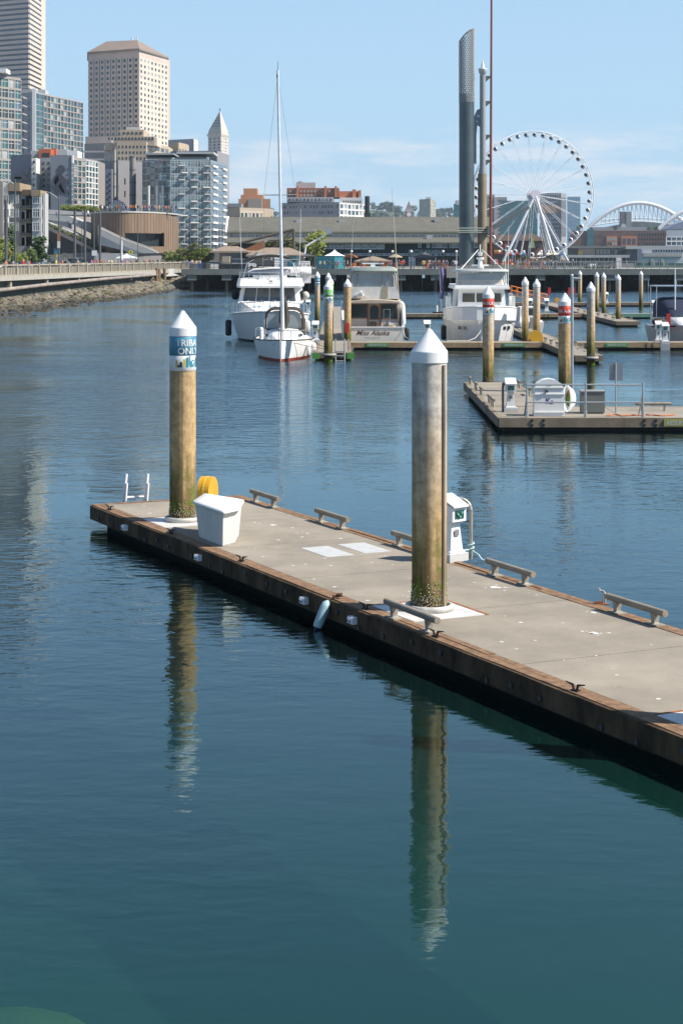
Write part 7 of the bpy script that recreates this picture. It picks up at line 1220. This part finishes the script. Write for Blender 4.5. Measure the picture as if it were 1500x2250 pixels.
facade(t, (xl+.5, ya), (xr-.5, ya), zz(521.5, ya), zz(513.5, ya), 33, 1, .8, .7, 'llb', None, 0, WH, 2)
for a, b, n_, yy, kd in ((712, 758, 4, (548, 536), 0), (758, 845, 5, (548, 536), 0), (918, 925, 1, (546, 532), 0), (936, 944, 1, (546, 532), 0), (948, 982, 3, (546, 532), 0), (986, 1006, 2, (546, 532), 0), (1040, 1052, 1, (546, 532), 0)):
    facade(t, at(a, AD-.02, 0), at(b, AD-.02, 0), zz(yy[0], AD), zz(yy[1], AD), n_, 1, .74, .68, 'lbd', None, 0, WH, 2)
facade(t, at(755, AD-.02, 0), at(1060, AD-.02, 0), zz(563, AD), zz(556, AD), 46, 1, .68, .6, 'lb', None, 0, WH, 0)
FWID[0] = .16; WH = WH0
m = MB(); v, f = text('SEATTLE AQUARIUM', 1.12, .012, space=1.12); p = at(936, AD-.06, zz(556, AD)); v = [(x*1.0, y, z_) for x, y, z_ in v]; wx = max(x for x, _, _ in v)-min(x for x, _, _ in v); k = (77/F*AD)/wx; m.add([(p.x+x*k, AD-.08, p.z+y) for x, y, _ in v], f); m.build('lettering', PB((.6, .68, .64), 'pale_green_letters'), t)
m = MB(); m.box(at(897, AD, 0).x, at(912, AD, 0).x, AD-.1, AD-.02, GZ, zz(563, AD)-.1); m.build('door', WH, t)
for px, y in ((655, 484), (750, 484), (962, 480), (940, 518)): m = MB(); p = at(px, AD+12, 0); yy = AD+15 if y < 500 else AD+5; m.box(p.x-.7, p.x+.7, yy, yy+1.4, zz(y+8, yy), zz(y-2, yy)); m.build('roof_vent', LTG, t)
# low restaurant roofs left of the shed
t = thing('timber_roofed_pavilion', 'low tan shingled pavilion with exposed timber roof truss', 'pavilion', at(560, 392, GZ)); TR = PB((.26, .2, .15), 'tan_shingles', var=.15, scale=.5)
def hip(px0, px1, ye, yt, d, dep, inset, name='roof'):
    a, b = at(px0, d, zz(ye, d)), at(px1, d, zz(ye, d)); zt_ = zz(yt, d+dep/2); m = MB(); v = [a, b, b+Vector((0, dep, 0)), a+Vector((0, dep, 0)), Vector((a.x+inset, d+dep/2, zt_)), Vector((b.x-inset, d+dep/2, zt_))]; v += [p-Vector((0, 0, .35)) for p in v[:4]]
    m.add(v, [(0, 1, 5, 4), (1, 2, 5), (2, 3, 4, 5), (3, 0, 4), (6, 7, 1, 0), (7, 8, 2, 1), (8, 9, 3, 2), (9, 6, 0, 3), (9, 8, 7, 6)]); return m.build(name, TR, t)
hip(462, 545, 552, 541, 392, 10, 2.5); hip(540, 676, 560, 544, 388, 12, 4); hip(520, 600, 554, 546, 396, 10, 3); addbox(t, 482, 530, 552.5, 575, 393.5, 7, PB((.17, .14, .12), 'brown_shop_front'), 'shop_front'); addbox(t, 545, 668, 561, 582, 391, 8, TAUPE, 'shop_front'); facade(t, at(500, 393.4, 0), at(528, 393.4, 0), zz(575, 393), zz(554, 393), 4, 1, .8, .9, 'd')
m = MB(); a, b = at(530, 400, zz(555, 400)), at(645, 400, zz(504, 400)); m.path([at(497, 400, None, 542), b], .3, 6); m.path([b, at(645, 400, None, 545)], .3, 6); m.path([at(590, 400, None, 528), at(640, 400, None, 528)], .2, 6); m.path([at(600, 400, None, 545), at(640, 400, None, 508)], .2, 6); m.build('roof_truss', PB((.09, .075, .06), 'truss_brown'), t)
slab(t, [(536, 548), (580, 528), (582, 552), (536, 552)], 398, 1, PB((.28, .12, .05), 'red_timber_panel', stretch=(3, 3, 3)), 'timber_screen')
t = thing('umbrella_bar', 'tan hipped bar roof behind the crowd on the pier', 'bar', at(820, 370, PZ)); hip(778, 860, 573, 562, 366, 6, 4); [addbox(t, px, px+1.5, 573, 592, 367, .3, TAUPE, 'post') for px in (782, 808, 834, 855)]
# ------------------------------------------------------------------ big wheel
WC = at(1171, 748, zz(428, 748)); WRAD = 26.0; t = thing('ferris_wheel', 'large white observation wheel with enclosed gondolas on the pier', 'ferris wheel', (WC.x, WC.y, 5)); WW = mat('wheel_white', (.74, .75, .77), .4, var=.03); ra = math.radians(14); ux = Vector((math.cos(ra), math.sin(ra), 0)); un = Vector((-math.sin(ra), math.cos(ra), 0)); WORG = Vector(ORG[t.name])
def wpnt(a, r, o=0): return WC+ux*r*math.cos(a)+Vector((0, 0, r*math.sin(a)))+un*o
for o_ in (-1.0, 1.0): m = MB(); m.path([wpnt(2*PI*i/84, WRAD, o_) for i in range(85)], .2, 5); m.build('rim', WW, t)
m = MB(); [m.tube(wpnt(2*PI*i/42, WRAD, -1), wpnt(2*PI*i/42, WRAD, 1), .09, n=4) for i in range(42)]; [m.tube(wpnt(2*PI*i/42, WRAD, -1), wpnt(2*PI*(i+1)/42, WRAD, 1), .06, n=4) for i in range(42)]; m.build('rim_bracing', WW, t)
for i in range(21):
    a = 2*PI*(i+.5)/21; m = MB(); m.tube(wpnt(a, 1.3, -1.6), wpnt(a, WRAD, -.9), .09, n=5); m.tube(wpnt(a, 1.3, 1.6), wpnt(a, WRAD, .9), .09, n=5); m.tube(wpnt(a, WRAD*.55, -1.2), wpnt(a, WRAD*.55, 1.2), .06, n=4); m.build('spoke', WW, t)
m = MB(); m.tube(WC-un*2.6, WC+un*2.6, 1.0, n=16); m.build('axle', WW, t); m = MB(); m.tube(WC-un*2.9, WC-un*2.55, 2.0, n=24); m.tube(WC+un*2.5, WC+un*2.8, 2.0, n=24); m.build('hub', mat('hub_lilac', (.55, .52, .6), .5), t)
gm = MB(); gm.ball((0, 0, 0), .92, .92, 1.0, 12, 8, 0); gw = MB(); gw.ball((-.12, -.12, .05), .9, .92, .78, 12, 6, 0); gmm = gm.mesh('gondola', WW); gwm = gw.mesh('gondola_glass', mat('gondola_dark', (.03, .04, .05), .15))
for i in range(42): p = wpnt(2*PI*i/42+.05, WRAD-1.35); o = link('gondola', gmm, t, p-WORG); link('gondola_glass', gwm, o)
for px, py, o_, r_ in ((1104, 566, -6, .6), (1222, 574, -6, .6), (1122, 566, 7, .45), (1248, 574, 7, .5)):
    d_ = 748+o_*1.2; foot = at(px, d_, 4.0); m = MB(); m.tube(foot, WC+un*math.copysign(2.3, o_), r_, .5, 10); m.build('leg', WW, t)
for px, o_ in ((1215, -4), (1140, 5)): m = MB(); m.tube(at(px, 748+o_, 4.), WC+un*math.copysign(2.4, o_)*.95, .35, .3, 8); m.build('stay', WW, t)
slab(t, [(1068, 503), (1160, 452), (1164, 457), (1074, 512)], 744, .9, GREYC, 'service_boom')
# pier hall under the wheel
mb = MB(); mb.box(at(1040, 715, 0).x, at(1300, 715, 0).x, 700, 860, 2.6, GZ-.3); struct(mb, 'wheel_pier', PDARK)
t, c, zt = bld('pier_hall', 'brown roofed pier hall with red front and yellow stripe under the wheel', [(1080, 770), (1196, 770)], 529, 40, PB((.2, .1, .07), 'hall_front'), z0=GZ-.3); slab(t, [(1078, 529), (1088, 517), (1172, 513), (1198, 529)], 768, 45, PB((.33, .22, .15), 'hall_roof'), 'roof'); addbox(t, 1092, 1122, 532, 545, 769, 1, PB((.5, .07, .03), 'hall_red'), 'red_sign_front'); addbox(t, 1085, 1103, 549, 553, 768, 1, SGN['yellow'], 'yellow_stripe'); addbox(t, 1085, 1104, 553.2, 558, 768, 1, PB((.5, .07, .03), 'hall_red'), 'red_stripe'); slab(t, [(1160, 545), (1168, 520), (1176, 545)], 767, 20, PB((.35, .42, .25), 'gable_green'), 'green_gable'); facade(t, at(1176, 766.9, 0), at(1196, 766.9, 0), zz(548, 767), zz(533, 767), 5, 1, .6, .7, 'd')
m = MB(); rs = [[at(1118+k*98, 722+y, None, 553-7.5*math.sin(PI*k)**.8) for k in [i/14 for i in range(15)]] for y in (0, 7)]; m.loft(rs, closed=False, cap=False); solo(m, 'arched_canopy', mat('pale_canopy', (.42, .47, .45), .5), 'long pale arched canopy below the observation wheel', 'canopy', rs[0][0])
for i in range(26): px = g.uniform(1110, 1235); tree(at(px, g.uniform(705, 725), GZ-.3), g.uniform(2.2, 4.2), 'round', g.choice(['mid', 'olive', 'dark']), 'small potted tree among the wheel pier stalls', 'potted trees below the wheel', .9) if i < 12 else tent(px, 552+g.uniform(-2, 3), 559, 12, g.uniform(706, 730), g.choice([WHITE2, CLOTH['pale blue'], CLOTH['red'], CLOTH['yellow'], CLOTH['blue']]), 'small bright stall canopy under the observation wheel', GZ-.3, 'stalls below the wheel')
for i in range(30): person(at(g.uniform(1085, 1260), g.uniform(701, 712), GZ-.3), g.choice(shirts), 'among the stalls below the observation wheel', 'crowd below the wheel', 1.05)
# ------------------------------------------------------------------ right background
t, c, zt = bld('brown_twin_tower', 'brown office tower left of the wheel hub', [(1066, 1700), (1086, 1700)], 428, 25, TAUPE); facade(t, c[0], c[1], 30, zt-1, 4, 9, .5, .5, 'bd')
t, c, zt = bld('grey_brown_tower', 'grey brown office block with pale corner behind the wheel', [(1085, 1680), (1113, 1680)], 433, 25, PB((.3, .26, .25), 'grey_brown')); facade(t, c[0], c[1], 25, zt-1.5, 6, 9, .55, .5, 'bd'); addbox(t, 1085, 1092, 433.2, 520, 1679, .8, LILAC, 'corner_strip')
t, c, zt = bld('teal_curtain_tower', 'teal glass office block seen through the wheel spokes', [(1098, 1550), (1180, 1550)], 441, 25, mat('teal_glass', (.04, .13, .14))); facade(t, c[0], c[1], 15, zt-.5, 22, 10, .8, .85, 'ttb', None, 0)
t, c, zt = bld('banded_office', 'office block with brown middle storeys behind the wheel legs', [(1185, 1600), (1232, 1600), (1243, 1620)], 424, 25, PB((.24, .24, .25), 'banded_grey'), k=1); facade(t, c[0], c[1], zz(452, 1600), zt-1, 9, 3, .7, .6, 'bn'); addbox(t, 1180, 1231, 450, 468, 1599, 1, PB((.3, .2, .15), 'brown_band'), 'brown_storeys'); addbox(t, 1232, 1243, 434, 520, 1598, 2, LILAC, 'pale_shaft'); facade(t, (c[0].x, c[0].y-.0), (c[1].x, c[1].y), zz(515, 1600), zz(470, 1600), 10, 5, .7, .6, 'nb')
t, c, zt = bld('pale_glass_tower', 'pale sky reflecting glass tower right of the hub', [(1245, 1750), (1274, 1750)], 432, 25, PB((.35, .42, .48), 'pale_glass_core', rough=.2)); facade(t, c[0], c[1], 20, zt-.3, 8, 12, .9, .85, 'm', None, 0)
# stadium
t = thing('stadium', 'stadium with white arched roof trusses and dark clock tower', 'stadium', at(1400, 2050, GZ)); SW = mat('arch_white', (.72, .73, .74), .5); d_ = 2050
def archpts(x0, y0, xa, ya, x1, y1, d, n=22):
    r = []
    for i in range(n+1):
        k = i/n; px = x0+(x1-x0)*k; f = (px-xa)/((x0-xa) if px < xa else (x1-xa)); yb = y0 if px < xa else y1; r.append(at(px, d, None, ya+(yb-ya)*f*f))
    return r
A1 = archpts(1292, 500, 1402, 446, 1500, 486, d_); A2 = [at(p.x/p.y*F+CX, d_, None, 497-11*math.sin(PI*i/22)) for i, p in enumerate(A1)]
m = MB(); m.path(A1, 2.2, 8); m.build('arch', SW, t); m = MB(); m.path(A2, .8, 6); m.path([p+Vector((0, 0, 4)) for p in A2[3:]], .6, 5); m.build('lower_chord', SW, t); m = MB(); [m.tube(A1[i], A2[i], .6, n=5) for i in range(2, 22)]; [m.tube(A1[i], A2[i+1], .35, n=4) for i in range(2, 21)]; [m.tube(A2[i], A2[i+1]+Vector((0, 0, 4)), .35, n=4) for i in range(3, 21)]; m.build('web_members', SW, t)
B1 = archpts(1446, 503, 1560, 450, 1660, 503, 1850); m = MB(); m.path(B1, 2.2, 8); m.build('arch', SW, t); m = MB(); [m.tube(p, Vector((p.x, p.y, min(p.z-1, zz(486, 1850)))), .5, n=4) for p in B1[2:12]]; m.build('arch_hangers', SW, t); m = MB(); m.extr([at(1460, 1860, None, 503), at(1480, 1860, None, 493), at(1510, 1860, None, 484), at(1660, 1860, None, 480), at(1660, 1860, None, 503)], (0, 30, 0)); m.build('seating_roof', PB((.16, .19, .28), 'stadium_roof_blue'), t)
slab(t, [(1318, 502), (1400, 486), (1470, 492), (1500, 505), (1500, 520), (1318, 520)], 2080, 60, PB((.09, .11, .13), 'stadium_bowl', var=.3), 'bowl'); addbox(t, 1363, 1386, 465, 515, 2000, 12, PB((.1, .1, .11), 'stadium_tower'), 'clock_tower_block'); addbox(t, 1375, 1386.2, 465.5, 515, 1999.5, .4, PB((.2, .195, .2), 'stadium_tower_lit'), 'tower_lit_strip'); m = MB(); p = at(1369, 1998, None, 497); m.tube(p, p+Vector((0, .8, 0)), 2.7, n=20); m.build('clock_face', LTG, t)  # paler strip paints sunlight on one side of the dark tower
t, c, zt = bld('brick_warehouse_row', 'dark brick waterfront office row with orange framed windows and glass bay', [(1252, 1300), (1462, 1300)], 507, 30, DBRICK); addbox(t, 1289, 1304, 503, 541, 1299, 1, mat('teal_glass', (.04, .13, .14)), 'glass_bay'); 
for x0, x1, n_ in ((1331, 1355, 4), (1364, 1398, 3)): addbox(t, x0, x1, 519, 541, 1299, 1, PB((.45, .17, .08), 'orange_frame'), 'orange_bay'); facade(t, at(x0+1, 1298.95, 0), at(x1-1, 1298.95, 0), zz(540, 1299), zz(521, 1299), n_, 2 if n_ == 4 else 1, .7, .7, 'dl')
facade(t, at(1400, 1299.95, 0), at(1460, 1299.95, 0), zz(541, 1300), zz(510, 1300), 10, 3, .5, .5, 'dn'); facade(t, at(1306, 1299.95, 0), at(1328, 1299.95, 0), zz(541, 1300), zz(512, 1300), 4, 2, .4, .4, 'd'); addbox(t, 1300, 1420, 499, 506.9, 1306, 15, GREYW, 'roof_storey')
for px in (1270, 1425, 1350, 1440): tree(at(px, 1303, zt), 3.4, 'round', 'mid', 'roof garden tree on the brick office row', 'roof garden trees', 1.4)
t, c, zt = bld('pale_blue_terminal', 'pale blue grey terminal block right of the brick office row', [(1463, 1250), (1560, 1250)], 506, 30, PB((.36, .4, .44), 'terminal_blue')); facade(t, c[0], c[1], zz(540, 1250), zz(520, 1250), 9, 2, .85, .7, 'nb', WH, .3)
t = thing('ferry_terminal', 'long grey flat roofed ferry terminal hall with walkway', 'terminal', at(1380, 1050, GZ)); addbox(t, 1245, 1378, 541, 545, 1050, 30, GREYC, 'roof_slab'); addbox(t, 1375, 1560, 540, 547, 1045, 30, LTG, 'roof_slab'); addbox(t, 1255, 1376, 545.2, 560, 1055, 20, PB((.1, .1, .1), 'terminal_dark'), 'hall'); addbox(t, 1270, 1306, 546, 560, 1054, 1, PB((.36, .31, .26), 'terminal_tan'), 'tan_wall'); addbox(t, 1269, 1279, 552, 560, 1053.5, .4, SGN['yellow'], 'yellow_panel'); facade(t, at(1308, 1054.9, 0), at(1372, 1054.9, 0), zz(559, 1055), zz(547, 1055), 8, 1, .8, .9, 'bld'); addbox(t, 1376, 1410, 547.2, 578, 1050, 20, PB((.13, .13, .135), 'terminal_grey'), 'stair_block')
addbox(t, 1245, 1382, 560.2, 566, 1040, 12, LTG, 'walkway'); addbox(t, 1250, 1380, 566.2, 578, 1048, 4, DARK, 'undercroft'); [addbox(t, 1255+i*10, 1256.2+i*10, 566.2, 578, 1042, 1, WH, 'walkway_post') for i in range(13)]
t = thing('ferry', 'white and green ferry moored at the terminal', 'ferry', at(1480, 960, 0)); addbox(t, 1409, 1600, 547, 578, 965, 15, PB((.5, .52, .54), 'ferry_white'), 'superstructure'); facade(t, at(1432, 964.95, 0), at(1500, 964.95, 0), zz(555, 965), zz(547.5, 965), 12, 1, .75, .8, 'db'); addbox(t, 1411, 1497, 556, 565, 964, 1, PB((.3, .31, .31), 'balcony_grey'), 'deck_balcony'); m = MB(); [m.extr([at(1414+i*6, 963.5, None, 564), at(1417+i*6, 963.5, None, 557), at(1420+i*6, 963.5, None, 564), at(1417+i*6, 963.5, None, 559)], (0, .2, 0)) for i in range(14)]; o = m.build('rail_truss', WH, t); o['kind'] = 'stuff'; addbox(t, 1405, 1600, 578.2, 590, 962, 20, PB((.03, .14, .11), 'ferry_green'), 'hull')
for px in (1430, 1452): m = MB(); m.lathe([(1.9, 0), (1.8, 1.5), (1.2, 3.2), (.6, 3.7), (0, 3.8)], at(px, 930, zz(585, 930)), 12); solo(m, 'dolphin_shelter', PB((.06, .09, .08), 'dolphin_dark'), 'dark domed mooring dolphin before the ferry', 'dolphin', at(px, 930, 0), 'mooring dolphins')
for i in range(9): car(at(1285+i*10, 900+i*7, GZ) if 0 else Vector(((1285+i*9-CX)/F*368, 368, PZ)), .1*i, ('white', 'silver', 'dark grey')[i % 3], '%s car parked on the pier behind the pale railing' % ('white', 'silver', 'dark grey')[i % 3], False, 'cars on the pier') if i in (2, 3, 5) else None
mb = MB(); a = at(1352, 350, PZ); mb.box(a.x, a.x+.9, 349, 350, PZ+.004, PZ+2.2); solo(mb, 'white_kiosk_box', WH, 'white equipment box behind the pale pier railing', 'box', a)
# ------------------------------------------------------------------ haze over the bay
mb = MB(); mb.box(-2500, 2500, -50, 4300, -6.5, 262); hz_box = link('haze', mb.mesh('haze', []))
hm = bpy.data.materials.new('sea_haze'); hm.use_nodes = True; n = hm.node_tree.nodes; n.clear(); o_ = n.new('ShaderNodeOutputMaterial'); v_ = n.new('ShaderNodeVolumePrincipled')
v_.inputs['Color'].default_value = (.72, .87, 1, 1); v_.inputs['Density'].default_value = 8e-5; v_.inputs['Anisotropy'].default_value = .2; hm.node_tree.links.new(v_.outputs[0], o_.inputs['Volume'])
hz_box.data.materials.append(hm); hz_box['kind'] = 'stuff'; hz_box['label'] = 'thin pale summer haze over the harbour and city'; hz_box['category'] = 'haze'
